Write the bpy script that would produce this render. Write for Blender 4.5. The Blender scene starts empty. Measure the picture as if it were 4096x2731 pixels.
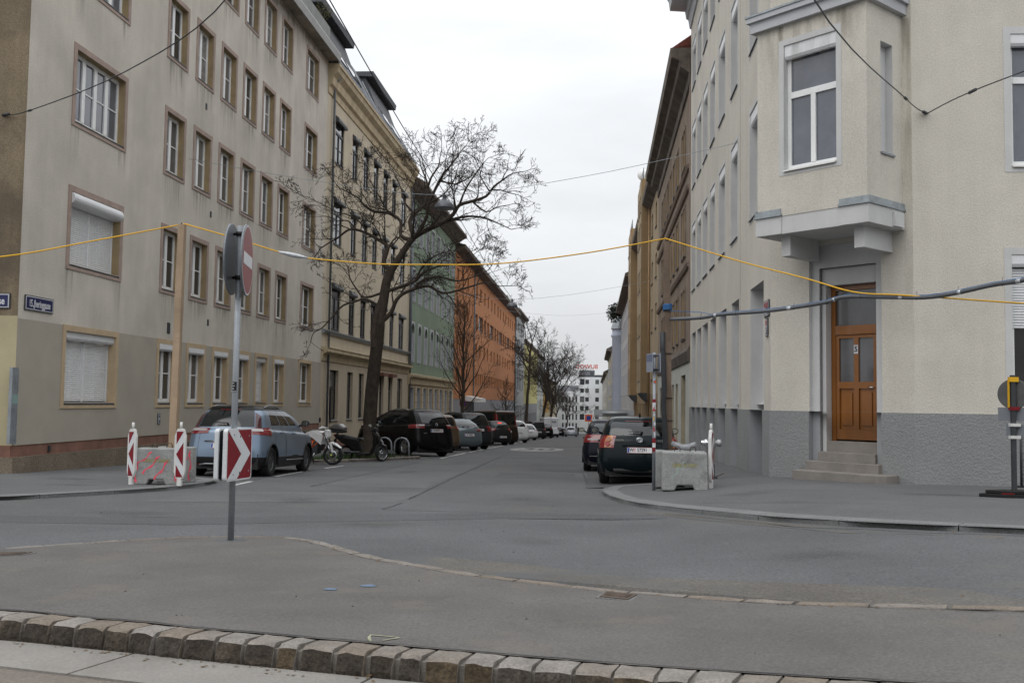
import bpy, math, random
from mathutils import Vector, Matrix
random.seed(7)
SC = bpy.context.scene
COL = SC.collection
R_ = math.radians
PI = math.pi
# ------------------------------------------------------------------ camera
cam_d = bpy.data.cameras.new('camera'); cam = bpy.data.objects.new('camera', cam_d); COL.objects.link(cam)
cam_d.lens = 35.0; cam_d.sensor_width = 36.0; cam_d.clip_start = 0.05; cam_d.clip_end = 3000
def _cam():
    yaw, pit, rol = R_(4.72), R_(3.45), R_(0.80)
    f = Vector((-math.sin(yaw)*math.cos(pit), math.cos(yaw)*math.cos(pit), math.sin(pit)))
    r = Vector((math.cos(yaw), math.sin(yaw), 0)); u = r.cross(f)
    c, s = math.cos(rol), math.sin(rol)
    r2 = r*c+u*s; u2 = u*c-r*s
    m = Matrix((r2, u2, -f)).transposed().to_4x4(); m.translation = (0, 0, 1.25)
    return m
cam.matrix_world = _cam(); SC.camera = cam
# ------------------------------------------------------------------ sky: dull overcast over a Nishita base
SUN_EL, SUN_AZ = R_(52), R_(215)     # azimuth from +Y clockwise
W = bpy.data.worlds.new('World'); SC.world = W; W.use_nodes = True
nt = W.node_tree; nt.nodes.clear()
def N(t, k, **kw):
    n = t.nodes.new(k)
    for a, b in kw.items(): setattr(n, a, b)
    return n
wo = N(nt, 'ShaderNodeOutputWorld'); bg = N(nt, 'ShaderNodeBackground'); nt.links.new(bg.outputs[0], wo.inputs[0])
bg.inputs['Strength'].default_value = 0.1
sk = N(nt, 'ShaderNodeTexSky', sky_type='NISHITA'); sk.sun_disc = False; sk.sun_elevation = SUN_EL; sk.sun_rotation = SUN_AZ
sk.air_density = 1.0; sk.dust_density = 4.0
tc = N(nt, 'ShaderNodeTexCoord'); sp = N(nt, 'ShaderNodeSeparateXYZ'); nt.links.new(tc.outputs['Generated'], sp.inputs[0])
mx = N(nt, 'ShaderNodeMath', operation='MAXIMUM'); mx.inputs[1].default_value = 0.0; nt.links.new(sp.outputs[2], mx.inputs[0])
ml = N(nt, 'ShaderNodeMath', operation='MULTIPLY_ADD'); ml.inputs[1].default_value = 12.0; ml.inputs[2].default_value = 7.7; nt.links.new(mx.outputs[0], ml.inputs[0])
mpn = N(nt, 'ShaderNodeMapping'); mpn.inputs['Scale'].default_value = (1.6, 1.6, 6.0); nt.links.new(tc.outputs['Generated'], mpn.inputs[0])
cn = N(nt, 'ShaderNodeTexNoise'); cn.inputs['Scale'].default_value = 1.7; cn.inputs['Detail'].default_value = 5; cn.inputs['Roughness'].default_value = 0.5
nt.links.new(mpn.outputs[0], cn.inputs['Vector'])
cm = N(nt, 'ShaderNodeMapRange'); cm.inputs[1].default_value = 0.3; cm.inputs[2].default_value = 0.72; cm.inputs[3].default_value = 0.88; cm.inputs[4].default_value = 1.1
nt.links.new(cn.outputs[0], cm.inputs[0])
mm = N(nt, 'ShaderNodeMath', operation='MULTIPLY'); nt.links.new(ml.outputs[0], mm.inputs[0]); nt.links.new(cm.outputs[0], mm.inputs[1])
vm = N(nt, 'ShaderNodeVectorMath', operation='SCALE'); vm.inputs[0].default_value = (0.97, 0.99, 1.015); nt.links.new(mm.outputs[0], vm.inputs['Scale'])
mc = N(nt, 'ShaderNodeMix', data_type='RGBA'); mc.inputs[0].default_value = 0.93
nt.links.new(sk.outputs[0], mc.inputs[6]); nt.links.new(vm.outputs[0], mc.inputs[7]); nt.links.new(mc.outputs[2], bg.inputs['Color'])
sun_d = bpy.data.lights.new('sun', 'SUN'); sun_d.energy = 0.55; sun_d.angle = R_(35); sun_d.color = (1, 0.965, 0.92)
sun = bpy.data.objects.new('sun', sun_d); COL.objects.link(sun)
sd = Vector((math.sin(SUN_AZ)*math.cos(SUN_EL), math.cos(SUN_AZ)*math.cos(SUN_EL), math.sin(SUN_EL)))
sun.rotation_euler = (-sd).to_track_quat('-Z', 'Y').to_euler(); sun.location = (0, -20, 60)
vs = SC.view_settings; vs.view_transform = 'Standard'; vs.look = 'None'; vs.exposure = 0.0; vs.gamma = 1.0; vs.use_curve_mapping = False
SC.cycles.max_bounces = 6; SC.cycles.diffuse_bounces = 3; SC.cycles.glossy_bounces = 3; SC.cycles.transparent_max_bounces = 12
SC.cycles.transmission_bounces = 4; SC.cycles.caustics_reflective = False; SC.cycles.caustics_refractive = False

# ------------------------------------------------------------------ helpers
def sstep(t):
    t = min(1, max(0, t)); return t*t*(3-2*t)
def zg(x, y):
    return -0.027*y + 0.24*sstep(x/4.0)
def zr(x, y):          # carriageway: a little higher beyond the traffic island, so the kerbs are low
    return zg(x, y) + .062*sstep((y+.25*x-5.0)/1.2)
class MB:
    def __init__(s): s.v = []; s.f = []; s.m = []; s.sm = []
    def add(s, vs_, fs, m=0, smooth=False):
        o = len(s.v); s.v += [tuple(p) for p in vs_]
        for f in fs: s.f.append(tuple(o+i for i in f)); s.m.append(m); s.sm.append(smooth)
        return s
    def box(s, x0, x1, y0, y1, z0, z1, m=0):
        return s.add([(x0,y0,z0),(x1,y0,z0),(x1,y1,z0),(x0,y1,z0),(x0,y0,z1),(x1,y0,z1),(x1,y1,z1),(x0,y1,z1)],
                     [(3,2,1,0),(4,5,6,7),(0,1,5,4),(1,2,6,5),(2,3,7,6),(3,0,4,7)], m)
    def quad(s, a, b, c, d, m=0): return s.add([a,b,c,d], [(0,1,2,3)], m)
    def prism(s, poly, z0, z1, m=0, top=None):
        n = len(poly); vs_ = [(p[0],p[1],z0) for p in poly]+[(p[0],p[1],z1) for p in poly]
        s.add(vs_, [tuple(range(n-1,-1,-1))]+[(i,(i+1)%n,n+(i+1)%n,n+i) for i in range(n)], m)
        return s.add([(p[0],p[1],z1) for p in poly], [tuple(range(n))], m if top is None else top)
    def prism_y(s, poly, y0, y1, m=0):       # poly in (x,z), extruded along y
        n = len(poly); vs_ = [(p[0],y0,p[1]) for p in poly]+[(p[0],y1,p[1]) for p in poly]
        return s.add(vs_, [tuple(range(n)), tuple(range(2*n-1,n-1,-1))]+[(i,n+i,n+(i+1)%n,(i+1)%n) for i in range(n)], m)
    def prism_x(s, poly, x0, x1, m=0):       # poly in (y,z), extruded along x
        n = len(poly); vs_ = [(x0,p[0],p[1]) for p in poly]+[(x1,p[0],p[1]) for p in poly]
        return s.add(vs_, [tuple(range(n-1,-1,-1)), tuple(range(n,2*n))]+[(i,(i+1)%n,n+(i+1)%n,n+i) for i in range(n)], m)
    def tube(s, pts, rad, n=8, m=0, smooth=True, caps=True):
        pts = [Vector(p) for p in pts]; k = len(pts)
        if not hasattr(rad, '__len__'): rad = [rad]*k
        vs_ = []; prev = None
        for i, p in enumerate(pts):
            d = (pts[min(i+1,k-1)]-pts[max(i-1,0)])
            if d.length < 1e-9: d = Vector((0,0,1))
            d.normalize()
            if prev is None:
                a = Vector((0,0,1)) if abs(d.z) < .9 else Vector((1,0,0))
                u = d.cross(a).normalized()
            else:
                u = prev-d*prev.dot(d)
                u = u.normalized() if u.length > 1e-6 else d.orthogonal().normalized()
            prev = u; w = d.cross(u)
            for j in range(n):
                an = 2*PI*j/n; vs_.append(p+(u*math.cos(an)+w*math.sin(an))*rad[i])
        fs = [(i*n+j, i*n+(j+1)%n, (i+1)*n+(j+1)%n, (i+1)*n+j) for i in range(k-1) for j in range(n)]
        if caps: fs += [tuple(range(n-1,-1,-1)), tuple((k-1)*n+j for j in range(n))]
        return s.add(vs_, fs, m, smooth)
    def lathe(s, prof, n=24, m=0, axis='z', c=(0,0,0), smooth=True, a0=0, a1=2*PI):
        full = abs(a1-a0-2*PI) < 1e-6; k = n if full else n+1; vs_ = []
        for r, h in prof:
            for j in range(k):
                a = a0+(a1-a0)*j/n; p, q = r*math.cos(a), r*math.sin(a)
                vs_.append({'z':(c[0]+p,c[1]+q,c[2]+h),'x':(c[0]+h,c[1]+p,c[2]+q),'y':(c[0]+p,c[1]+h,c[2]+q)}[axis])
        fs = []
        for i in range(len(prof)-1):
            for j in range(n):
                j2 = (j+1)%k if full else j+1
                fs.append((i*k+j, i*k+j2, (i+1)*k+j2, (i+1)*k+j))
        return s.add(vs_, fs, m, smooth)
    def disc(s, r, n=24, c=(0,0,0), axis='z', m=0):
        vs_ = []
        for j in range(n):
            a = 2*PI*j/n; p, q = r*math.cos(a), r*math.sin(a)
            vs_.append({'z':(c[0]+p,c[1]+q,c[2]),'x':(c[0],c[1]+p,c[2]+q),'y':(c[0]+p,c[1],c[2]+q)}[axis])
        return s.add(vs_, [tuple(range(n))], m)
    def mesh(s, name, mats):
        me = bpy.data.meshes.new(name); me.from_pydata(s.v, [], s.f)
        for mt in (mats if isinstance(mats, (list, tuple)) else [mats]): me.materials.append(mt)
        me.polygons.foreach_set('material_index', s.m); me.polygons.foreach_set('use_smooth', s.sm); me.update()
        return me
    def build(s, name, mats, parent=None, loc=(0,0,0), rot=(0,0,0)):
        return place(name, s.mesh(name, mats), parent, loc, rot)
def place(name, me, parent=None, loc=(0,0,0), rot=(0,0,0), scale=None):
    o = bpy.data.objects.new(name, me); COL.objects.link(o); o.location = loc; o.rotation_euler = rot
    if scale: o.scale = scale
    if parent: o.parent = parent
    return o
def empty(name, loc, rz=0, label=None, cat=None, group=None, rot=None):
    o = bpy.data.objects.new(name, None); COL.objects.link(o); o.location = loc; o.rotation_euler = rot or (0,0,rz); o.empty_display_size = .2
    return tag(o, label, cat, group)
def tag(o, label=None, cat=None, group=None, kind=None):
    if label: o['label'] = label
    if cat: o['category'] = cat
    if group: o['group'] = group
    if kind: o['kind'] = kind
    return o
def struct(o): o['kind'] = 'structure'; return o
def bevel(o, w=.01, seg=2):
    b = o.modifiers.new('bevel', 'BEVEL'); b.width = w; b.segments = seg; b.limit_method = 'ANGLE'; b.angle_limit = R_(35); return o
_txt = {}
def text_mesh(st, mat, size=1.0, ext=0.002, align='CENTER', bold=.022):
    key = (st, mat.name, size, ext, align)
    if key in _txt: return _txt[key]
    cu = bpy.data.curves.new('lettering', 'FONT'); cu.body = st; cu.size = size; cu.extrude = ext; cu.align_x = align; cu.align_y = 'CENTER'; cu.resolution_u = 3; cu.offset = size*bold
    ob = bpy.data.objects.new('lettering_tmp', cu); COL.objects.link(ob)
    dg = bpy.context.evaluated_depsgraph_get(); me = bpy.data.meshes.new_from_object(ob.evaluated_get(dg))
    bpy.data.objects.remove(ob); me.name = 'lettering'; me.materials.clear(); me.materials.append(mat)
    _txt[key] = me; return me
def lettering(st, mat, parent, loc, size, rot=(PI/2,0,0), sx=1.0, ext=.002, align='CENTER', name='lettering'):
    return place(name, text_mesh(st, mat, size, ext, align), parent, loc, rot, (sx,1,1))

# ------------------------------------------------------------------ materials
MATS = {}
def mat(name, col, rough=.8, metal=0., spec=.4, var=.12, vs=1.2, fine=.06, fs=60., bump=0., bs=80., streak=0., coat=0., dirt=None, emit=None, alpha=None):
    m = bpy.data.materials.new(name); m.use_nodes = True; t = m.node_tree; b = t.nodes['Principled BSDF']; MATS[name] = m
    b.inputs['Roughness'].default_value = rough; b.inputs['Metallic'].default_value = metal; b.inputs['Specular IOR Level'].default_value = spec
    b.inputs['Coat Weight'].default_value = coat; b.inputs['Coat Roughness'].default_value = .04
    c4 = (*col, 1); b.inputs['Base Color'].default_value = c4
    if emit: b.inputs['Emission Color'].default_value = (*emit[0], 1); b.inputs['Emission Strength'].default_value = emit[1]
    if alpha is not None: b.inputs['Alpha'].default_value = alpha
    if var or fine or streak or bump or dirt:
        g = N(t, 'ShaderNodeNewGeometry'); pos = g.outputs['Position']; cur = None
        def mult(fac_out, lo, hi, lim=(.3,.7)):
            nonlocal cur
            mr = N(t, 'ShaderNodeMapRange'); mr.inputs[1].default_value, mr.inputs[2].default_value = lim; mr.inputs[3].default_value = lo; mr.inputs[4].default_value = hi
            t.links.new(fac_out, mr.inputs[0])
            if cur is None: cur = mr.outputs[0]
            else:
                mu = N(t, 'ShaderNodeMath', operation='MULTIPLY'); t.links.new(cur, mu.inputs[0]); t.links.new(mr.outputs[0], mu.inputs[1]); cur = mu.outputs[0]
        def noise(sc, det=4, vec=None, ro=.6):
            n = N(t, 'ShaderNodeTexNoise'); n.inputs['Scale'].default_value = sc; n.inputs['Detail'].default_value = det; n.inputs['Roughness'].default_value = ro
            t.links.new(vec or pos, n.inputs['Vector']); return n.outputs[0]
        if var: mult(noise(vs, 5), 1-var, 1+var)
        if fine: mult(noise(fs, 2), 1-fine, 1+fine, (.35,.65))
        if streak:
            mp = N(t, 'ShaderNodeMapping'); mp.inputs['Scale'].default_value = (1.6, 1.6, .12); t.links.new(pos, mp.inputs[0])
            mult(noise(1.5, 5, mp.outputs[0]), 1-streak, 1+streak*.6)
        if cur is not None:
            vm_ = N(t, 'ShaderNodeVectorMath', operation='SCALE'); vm_.inputs[0].default_value = col; t.links.new(cur, vm_.inputs['Scale']); out = vm_.outputs[0]
            if dirt:
                dn = noise(dirt[1], 6, None, .65); mr = N(t, 'ShaderNodeMapRange'); mr.inputs[1].default_value = dirt[2]; mr.inputs[2].default_value = dirt[2]+.16; t.links.new(dn, mr.inputs[0])
                mxx = N(t, 'ShaderNodeMix', data_type='RGBA'); mxx.inputs[7].default_value = (*dirt[0], 1); t.links.new(out, mxx.inputs[6])
                am = N(t, 'ShaderNodeMath', operation='MULTIPLY'); am.inputs[1].default_value = dirt[3]; t.links.new(mr.outputs[0], am.inputs[0]); t.links.new(am.outputs[0], mxx.inputs[0]); out = mxx.outputs[2]
            t.links.new(out, b.inputs['Base Color'])
        if bump:
            bn = N(t, 'ShaderNodeBump'); bn.inputs['Strength'].default_value = bump; bn.inputs['Distance'].default_value = .02
            t.links.new(noise(bs, 3), bn.inputs['Height']); t.links.new(bn.outputs[0], b.inputs['Normal'])
    return m
def glass_mat(name, tint, refl_rough=.03, transp=.5):
    m = bpy.data.materials.new(name); m.use_nodes = True; t = m.node_tree; t.nodes.remove(t.nodes['Principled BSDF']); o = t.nodes['Material Output']
    tr = N(t, 'ShaderNodeBsdfTransparent'); tr.inputs[0].default_value = (*[c*transp for c in tint], 1)
    gl = N(t, 'ShaderNodeBsdfGlossy'); gl.inputs['Roughness'].default_value = refl_rough; gl.inputs[0].default_value = (.95,.98,1,1)
    fr = N(t, 'ShaderNodeFresnel'); fr.inputs[0].default_value = 1.6; mx_ = N(t, 'ShaderNodeMixShader')
    t.links.new(fr.outputs[0], mx_.inputs[0]); t.links.new(tr.outputs[0], mx_.inputs[1]); t.links.new(gl.outputs[0], mx_.inputs[2]); t.links.new(mx_.outputs[0], o.inputs[0]); return m
A = mat('asphalt', (.096,.099,.103), .9, var=.2, vs=.35, fine=.24, fs=42, bump=.3, bs=60, dirt=((.125,.118,.106),.45,.55,.6))
A_park = mat('asphalt_dark', (.080,.081,.084), .9, var=.15, vs=.5, fine=.22, fs=40, bump=.2, bs=60, dirt=((.05,.05,.05),1.1,.6,.6))
A_walk = mat('asphalt_walk', (.108,.110,.112), .92, var=.13, vs=.5, fine=.18, fs=40, bump=.2, bs=60, dirt=((.10,.10,.10),.8,.6,.6))
A_isl = mat('asphalt_island', (.112,.106,.100), .93, var=.20, vs=.7, fine=.17, fs=55, bump=.3, bs=70, dirt=((.145,.131,.114),1.3,.55,.7))
tar = mat('tar', (.035,.035,.037), .8, var=.2)
slabm = mat('concrete_slab', (.225,.213,.196), .9, var=.14, vs=1.3, fine=.1, fs=60, bump=.1, dirt=((.17,.155,.14),2.2,.57,.6))
granite = mat('granite_kerb', (.165,.167,.168), .85, var=.14, vs=1.6, fine=.25, fs=60, bump=.15, dirt=((.16,.16,.155),2.5,.6,.5))
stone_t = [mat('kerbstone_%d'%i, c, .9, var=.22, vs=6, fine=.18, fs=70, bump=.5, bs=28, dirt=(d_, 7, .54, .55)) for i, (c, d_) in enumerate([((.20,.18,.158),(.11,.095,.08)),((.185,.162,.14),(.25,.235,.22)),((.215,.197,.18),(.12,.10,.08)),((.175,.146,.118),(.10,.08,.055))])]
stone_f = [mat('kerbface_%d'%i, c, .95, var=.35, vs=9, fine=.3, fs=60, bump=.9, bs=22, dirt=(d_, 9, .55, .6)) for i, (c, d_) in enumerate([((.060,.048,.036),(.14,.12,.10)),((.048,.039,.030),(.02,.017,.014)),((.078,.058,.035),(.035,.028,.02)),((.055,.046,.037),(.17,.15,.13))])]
mortar = mat('mortar', (.17,.155,.137), .95, var=.2, vs=5, bump=.3)
paint_w = mat('road_paint', (.5,.5,.49), .8, var=.2, vs=2, dirt=((.16,.16,.16),5,.52,.8))
paint_old = mat('road_paint_worn', (.30,.30,.29), .85, var=.2, vs=1.5, dirt=((.16,.16,.16),3.5,.47,.9))
iron = mat('cast_iron', (.10,.075,.06), .75, metal=.3, var=.25, vs=8, bump=.3)
steel = mat('galvanised', (.29,.31,.335), .5, metal=.35, var=.08, vs=8)
steel_d = mat('dark_steel', (.06,.065,.07), .55, metal=.4, var=.15, vs=5)
black = mat('black_plastic', (.012,.012,.013), .5, var=0, fine=0)
rubber = mat('tyre_rubber', (.014,.014,.015), .85, var=.15, vs=8)
chrome = mat('chrome', (.75,.77,.8), .15, metal=1, var=0, fine=0)
alu = mat('alloy', (.42,.43,.45), .3, metal=.9, var=0, fine=0)
alu_d = mat('alloy_dark', (.10,.105,.11), .35, metal=.7, var=0, fine=0)
white_pl = mat('white_plastic', (.82,.825,.82), .4, var=.06, vs=3)
white_dirty = mat('white_dirty', (.66,.66,.64), .55, var=.1, vs=5, dirt=((.3,.27,.23),6,.62,.6))
redrefl = mat('red_reflective', (.20,.010,.018), .35, var=.1, vs=4)
whiterefl = mat('white_reflective', (.62,.64,.66), .4, var=.06, vs=5)
back_gray = mat('sign_back', (.20,.215,.235), .5, metal=.3, var=.08)
wood = mat('raw_wood', (.335,.245,.165), .8, var=.18, vs=1.8, fine=.12, streak=.25, dirt=((.13,.08,.05),6,.66,.7))
wood_old = mat('old_wood', (.155,.112,.082), .85, var=.25, vs=2, fine=.15, streak=.3, dirt=((.07,.04,.03),5,.64,.8))
conc = mat('concrete_block', (.30,.305,.298), .9, var=.22, vs=3.2, fine=.16, bump=.35, bs=40, dirt=((.115,.118,.112),4.0,.55,.75))
pinkp = mat('pink_spray', (.80,.10,.15), .7, var=.12, vs=9)
greenp = mat('green_spray', (.31,.37,.33), .8, var=.15, vs=9)
yellowp = mat('stencil_ochre', (.29,.27,.10), .85, var=.25, vs=20)
yel_cable = mat('yellow_cable', (.72,.40,.015), .5, var=.05)
sleeve_m = mat('sleeve_foam', (.03,.032,.037), .5, var=.15, vs=5)
insul = mat('pipe_foam', (.10,.105,.115), .36, var=.15, vs=5)
duct = mat('duct_tape', (.5,.52,.54), .35, metal=.3, var=.2, vs=25)
blue_rope = mat('blue_rope', (.05,.16,.36), .7, var=.15, vs=20)
bluesign = mat('enamel_blue', (.018,.022,.085), .35, var=.06)
redsign = mat('enamel_red', (.25,.03,.04), .35, var=.06)
whiteen = mat('enamel_white', (.62,.63,.66), .4, var=.04)
txt_black = mat('print_black', (.01,.01,.012), .5, var=0, fine=0)
orange = mat('orange_paint', (.72,.13,.02), .35, var=0, fine=0)
bark = mat('bark', (.058,.045,.035), .95, var=.3, vs=5, fine=.2, fs=40, bump=.9, bs=22, dirt=((.085,.082,.035),3,.6,.6))
bark_d = mat('bark_twig', (.040,.032,.027), .95, var=.2, vs=3)
grassm = mat('grass', (.045,.085,.022), .9, var=.35, vs=6)
soil = mat('soil', (.06,.05,.038), .95, var=.3, vs=5, bump=.4)
leafm = mat('shrub_leaf', (.09,.085,.025), .8, var=.4, vs=9)
# window glass, curtains
def pane_mat(name, col, rough=.06, curtain=0):
    m = mat(name, col, rough, spec=.65, var=.25, vs=1.1, fine=0, coat=.3); return m
P_cur = mat('pane_pleated_curtain', (.20,.20,.20), .15, spec=.6, var=.2, vs=1.3, fine=.35, fs=9, coat=.3)
P_dark = pane_mat('pane_dark', (.030,.033,.038)); P_mid = pane_mat('pane_curtain', (.15,.15,.155), .12); P_blue = pane_mat('pane_sky_tint', (.115,.125,.15), .06)  # P_blue carries the reflected sky in its base colour
P_net = pane_mat('pane_net_curtain', (.095,.095,.1), .12); P_far = pane_mat('pane_far', (.05,.055,.062), .1)
PV = [P_dark, P_mid, P_net, P_dark, P_cur, P_blue]
car_glass = glass_mat('car_glass', (.62,.72,.72), .02, .75)
car_glass_o = mat('car_glass_tinted', (.010,.012,.013), .03, spec=.5, var=0, fine=0)
interior = mat('car_interior', (.035,.036,.04), .8, var=.1)
tail = mat('tail_red', (.17,.004,.007), .12, spec=.6, var=0, fine=0, coat=.5)
tail_w = mat('tail_clear', (.33,.30,.30), .12, spec=.6, var=0, fine=0, coat=.5)
tail_o = mat('tail_amber', (.42,.13,.015), .15, spec=.6, var=0, fine=0, coat=.5)
brake_lit = mat('brake_lit', (.8,.02,.02), .3, var=0, fine=0, emit=((1,.06,.04),2.2))
plate_w = mat('plate_white', (.62,.62,.63), .4, var=0, fine=0)
plate_b = mat('plate_blue', (.02,.06,.30), .4, var=0, fine=0)
plate_r = mat('plate_red', (.45,.03,.03), .4, var=0, fine=0)
def paint(name, col, rough=.28, metal=.0, coat=None): return mat('paint_'+name, col, rough, metal, .3 if sum(col) > .2 else .12, coat=coat if coat is not None else (.35 if sum(col) > .2 else .12), var=.05, vs=2, fine=0)

def stain_mat(name, col, amt, freq=14.):
    """rain wash: dark or pale streaks running down, fading towards the bottom of the mark"""
    m = bpy.data.materials.new(name); m.use_nodes = True; t = m.node_tree; b = t.nodes['Principled BSDF']; b.inputs['Base Color'].default_value = (*col, 1); b.inputs['Roughness'].default_value = .95
    tcn = N(t, 'ShaderNodeTexCoord'); sx = N(t, 'ShaderNodeSeparateXYZ'); t.links.new(tcn.outputs['Generated'], sx.inputs[0]); g = N(t, 'ShaderNodeNewGeometry'); mp = N(t, 'ShaderNodeMapping'); mp.inputs['Scale'].default_value = (freq, freq, .7); t.links.new(g.outputs['Position'], mp.inputs[0])
    n = N(t, 'ShaderNodeTexNoise'); n.inputs['Scale'].default_value = 1.; n.inputs['Detail'].default_value = 4; t.links.new(mp.outputs[0], n.inputs['Vector'])
    r = N(t, 'ShaderNodeMapRange'); r.inputs[1].default_value = .42; r.inputs[2].default_value = .72; t.links.new(n.outputs[0], r.inputs[0])
    p = N(t, 'ShaderNodeMath', operation='POWER'); p.inputs[1].default_value = 1.4; t.links.new(sx.outputs[2], p.inputs[0])
    e = N(t, 'ShaderNodeMath', operation='MULTIPLY'); t.links.new(sx.outputs[0], e.inputs[0]); inv = N(t, 'ShaderNodeMath', operation='SUBTRACT'); inv.inputs[0].default_value = 1.; t.links.new(sx.outputs[0], inv.inputs[1]); t.links.new(inv.outputs[0], e.inputs[1])
    e2 = N(t, 'ShaderNodeMath', operation='MULTIPLY'); e2.inputs[1].default_value = 6.; e2.use_clamp = True; t.links.new(e.outputs[0], e2.inputs[0])
    a = N(t, 'ShaderNodeMath', operation='MULTIPLY'); t.links.new(r.outputs[0], a.inputs[0]); t.links.new(p.outputs[0], a.inputs[1]); a2 = N(t, 'ShaderNodeMath', operation='MULTIPLY'); t.links.new(a.outputs[0], a2.inputs[0]); t.links.new(e2.outputs[0], a2.inputs[1]); a3 = N(t, 'ShaderNodeMath', operation='MULTIPLY'); a3.inputs[1].default_value = amt; t.links.new(a2.outputs[0], a3.inputs[0]); t.links.new(a3.outputs[0], b.inputs['Alpha'])
    return m

def spot_mat(name, col, amt):
    """round soft-edged oil spot"""
    m = bpy.data.materials.new(name); m.use_nodes = True; t = m.node_tree; b = t.nodes['Principled BSDF']; b.inputs['Base Color'].default_value = (*col, 1); b.inputs['Roughness'].default_value = .6
    tcn = N(t, 'ShaderNodeTexCoord'); mp = N(t, 'ShaderNodeMapping'); mp.inputs['Location'].default_value = (-1,-1,0); mp.inputs['Scale'].default_value = (2,2,0); t.links.new(tcn.outputs['Generated'], mp.inputs[0])
    ln = N(t, 'ShaderNodeVectorMath', operation='LENGTH'); t.links.new(mp.outputs[0], ln.inputs[0]); g = N(t, 'ShaderNodeNewGeometry'); n = N(t, 'ShaderNodeTexNoise'); n.inputs['Scale'].default_value = 4.; n.inputs['Detail'].default_value = 5; t.links.new(g.outputs['Position'], n.inputs['Vector'])
    ad = N(t, 'ShaderNodeMath', operation='MULTIPLY_ADD'); ad.inputs[1].default_value = .9; t.links.new(n.outputs[0], ad.inputs[0]); t.links.new(ln.outputs['Value'], ad.inputs[2])
    r = N(t, 'ShaderNodeMapRange'); r.inputs[1].default_value = 1.35; r.inputs[2].default_value = .55; r.inputs[3].default_value = 0; r.inputs[4].default_value = amt; t.links.new(ad.outputs[0], r.inputs[0]); t.links.new(r.outputs[0], b.inputs['Alpha']); return m
# ------------------------------------------------------------------ ground, road, pavements
def resample(path, step):
    out = []; acc = 0.0; pts = [Vector((*p, 0)) for p in path]; total = sum((pts[i+1]-pts[i]).length for i in range(len(pts)-1))
    n = max(1, round(total/step)); st = total/n; i = 0; d = 0.0
    for k in range(n+1):
        t = k*st
        while i < len(pts)-2 and d+(pts[i+1]-pts[i]).length < t-1e-9: d += (pts[i+1]-pts[i]).length; i += 1
        L = (pts[i+1]-pts[i]).length; f = min(1, (t-d)/L) if L else 0
        out.append(pts[i].lerp(pts[i+1], f))
    return out
def offset_path(pts, off):
    out = []
    for i, p in enumerate(pts):
        d = (pts[min(i+1,len(pts)-1)]-pts[max(i-1,0)]).normalized(); out.append(p+Vector((-d.y, d.x, 0))*off)
    return out
g = MB(); xs = [-600,-200,-80,-40,-20,-12,-8,-6,-5,-4,-3,-2,-1]+[i*.25 for i in range(17)]+[6,10,20,40,80,200,600]; ys = [-60,-20,-5,0,2]+[3+.2*i for i in range(26)]+[9,12,16,20,30,40,60,100,160,240,330,500,900]
g.add([(x, y, zr(x, y)) for y in ys for x in xs], [(j*len(xs)+i, j*len(xs)+i+1, (j+1)*len(xs)+i+1, (j+1)*len(xs)+i) for j in range(len(ys)-1) for i in range(len(xs)-1)])
road = struct(g.build('road', A))
def ribbon(name, path, wid, m, h=.004, parent=road, taper=False, step=.6, wob=0):
    zf = zr if parent is road else zg
    pts = resample(path, step); b = MB(); vs_ = []
    if wob: pts = [p+Vector((random.uniform(-wob,wob), random.uniform(-wob,wob), 0)) for p in pts]
    L_, Rr = offset_path(pts, wid/2), offset_path(pts, -wid/2)
    for i, (a, c) in enumerate(zip(L_, Rr)):
        if wob: k = random.uniform(.5, 1.3); mid = (a+c)/2; a = mid+(a-mid)*k; c = mid+(c-mid)*k
        vs_ += [(a.x,a.y,zf(a.x,a.y)+h), (c.x,c.y,zf(c.x,c.y)+h)]
    b.add(vs_, [(2*i,2*i+1,2*i+3,2*i+2) for i in range(len(pts)-1)])
    return b.build(name, m, parent)
def strip(name, pairs, m, h, nsub=10, drop=.3):
    b = MB(); rows = []
    for o, i in pairs:
        rows.append([(o[0]+(i[0]-o[0])*k/nsub, o[1]+(i[1]-o[1])*k/nsub) for k in range(nsub+1)])
    vs_ = [(x, y, zg(x, y)+h) for r in rows for x, y in r]; n = nsub+1
    b.add(vs_, [(j*n+i, j*n+i+1, (j+1)*n+i+1, (j+1)*n+i) for j in range(len(rows)-1) for i in range(nsub)])
    return struct(b.build(name, m))
# dark parking lanes, old resurfacing
def patchpoly(name, poly, m, h=.003):
    b = MB(); pts = []
    for i in range(len(poly)):
        a, c = poly[i], poly[(i+1)%len(poly)]; n = max(1, int(math.hypot(c[0]-a[0], c[1]-a[1])/3)); pts += [(a[0]+(c[0]-a[0])*k/n, a[1]+(c[1]-a[1])*k/n) for k in range(n)]
    b.add([(x, y, zr(x, y)+h) for x, y in pts], [tuple(range(len(pts)))]); return b.build(name, m, road)
patchpoly('parking_lane', [(-9.5,21.0),(-7.2,20.6),(-7.5,29.5),(-8.6,31.0),(-9.5,31.0)], A_park)
patchpoly('parking_bays', [(-9.6,37.6),(-6.2,37.2),(-6.05,55),(-6.25,96),(-6.3,210),(-9.6,210)], A_park)
patchpoly('resurfaced_lane', [(-0.15,20.4),(2.05,21.2),(2.05,75),(-0.2,75)], A_park)
patchpoly('repair_patch', [(-1.85,29.2),(-0.3,27.6),(-0.2,29.6),(-1.7,31.2)], A_park)
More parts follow.
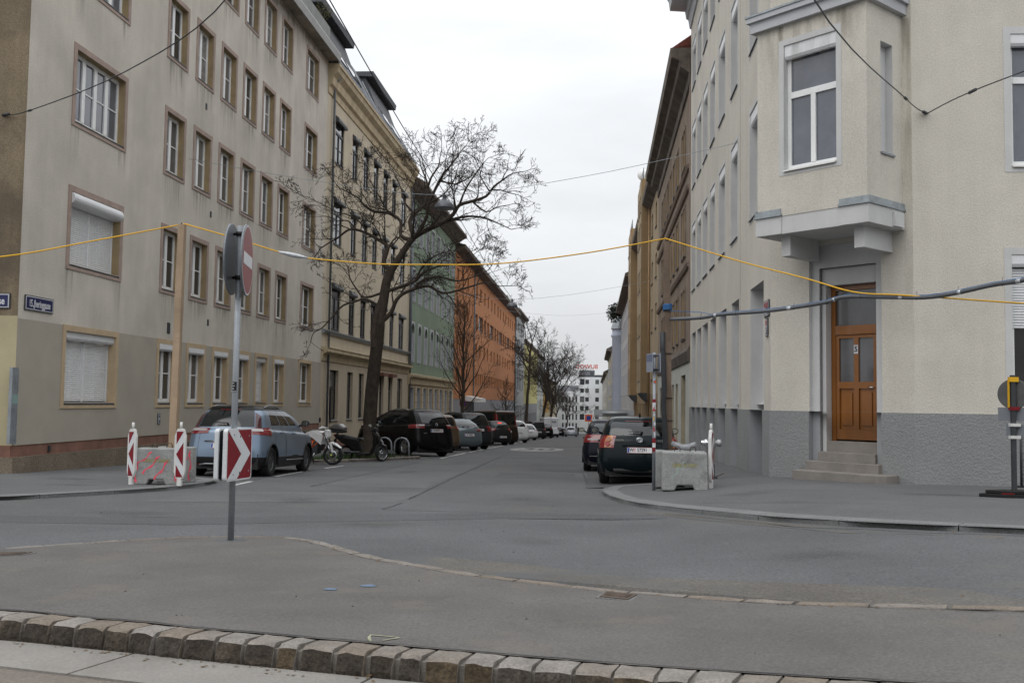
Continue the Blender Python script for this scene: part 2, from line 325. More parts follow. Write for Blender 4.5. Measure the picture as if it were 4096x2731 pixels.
A_p1 = mat('asphalt_patch_dark', (.080,.083,.087), .9, var=.14, vs=.6, fine=.28, fs=45, bump=.25, bs=60); A_p2 = mat('asphalt_patch_pale', (.112,.114,.117), .92, var=.14, vs=.5, fine=.25, fs=45, bump=.25, bs=60, dirt=((.09,.09,.09),1.2,.55,.6)); A_dirt = mat('asphalt_gutter_dirt', (.112,.104,.093), .95, var=.2, vs=1.1, fine=.24, fs=42, bump=.3, bs=50, dirt=((.094,.096,.099),.9,.46,.95))
def rough_poly(pts, amp, sd):
    r_ = random.Random(sd); out = []
    for i in range(len(pts)):
        a, c = pts[i], pts[(i+1)%len(pts)]; n = max(1, int(math.hypot(c[0]-a[0],c[1]-a[1])/.5)); out += [(a[0]+(c[0]-a[0])*k/n+r_.uniform(-amp,amp), a[1]+(c[1]-a[1])*k/n+r_.uniform(-amp,amp)) for k in range(n)]
    return out
patchpoly('trench_patch', rough_poly([(-9,11.9),(-5.2,12.25),(-1.5,14.0),(1.0,14.1),(1.0,13.4),(-1.2,13.2),(-4.9,11.4),(-9,11.0)], .02, 2), A_p1, .0022)
patchpoly('repair_patch', rough_poly([(-6.9,14.6),(-3.1,15.6),(-3.05,17.9),(-6.6,17.2)], .02, 3), A_p2, .0022)
patchpoly('repair_patch', rough_poly([(-2.4,24),(-.4,24.2),(-.5,27.2),(-2.5,27)], .02, 4), A_p1, .0022)
patchpoly('lane_wear', rough_poly([(-5.6,19.5),(-3.3,19.5),(-3.9,43),(-5.9,43)], .03, 5), A_p2, .0018)
patchpoly('gutter_dirt', rough_poly([(-1.9,8.75),(-1.0,8.0),(0.1,7.4),(1.1,6.85),(2.4,6.2),(3.4,5.7),(3.6,6.6),(2.3,7.1),(1.2,7.7),(0.2,8.3),(-.8,8.9),(-1.6,9.2)], .07, 6), A_dirt, .0026)
patchpoly('gutter_dirt', rough_poly([(.95,14.5),(1.7,13.0),(2.8,10.9),(3.9,10.0),(3.8,9.75),(2.6,10.6),(1.5,12.7),(.7,14.4)], .03, 7), A_dirt, .0026)
# pavements
RP = [((2.05,300),(3.95,300)),((2.05,120),(3.95,120)),((2.05,60),(3.95,60)),((2.05,30),(3.75,30)),((2.02,22.2),(3.66,23)),((1.9,21.2),(3.66,22)),((1.5,20.75),(3.66,21.3)),((.85,20.6),(3.66,20.95)),((.42,20.35),(3.72,20.85)),((.22,19.8),(3.85,20.7)),((.17,19.0),(4,20.55)),((.2,18.2),(4.2,20.35)),((.32,17.2),(4.4,20.15)),((.5,16.3),(4.6,19.95)),((.7,15.6),(4.8,19.75)),((.93,15.0),(5,19.55)),((1.27,14.2),(5.2,19.35)),((1.76,13.1),(5.4,19.15)),((2.15,12.2),(5.6,18.95)),((2.88,11.05),(5.86,18.73)),((3.41,10.5),(6.5,18.73)),((3.94,10.25),(7.2,18.73)),((5,10.0),(8,18.73)),((9,9.7),(11,18.73)),((30,9.5),(30,18.73))]
LP = [((-30,9.9),(-30,20.45)),((-13,12.0),(-13.6,20.45)),((-11,12.7),(-12.5,20.45)),((-9.6,13.5),(-12.4,20.5)),((-8.68,14.3),(-12.4,20.6)),((-8.2,15.3),(-12.4,20.7)),((-7.75,16.3),(-12.4,20.8)),((-7.5,17.1),(-12.4,20.9)),((-7.42,18.0),(-12.4,21.0)),((-7.42,18.9),(-12.4,21.1)),((-7.55,19.7),(-12.4,21.2)),((-7.9,20.35),(-12.4,21.4)),((-8.5,20.75),(-12.4,21.8)),((-9.2,21.0),(-12.4,22.2)),((-9.5,21.6),(-12.4,22.8)),((-9.5,37),(-12.4,37)),((-9.6,60),(-12.4,60)),((-9.6,120),(-12.4,120)),((-9.6,300),(-12.4,300))]
walkR = strip('pavement_right', RP, A_walk, .12, 12); walkL = strip('pavement_left', LP, A_walk, .12, 8)
def kerb_line(path, wid, h, parent, m, name, step, gap=.006, side=1, low=-.1, chunkmats=None):
    pts = resample(path, step); inn = offset_path(pts, side*wid)
    for i in range(len(pts)-1):
        a, c, d, e = pts[i], pts[i+1], inn[i+1], inn[i]; t = gap/max(.05, (c-a).length)
        a2, c2 = a.lerp(c, t), c.lerp(a, t); e2, d2 = e.lerp(d, t), d.lerp(e, t); mid = (a+c+d+e)/4
        b = MB(); q = [a2, c2, d2, e2]
        bt = [(p.x-mid.x, p.y-mid.y, zg(p.x,p.y)+low-zg(mid.x,mid.y)) for p in q]
        hh = [h-.018, h-.018, h, h]
        ee = [(p.x-mid.x, p.y-mid.y, zg(p.x,p.y)+z_-zg(mid.x,mid.y)) for p, z_ in zip(q, hh)]
        ch = .025/wid; tp = [Vector(ee[0]).lerp(Vector(ee[3]), ch), Vector(ee[1]).lerp(Vector(ee[2]), ch), Vector(ee[2]), Vector(ee[3])]
        tp[0].z += .018; tp[1].z += .018
        b.add(bt+ee+[tuple(p) for p in tp], [(0,1,5,4),(1,2,6,5),(2,3,7,6),(3,0,4,7),(4,5,9,8),(8,9,10,11),(5,6,10,9),(7,4,8,11)])
        b.build(name, random.choice(m) if isinstance(m, list) else m, parent, (mid.x, mid.y, zg(mid.x, mid.y)))
kerb_line([p[0] for p in RP[2:-1]], .28, .126, walkR, granite, 'kerbstone', 1.35, side=1)
kerb_line([p[0] for p in LP[1:-1] if p[0][1] < 100], .28, .126, walkL, granite, 'kerbstone', 1.35, side=1)
# ------------------------------------------------------------------ traffic island with stone kerbs
far_in = [(-7.4,6.1),(-6.3,7.15),(-5.14,8.37),(-4.68,8.9),(-4.41,9.21),(-3.99,9.59),(-3.62,9.75),(-3.13,9.81),(-2.85,9.63),(-2.6,9.35),(-2.26,8.87),(-1.95,8.48),(-1.67,8.22),(-1.32,7.94),(-1.07,7.69),(-0.59,7.42),(-0.22,7.21),(0.08,7.05),(0.38,6.95),(0.72,6.73),(1.11,6.49),(1.54,6.26),(2.02,6.03),(2.4,5.84),(3.6,5.2),(6,4.0)]
near_in = [(-7.4,6.25),(-5.2,5.98),(-3.52,5.75),(-3.25,5.71),(-2.82,5.59),(-2.5,5.53),(-2.1,5.40),(-1.81,5.35),(-1.43,5.26),(-1.06,5.18),(-0.4,5.03),(0.09,4.93),(0.5,4.83),(0.8,4.72),(1.18,4.57),(1.75,4.33),(3.0,3.8),(5.4,2.9)]
b = MB(); poly = [near_in[0]]+[(p.x,p.y) for p in offset_path([Vector((*p,0)) for p in near_in], -.018)][1:]+[(6,2.9)]+far_in[::-1]
b.add([(x, y, zg(x, y)+.13) for x, y in poly], [tuple(range(len(poly)))]); island = struct(b.build('traffic_island', A_isl))
def stone_row(path, width, step, top, bot, name, parent, inx, seedv, jit=.012, front=True, lead=0.012):
    rnd = random.Random(seedv); pts = []; base = resample(path, .02); i = 0.0; cuts = [0]
    while cuts[-1] < len(base)-1: cuts.append(min(len(base)-1, cuts[-1]+int(step*rnd.uniform(.84,1.16)/.02)))
    off = offset_path(base, inx*width)
    for a_, c_ in zip(cuts[:-1], cuts[1:]):
        if c_-a_ < 3: continue
        a, c = base[a_], base[c_]; e, d = off[a_], off[c_]; mid = (a+c+d+e)/4; L = (c-a).length; gp = lead*rnd.uniform(.6,1.8)/L
        A0, C0, E0, D0 = a.lerp(c,gp), c.lerp(a,gp), e.lerp(d,gp*.5), d.lerp(e,gp*.5)
        j = lambda s=jit: rnd.uniform(-s, s)
        P = lambda p, z: Vector((p.x-mid.x, p.y-mid.y, zg(p.x,p.y)-zg(mid.x,mid.y)+z))
        fb = [P(A0,bot), P(C0,bot)]; n = 4; rowm = []; rowt = []; rowi = []; rowb = []
        bulge = (a-e).normalized()
        for k in range(n):
            f = k/(n-1); s = A0.lerp(C0, f); r = E0.lerp(D0, f); edge = .006 if k in (0,n-1) else 0
            rowb.append(P(s-bulge*edge, bot)+Vector((j(),j(),0))); rowm.append(P(s+bulge*(.012+j()-edge), (top+bot)*.45)+Vector((0,0,j())))
            rowt.append(P(s-bulge*(.010+edge+j(.005)), top-.014-edge+j(.005))); rowi.append(P(s.lerp(r,.2), top+j(.004)-edge*.4)); 
        rowj = [P(E0.lerp(D0,k/(n-1)), top-.004+j(.004)) for k in range(n)]; rowk = [P(E0.lerp(D0,k/(n-1)), bot) for k in range(n)]
        rows = [rowb, rowm, rowt, rowi, rowj, rowk]; m_ = MB(); vs_ = [p for r in rows for p in r]
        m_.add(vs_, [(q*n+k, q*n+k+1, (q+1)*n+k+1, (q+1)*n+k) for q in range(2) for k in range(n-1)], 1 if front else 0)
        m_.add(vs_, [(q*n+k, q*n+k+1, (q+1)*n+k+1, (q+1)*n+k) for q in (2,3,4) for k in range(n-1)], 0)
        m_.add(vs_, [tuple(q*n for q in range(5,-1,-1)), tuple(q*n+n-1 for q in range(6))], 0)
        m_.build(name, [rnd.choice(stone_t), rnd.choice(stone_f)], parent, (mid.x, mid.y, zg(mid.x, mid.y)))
near_front = [(p.x, p.y) for p in offset_path([Vector((*p,0)) for p in near_in[1:-1]], -.215)]
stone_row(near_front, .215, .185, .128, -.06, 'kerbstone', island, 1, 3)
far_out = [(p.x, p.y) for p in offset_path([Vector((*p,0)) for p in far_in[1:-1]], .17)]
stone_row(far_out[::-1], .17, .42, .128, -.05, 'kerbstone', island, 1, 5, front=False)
ml_ = MB(); q1 = resample(near_front, .1); q2 = offset_path(q1, .03); q3 = offset_path(q1, .21)
ml_.add([(p.x,p.y,zg(p.x,p.y)+h) for h, q in ((-.05,q2),(.098,q2),(.117,q3)) for p in q], [(r*len(q1)+i, r*len(q1)+i+1, (r+1)*len(q1)+i+1, (r+1)*len(q1)+i) for r in range(2) for i in range(len(q1)-1)])
ml_.build('mortar_bed', mortar, island)
ribbon('kerb_joint', near_in[1:-1], .009, tar, .1335, island, step=.12, wob=.006)
ribbon('kerb_joint', far_in[1:-1], .012, tar, .1335, island, step=.12, wob=.006)
# concrete slab lane in front of the island
sl = resample([(p.x, p.y) for p in offset_path([Vector((*p,0)) for p in near_front], -.02)], .735); so = offset_path(sl, -.48)
lane = MB(); lane.add([(p.x,p.y,zg(p.x,p.y)+.002) for q in (offset_path(sl,.1), offset_path(sl,-1.6)) for p in q], [(i,i+1,len(sl)+i+1,len(sl)+i) for i in range(len(sl)-1)])
lane = struct(lane.build('tram_lane', mat('lane_fill', (.16,.138,.118), .95, var=.18, vs=2, fine=.15, bump=.2)))
for i in range(0, len(sl)-2, 2):
    q = [sl[i].lerp(sl[i+1],.012), sl[i+1], sl[i+2].lerp(sl[i+1],.012), so[i+2].lerp(so[i+1],.012), so[i+1], so[i].lerp(so[i+1],.012)]
    m_ = MB(); mid = (q[0]+q[3])/2; loc = [(p.x-mid.x, p.y-mid.y) for p in q]
    z0 = zg(mid.x, mid.y); vs_ = [(p.x-mid.x,p.y-mid.y,zg(p.x,p.y)-z0+h) for h in (-.08,.012) for p in q]
    m_.add(vs_, [(6,7,8,9,10,11)]+[(k,(k+1)%6,6+(k+1)%6,6+k) for k in range(6)]); m_.build('slab', slabm, lane, (mid.x, mid.y, z0))
def lay(name, pts, m, h, parent):
    zf = zr if parent is road else zg; b = MB(); b.add([(x, y, zf(x, y)+h) for x, y in pts], [tuple(range(len(pts)))]); return b.build(name, m, parent)
def manhole(q, label):
    c = Vector((sum(p[0] for p in q)/4, sum(p[1] for p in q)/4, 0)); z = zg(c.x, c.y)+.13
    r = empty('manhole_cover', (c.x, c.y, z), 0, label, 'manhole cover', 'cast iron covers set in the traffic island')
    def ring(f, h, h2, m, nm, par):
        b = MB(); o = [(p[0]-c.x)*f for p in q], [(p[1]-c.y)*f for p in q]; P = [(x, y) for x, y in zip(*o)]
        b.prism(P, h, h2); ob = b.build(nm, m, par); ob.rotation_euler = (R_(-1.55), 0, 0); return ob
    ring(1, -.03, .006, granite, 'frame', r); cv = ring(.86, -.02, .012, iron, 'cover', r)
    for k in range(5):
        b = MB(); t = -.6+.3*k; a_ = Vector((q[0][0],q[0][1],0)).lerp(Vector((q[3][0],q[3][1],0)),.5+t*.5)-c; d_ = Vector((q[1][0],q[1][1],0)).lerp(Vector((q[2][0],q[2][1],0)),.5+t*.5)-c
        b.tube([a_*.7+Vector((0,0,.012)), d_*.7+Vector((0,0,.012))], .006, 4); ob = b.build('rib', iron, cv)
manhole([(0.03,6.77),(0.25,6.67),(0.33,6.92),(0.09,7.03)], 'rusty rectangular iron cover at the stone kerb in the middle of the island')
manhole([(-5.0,7.86),(-4.73,8.03),(-4.72,8.22),(-4.99,8.13)], 'rectangular iron cover at the left edge of the island')
def blob(x, y, r, m, h, parent, n=9, sx=1.0, name='paint_spot'):
    lay(name, [(x+r*sx*random.uniform(.7,1.2)*math.cos(2*PI*k/n), y+r*random.uniform(.7,1.2)*math.sin(2*PI*k/n)) for k in range(n)], m, h, parent)
bluedot = mat('blue_spray', (.115,.165,.235), .85, var=.3, vs=20); chalk = mat('yellow_spray', (.27,.27,.19), .85, var=.3, vs=20); bluish = mat('faded_blue_spray', (.20,.225,.245), .9, var=.2, vs=10, fine=.1)
blob(-1.79,6.8,.055,bluedot,.134,island); blob(-1.57,6.99,.06,bluedot,.134,island)
for pth in ([(-1.15,5.20),(-1.19,5.36),(-1.02,5.32)],[(-1.02,5.32),(-1.09,5.23)]): ribbon('chalk_line', pth, .018, chalk, .1345, island, step=.06, wob=.004)
rs = random.Random(11)
for k in range(46):
    x, y = rs.uniform(-4.5,2.2), rs.uniform(4.7,9.2)
    lo = 5.75-.26*(x+3.5); hi = 9.2-.62*(x+3.0) if x > -3 else 9.2
    if y < lo or y > hi-.4: continue
    r = rs.uniform(.004,.010); b = MB(); b.add([(r,0,0),(-r*.4,r*.8,0),(-r*.6,-r*.7,0),(0,0,r*.9)], [(0,1,3),(1,2,3),(2,0,3),(0,2,1)]); b.build('pebble', rs.choice([tar,stone_t[0],stone_f[0]]), island, (x,y,zg(x,y)+.131), (0,0,rs.uniform(0,6)))
# painted lines and cracks
for pth in ([(-6.95,18.9),(-7.1,20.4)],[(-7.28,22.6),(-7.45,25.6)],[(-7.44,27.4),(-7.42,29.4)],[(-5.83,38.0),(-6.02,47.0)],[(-6.03,48.5),(-6.12,56)],[(-6.13,58),(-6.22,72)],[(-6.24,75),(-6.35,97)]):
    ribbon('parking_line', pth, .11, paint_w, .0045, step=1)
for k in range(14): y0 = 45+4.4*k; ribbon('bay_line', [(-6.2,y0-1.4),(-9.3,y0+2.2)], .1, paint_old, .006, step=1)
lay('speed_marking', [(-3.25+1.55*math.cos(2*PI*k/40), 58.2+5.2*math.sin(2*PI*k/40)) for k in range(40)], paint_old, .005, road)
sg = lettering('30', A, road, (-3.25, 58.2, zr(-3.25,58.2)+.007), 1.7, rot=(-.027,0,0), ext=0, name='speed_digits'); sg.scale = (1.25, 5.0, 1)
for pth, w_ in (([(-5.47,19.11),(-5.58,23.66),(-5.84,33.42)],.035),([(-3.01,14.2),(-2.96,15.46)],.025),([(-3.01,16.25),(-3.21,21.07),(-3.59,33.1),(-3.88,42.68)],.03),([(-6.22,12.3),(-5.19,12.26)],.025),([(-2.98,14.18),(-1.13,14.05),(0.24,14.13)],.02),([(1.0,14.1),(1.6,12.9),(2.33,11.34),(3.4,10.2),(5,9.75)],.022),([(-1.81,29.56),(-0.28,27.74),(-0.07,20.29)],.03)):
    ribbon('crack', pth, w_, tar, .005, step=.22, wob=.018)
for k in range(34):
    x, y = rs.uniform(-6.5,1.5), rs.uniform(9.5,20); r = rs.uniform(.006,.014)
    if y < 10.2-.6*(x+3): continue
    b = MB(); b.add([(r,0,0),(-r*.4,r*.8,0),(-r*.6,-r*.7,0),(0,0,r*.9)], [(0,1,3),(1,2,3),(2,0,3),(0,2,1)]); b.build('pebble', rs.choice([tar,stone_t[0]]), road, (x,y,zr(x,y)+.001), (0,0,rs.uniform(0,6)))
oil = spot_mat('oil_spot', (.03,.03,.03), .18); dust = spot_mat('dust_spot', (.20,.185,.16), .5)
def spot(x, y, rx_, ry_, m, h, parent): lay('stain', [(x+rx_*math.cos(2*PI*k/20), y+ry_*math.sin(2*PI*k/20)) for k in range(20)], m, h, parent)
for x, y, a, c in ((-4.6,15.5,.5,.9),(-1.2,17.0,.4,.8),(-4.9,26,.35,1.2),(-2.6,12.0,.7,.5),(.9,21.2,.7,.9),(-8.2,21.6,.7,.9),(-6.0,12.7,.8,.5),(-.6,10.6,.6,.5),(-4.5,34,.4,1.6),(2.0,9.0,.6,.4)): spot(x,y,a,c,oil,.0062,road)
for x, y, a, c in ((3.2,14.2,1.0,.5),(5.2,15.6,.9,.5),(2.4,16.2,.6,.6),(-9.2,17.2,.9,.35),(-10.2,19,.8,.5)): spot(x,y,a,c,oil,.1225,walkR if x > 0 else walkL)
for pth in ([(1.6,14.9),(3.4,13.4),(5.6,12.6),(8.5,12.2)],[(2.6,16.8),(4.4,15.7),(7.5,15.2)],[(4.3,11.2),(6.5,11.0),(9,10.9)]): ribbon('crack', pth, .014, tar, .1235, walkR, step=.2, wob=.01)
ribbon('crack', [(-9.6,15.4),(-8.3,16.6)], .014, tar, .1235, walkL, step=.2, wob=.01)
lf = MB(); rl_ = random.Random(17); leafl = mat('leaf_litter', (.12,.075,.035), .9, var=.4, vs=30)
def litter(path, n, spread, zf, h):
    pts = resample(path, .05)
    for k in range(n):
        p = rl_.choice(pts); x, y = p.x+rl_.gauss(0,spread), p.y+rl_.gauss(0,spread); sz = rl_.uniform(.006,.018); a_ = rl_.uniform(0,6.3); z = zf(x,y)+h+rl_.uniform(.002,.008); d1 = Vector((math.cos(a_),math.sin(a_),rl_.uniform(-.2,.3)))*sz; d2 = Vector((-math.sin(a_),math.cos(a_),rl_.uniform(-.2,.3)))*sz*.6; c_ = Vector((x,y,z)); lf.add([c_-d1,c_+d2,c_+d1,c_-d2], [(0,1,2,3)])
litter([(p[0],p[1]-.30) for p in near_in[1:-2]], 160, .05, zg, .012); litter(far_in[3:-2], 110, .03, zg, .131); litter([p[0] for p in RP[8:-2]], 70, .07, zr, .002); litter([p[0] for p in LP[3:14]], 50, .07, zr, .002); litter([(-2,8.7),(3.3,5.9)], 60, .25, zr, .003)
tag(lf.build('leaf_litter', leafl), 'dry leaf crumbs scattered along the kerbs', 'leaf litter', kind='stuff')
# planted bed with grass by the big tree
bedp = [(-9.5,31.1),(-8.75,31.15),(-7.85,32.25),(-7.1,34.7),(-6.42,36.95),(-6.5,37.35),(-9.5,37.5)]
bed = lay('planting_bed', bedp, soil, .13, None); struct(bed)
kerb_line(bedp[:6]+[(-9.45,37.5)],   .14, .165, bed, stone_t, 'kerbstone', .34, gap=.008, side=1)
gb = MB(); rg = random.Random(4)
for k in range(5200):
    t = rg.random(); x = rg.uniform(-9.4,-6.5); y = rg.uniform(31.2,37.2)
    if x > -8.75+(y-31.2)*.38-.18: continue
    if math.sin(x*3.1+y)*math.cos(y*2.3) < -.35: continue
    hgt = rg.uniform(.06,.2); a_ = rg.uniform(0,6.28); w_ = .012; z = zg(x,y)+.13; dx, dy = math.cos(a_)*w_, math.sin(a_)*w_; lx, ly = rg.uniform(-.07,.07), rg.uniform(-.07,.07)
    gb.add([(x-dx,y-dy,z),(x+dx,y+dy,z),(x+lx,y+ly,z+hgt)], [(0,1,2)])
tag(gb.build('grass', grassm), 'short green grass in the tree bed by the motorcycles', 'grass', kind='stuff')
# ------------------------------------------------------------------ building kit
# a building's local frame: x = along the facade (sx*u), y = outwards, z = up
class Bld:
    def __init__(s, name, loc, rz, sx, label):
        s.root = empty(name, loc, rz, label, 'building'); s.sx = sx; s.cache = {}
    def mb(s): return MB()
    def part(s, name, b, m, parent=None, loc=(0,0,0), rot=(0,0,0)): return b.build(name, m, parent or s.root, loc, rot)
    def X(s, u): return s.sx*u
    def box(s, b, u0, u1, y0, y1, z0, z1, m=0):
        a, c = s.sx*u0, s.sx*u1; return b.box(min(a,c), max(a,c), y0, y1, z0, z1, m)
    def wall(s, name, u0, u1, z0, z1, ops, m, depth=.3, y=0.0, rev=None, cap=False):
        """flat wall with rectangular openings and reveals"""
        b = MB(); us = sorted(set([u0,u1]+[v for o in ops for v in o[:2]])); zs = sorted(set([z0,z1]+[v for o in ops for v in o[2:4]]))
        us = [u for u in us if u0-1e-6 <= u <= u1+1e-6]; zs = [z for z in zs if z0-1e-6 <= z <= z1+1e-6]
        idx = {}; vs_ = []
        def vid(u, z):
            k = (round(u,4), round(z,4))
            if k not in idx: idx[k] = len(vs_); vs_.append((s.sx*u, y, z))
            return idx[k]
        fs = []
        for i in range(len(us)-1):
            for j in range(len(zs)-1):
                cu, cz = (us[i]+us[i+1])/2, (zs[j]+zs[j+1])/2
                if any(o[0] < cu < o[1] and o[2] < cz < o[3] for o in ops): continue
                fs.append((vid(us[i],zs[j]), vid(us[i+1],zs[j]), vid(us[i+1],zs[j+1]), vid(us[i],zs[j+1])))
        b.add(vs_, fs)
        if cap:
            cu = u0
            for o in sorted(ops)+[(u1,u1)]:
                b.quad((s.sx*cu,y,z1),(s.sx*o[0],y,z1),(s.sx*o[0],-.02,z1),(s.sx*cu,-.02,z1)); cu = o[1]
        for o in ops:
            a, c, d, e = o[:4]; q = [(a,d),(c,d),(c,e),(a,e)]
            b.add([(s.sx*u,yy,z) for yy in (y,y-depth) for u, z in q], [(k,(k+1)%4,4+(k+1)%4,4+k) for k in range(4)], 1 if rev else 0)
        return s.part(name, b, [m, rev] if rev else m)
    def shell(s, u0, u1, z0, z1, dep, m, roofm=None, sides=(1,1)):
        """side walls, back and roof deck behind the facade"""
        b = MB(); X0, X1 = s.sx*u0, s.sx*u1
        if sides[0]: b.quad((X0,0,z0),(X0,-dep,z0),(X0,-dep,z1),(X0,0,z1))
        if sides[1]: b.quad((X1,0,z0),(X1,-dep,z0),(X1,-dep,z1),(X1,0,z1))
        b.quad((X0,-dep,z0),(X1,-dep,z0),(X1,-dep,z1),(X0,-dep,z1)); b.quad((X0,-.02,z1-.01),(X1,-.02,z1-.01),(X1,-dep,z1-.01),(X0,-dep,z1-.01))
        return s.part('party_wall', b, m)
    def window(s, u0, u1, z0, z1, fm, dep=.22, cols=2, bars=(.5,), transom=None, fw=.055, panes=None, sill=None, sur=None, box=None, shut=None, hood=None, thick=.05, muntin=.025, mull=.08, sillout=.05, y=0.0):
        """opening u0..u1, z0..z1: frame mesh with pane, sill, surround, shutter_box, slat children"""
        w, h = u1-u0, z1-z0; key = ('f', round(w,3), round(h,3), cols, bars, transom, fw, fm.name)
        if key not in s.cache:
            b = MB(); b.box(-w/2,-w/2+fw,-thick,0,0,h); b.box(w/2-fw,w/2,-thick,0,0,h); b.box(-w/2+fw,w/2-fw,-thick,0,0,fw*1.2); b.box(-w/2+fw,w/2-fw,-thick,0,h-fw,h)
            cells = []; zt = h-fw if transom is None else h*transom
            if transom is not None: b.box(-w/2+fw,w/2-fw,-thick,.012,zt-mull*.6,zt+mull*.6)
            W0, W1 = -w/2+fw, w/2-fw; cw = (W1-W0)/cols
            for i in range(1, cols): x = W0+cw*i; b.box(x-mull/2,x+mull/2,-thick,.01,fw*1.2,zt-(mull*.6 if transom is not None else 0))
            for i in range(cols):
                a, c = W0+cw*i+(mull/2 if i else 0), W0+cw*(i+1)-(mull/2 if i < cols-1 else 0); zb = fw*1.2; zz = zt-(mull*.6 if transom is not None else 0)
                lv = [zb]+[zb+(zz-zb)*f for f in bars]+[zz]
                for f in bars: zz_ = zb+(zz-zb)*f; b.box(a,c,-thick*.8,-.006,zz_-muntin/2,zz_+muntin/2)
                for k in range(len(lv)-1): cells.append((a,c,lv[k]+(muntin/2 if k else 0),lv[k+1]-(muntin/2 if k < len(lv)-2 else 0)))
            if transom is not None: cells.append((W0,W1,zt+mull*.6,h-fw))
            s.cache[key] = (b.mesh('window', fm), cells)
        me, cells = s.cache[key]; o = place('window', me, s.root, (s.sx*(u0+u1)/2, y-dep, z0))
        pm = panes or [random.choice(PV)]; one = random.choice(pm)
        for c in (cells if not shut else []):
            k2 = ('p',)+tuple(round(v,3) for v in c)+(one.name,)
            if k2 not in s.cache: b = MB(); b.quad((c[0],-thick*.55,c[2]),(c[1],-thick*.55,c[2]),(c[1],-thick*.55,c[3]),(c[0],-thick*.55,c[3])); s.cache[k2] = b.mesh('pane', one)
            place('pane', s.cache[k2], o)
        if sill:
            k2 = ('s', round(w,3), sill.name, sillout, dep)
            if k2 not in s.cache: b = MB(); b.prism_x([(0.003,0),(dep+sillout,-.03),(dep+sillout,-.055),(dep+sillout-.015,-.055),(dep+sillout-.015,-.035),(0.003,-.012)], -w/2-.0, w/2+.0); s.cache[k2] = b.mesh('sill', sill)
            place('sill', s.cache[k2], o, (0,0,.012))
        if sur:
            sw, sm, pr = sur; k2 = ('u', round(w,3), round(h,3), sw, pr, sm.name, dep)
            if k2 not in s.cache:
                b = MB(); y0, y1 = dep-.02, dep+pr; b.box(-w/2-sw,-w/2-.001,y0,y1,-sw,h+sw); b.box(w/2+.001,w/2+sw,y0,y1,-sw,h+sw); b.box(-w/2-.001,w/2+.001,y0,y1,-sw,-.06); b.box(-w/2-.001,w/2+.001,y0,y1,h+.001,h+sw); s.cache[k2] = b.mesh('surround', sm)
            place('surround', s.cache[k2], o)
        if box:
            kind, bm, bh, bo = box; b = MB()
            if kind == 'round': b.prism_x([(0.01,h-bh)]+[(bo*(.55+.45*math.sin(a)), h-bh/2-bh/2*math.cos(a)) for a in [i*PI/8 for i in range(9)]]+[(0.01,h)], -w/2+.005, w/2-.005)
            else: b.prism_x([(0.01,h-bh),(bo-.03,h-bh),(bo,h-bh+.05),(bo,h-.005),(0.01,h-.005)], -w/2+.005, w/2-.005)
            b.build('shutter_box', bm, o)
        if shut:
            sm, frac, bh = shut; zb, zt = .03+(1-frac)*h, h-bh; n = int((zt-zb)/.05); W0, W1 = -w/2+.035, w/2-.035
            halves = [(W0,W1)] if cols < 3 else [(W0,-.025),(.025,W1)]
            for (a, c) in halves:
                k2 = ('sl', round(a,3), round(c,3), sm.name)
                if k2 not in s.cache: b = MB(); b.prism_x([(.012,0),(.026,.014),(.026,.032),(.014,.045),(.008,.045),(.008,0)], a, c); s.cache[k2] = b.mesh('slat', sm)
                for k in range(n): place('slat', s.cache[k2], o, (0,0,zb+k*.05))
            for (a, c) in [(-w/2+.002,-w/2+.034),(w/2-.034,w/2-.002)]+([(-.024,.024)] if len(halves) > 1 else []): b = MB(); b.box(a,c,.002,.048,0,h-bh); b.build('shutter_rail', sm, o)
            if frac < 1: 
                b = MB(); b.quad((W0,-.02,.05),(W1,-.02,.05),(W1,-.02,zb),(W0,-.02,zb)); b.build('pane', P_dark, o)
        if hood:
            hm, ho, hw, hh = hood; k2 = ('h', round(w,3), hm.name)
            if k2 not in s.cache: b = MB(); b.prism_x([(.01,h-hh),(dep+ho,h-hh*1.1),(dep+ho+.03,h-hh*.75),(dep+ho,h-hh*.25),(dep+.02,h+.04),(.01,h+.04)], -w/2-hw, w/2+hw); s.cache[k2] = b.mesh('awning_box', hm)
            place('awning_box', s.cache[k2], o)
        return o
def downpipe(B, u, y, z0, z1, m, r=.055, name='downpipe', top=None):
    b = MB(); X = B.X(u); pts = [(X,y,z0),(X,y,z1)]+(top or []); b.tube(pts, r, 8)
    for z in [z0+2+i*3.2 for i in range(int((z1-z0-2)/3.2)+1)]: b.tube([(X,y,z),(X,y,z+.05)], r*1.25, 8)
    return B.part(name, b, m)
def mould(B, name, u0, u1, prof, m):
    b = MB(); b.prism_x(prof, min(B.X(u0),B.X(u1)), max(B.X(u0),B.X(u1))); return B.part(name, b, m)

# ------------------------------------------------------------------ left corner house (grey-beige plaster)
w1 = mat('plaster_grey_beige', (.565,.525,.46), .95, var=.12, vs=.7, fine=.10, fs=35, streak=.08, bump=.2, bs=60, dirt=((.44,.41,.36),.8,.58,.4))
w1l = mat('plaster_ground_floor', (.40,.365,.305), .95, var=.07, vs=1, fine=.07, fs=70, bump=.1, dirt=((.30,.27,.23),1.5,.63,.4))
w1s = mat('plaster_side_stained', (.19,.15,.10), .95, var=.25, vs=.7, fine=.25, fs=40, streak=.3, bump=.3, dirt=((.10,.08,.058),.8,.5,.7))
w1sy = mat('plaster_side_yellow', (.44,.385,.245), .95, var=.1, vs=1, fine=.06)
pinkst = mat('surround_rose', (.36,.275,.235), .9, var=.14, vs=3, fine=.1, dirt=((.22,.17,.14),4,.6,.5))
ochst = mat('surround_ochre', (.50,.385,.25), .9, var=.1, vs=3, fine=.08)
rev1 = mat('reveal_tan', (.33,.25,.14), .9, var=.15, vs=3)
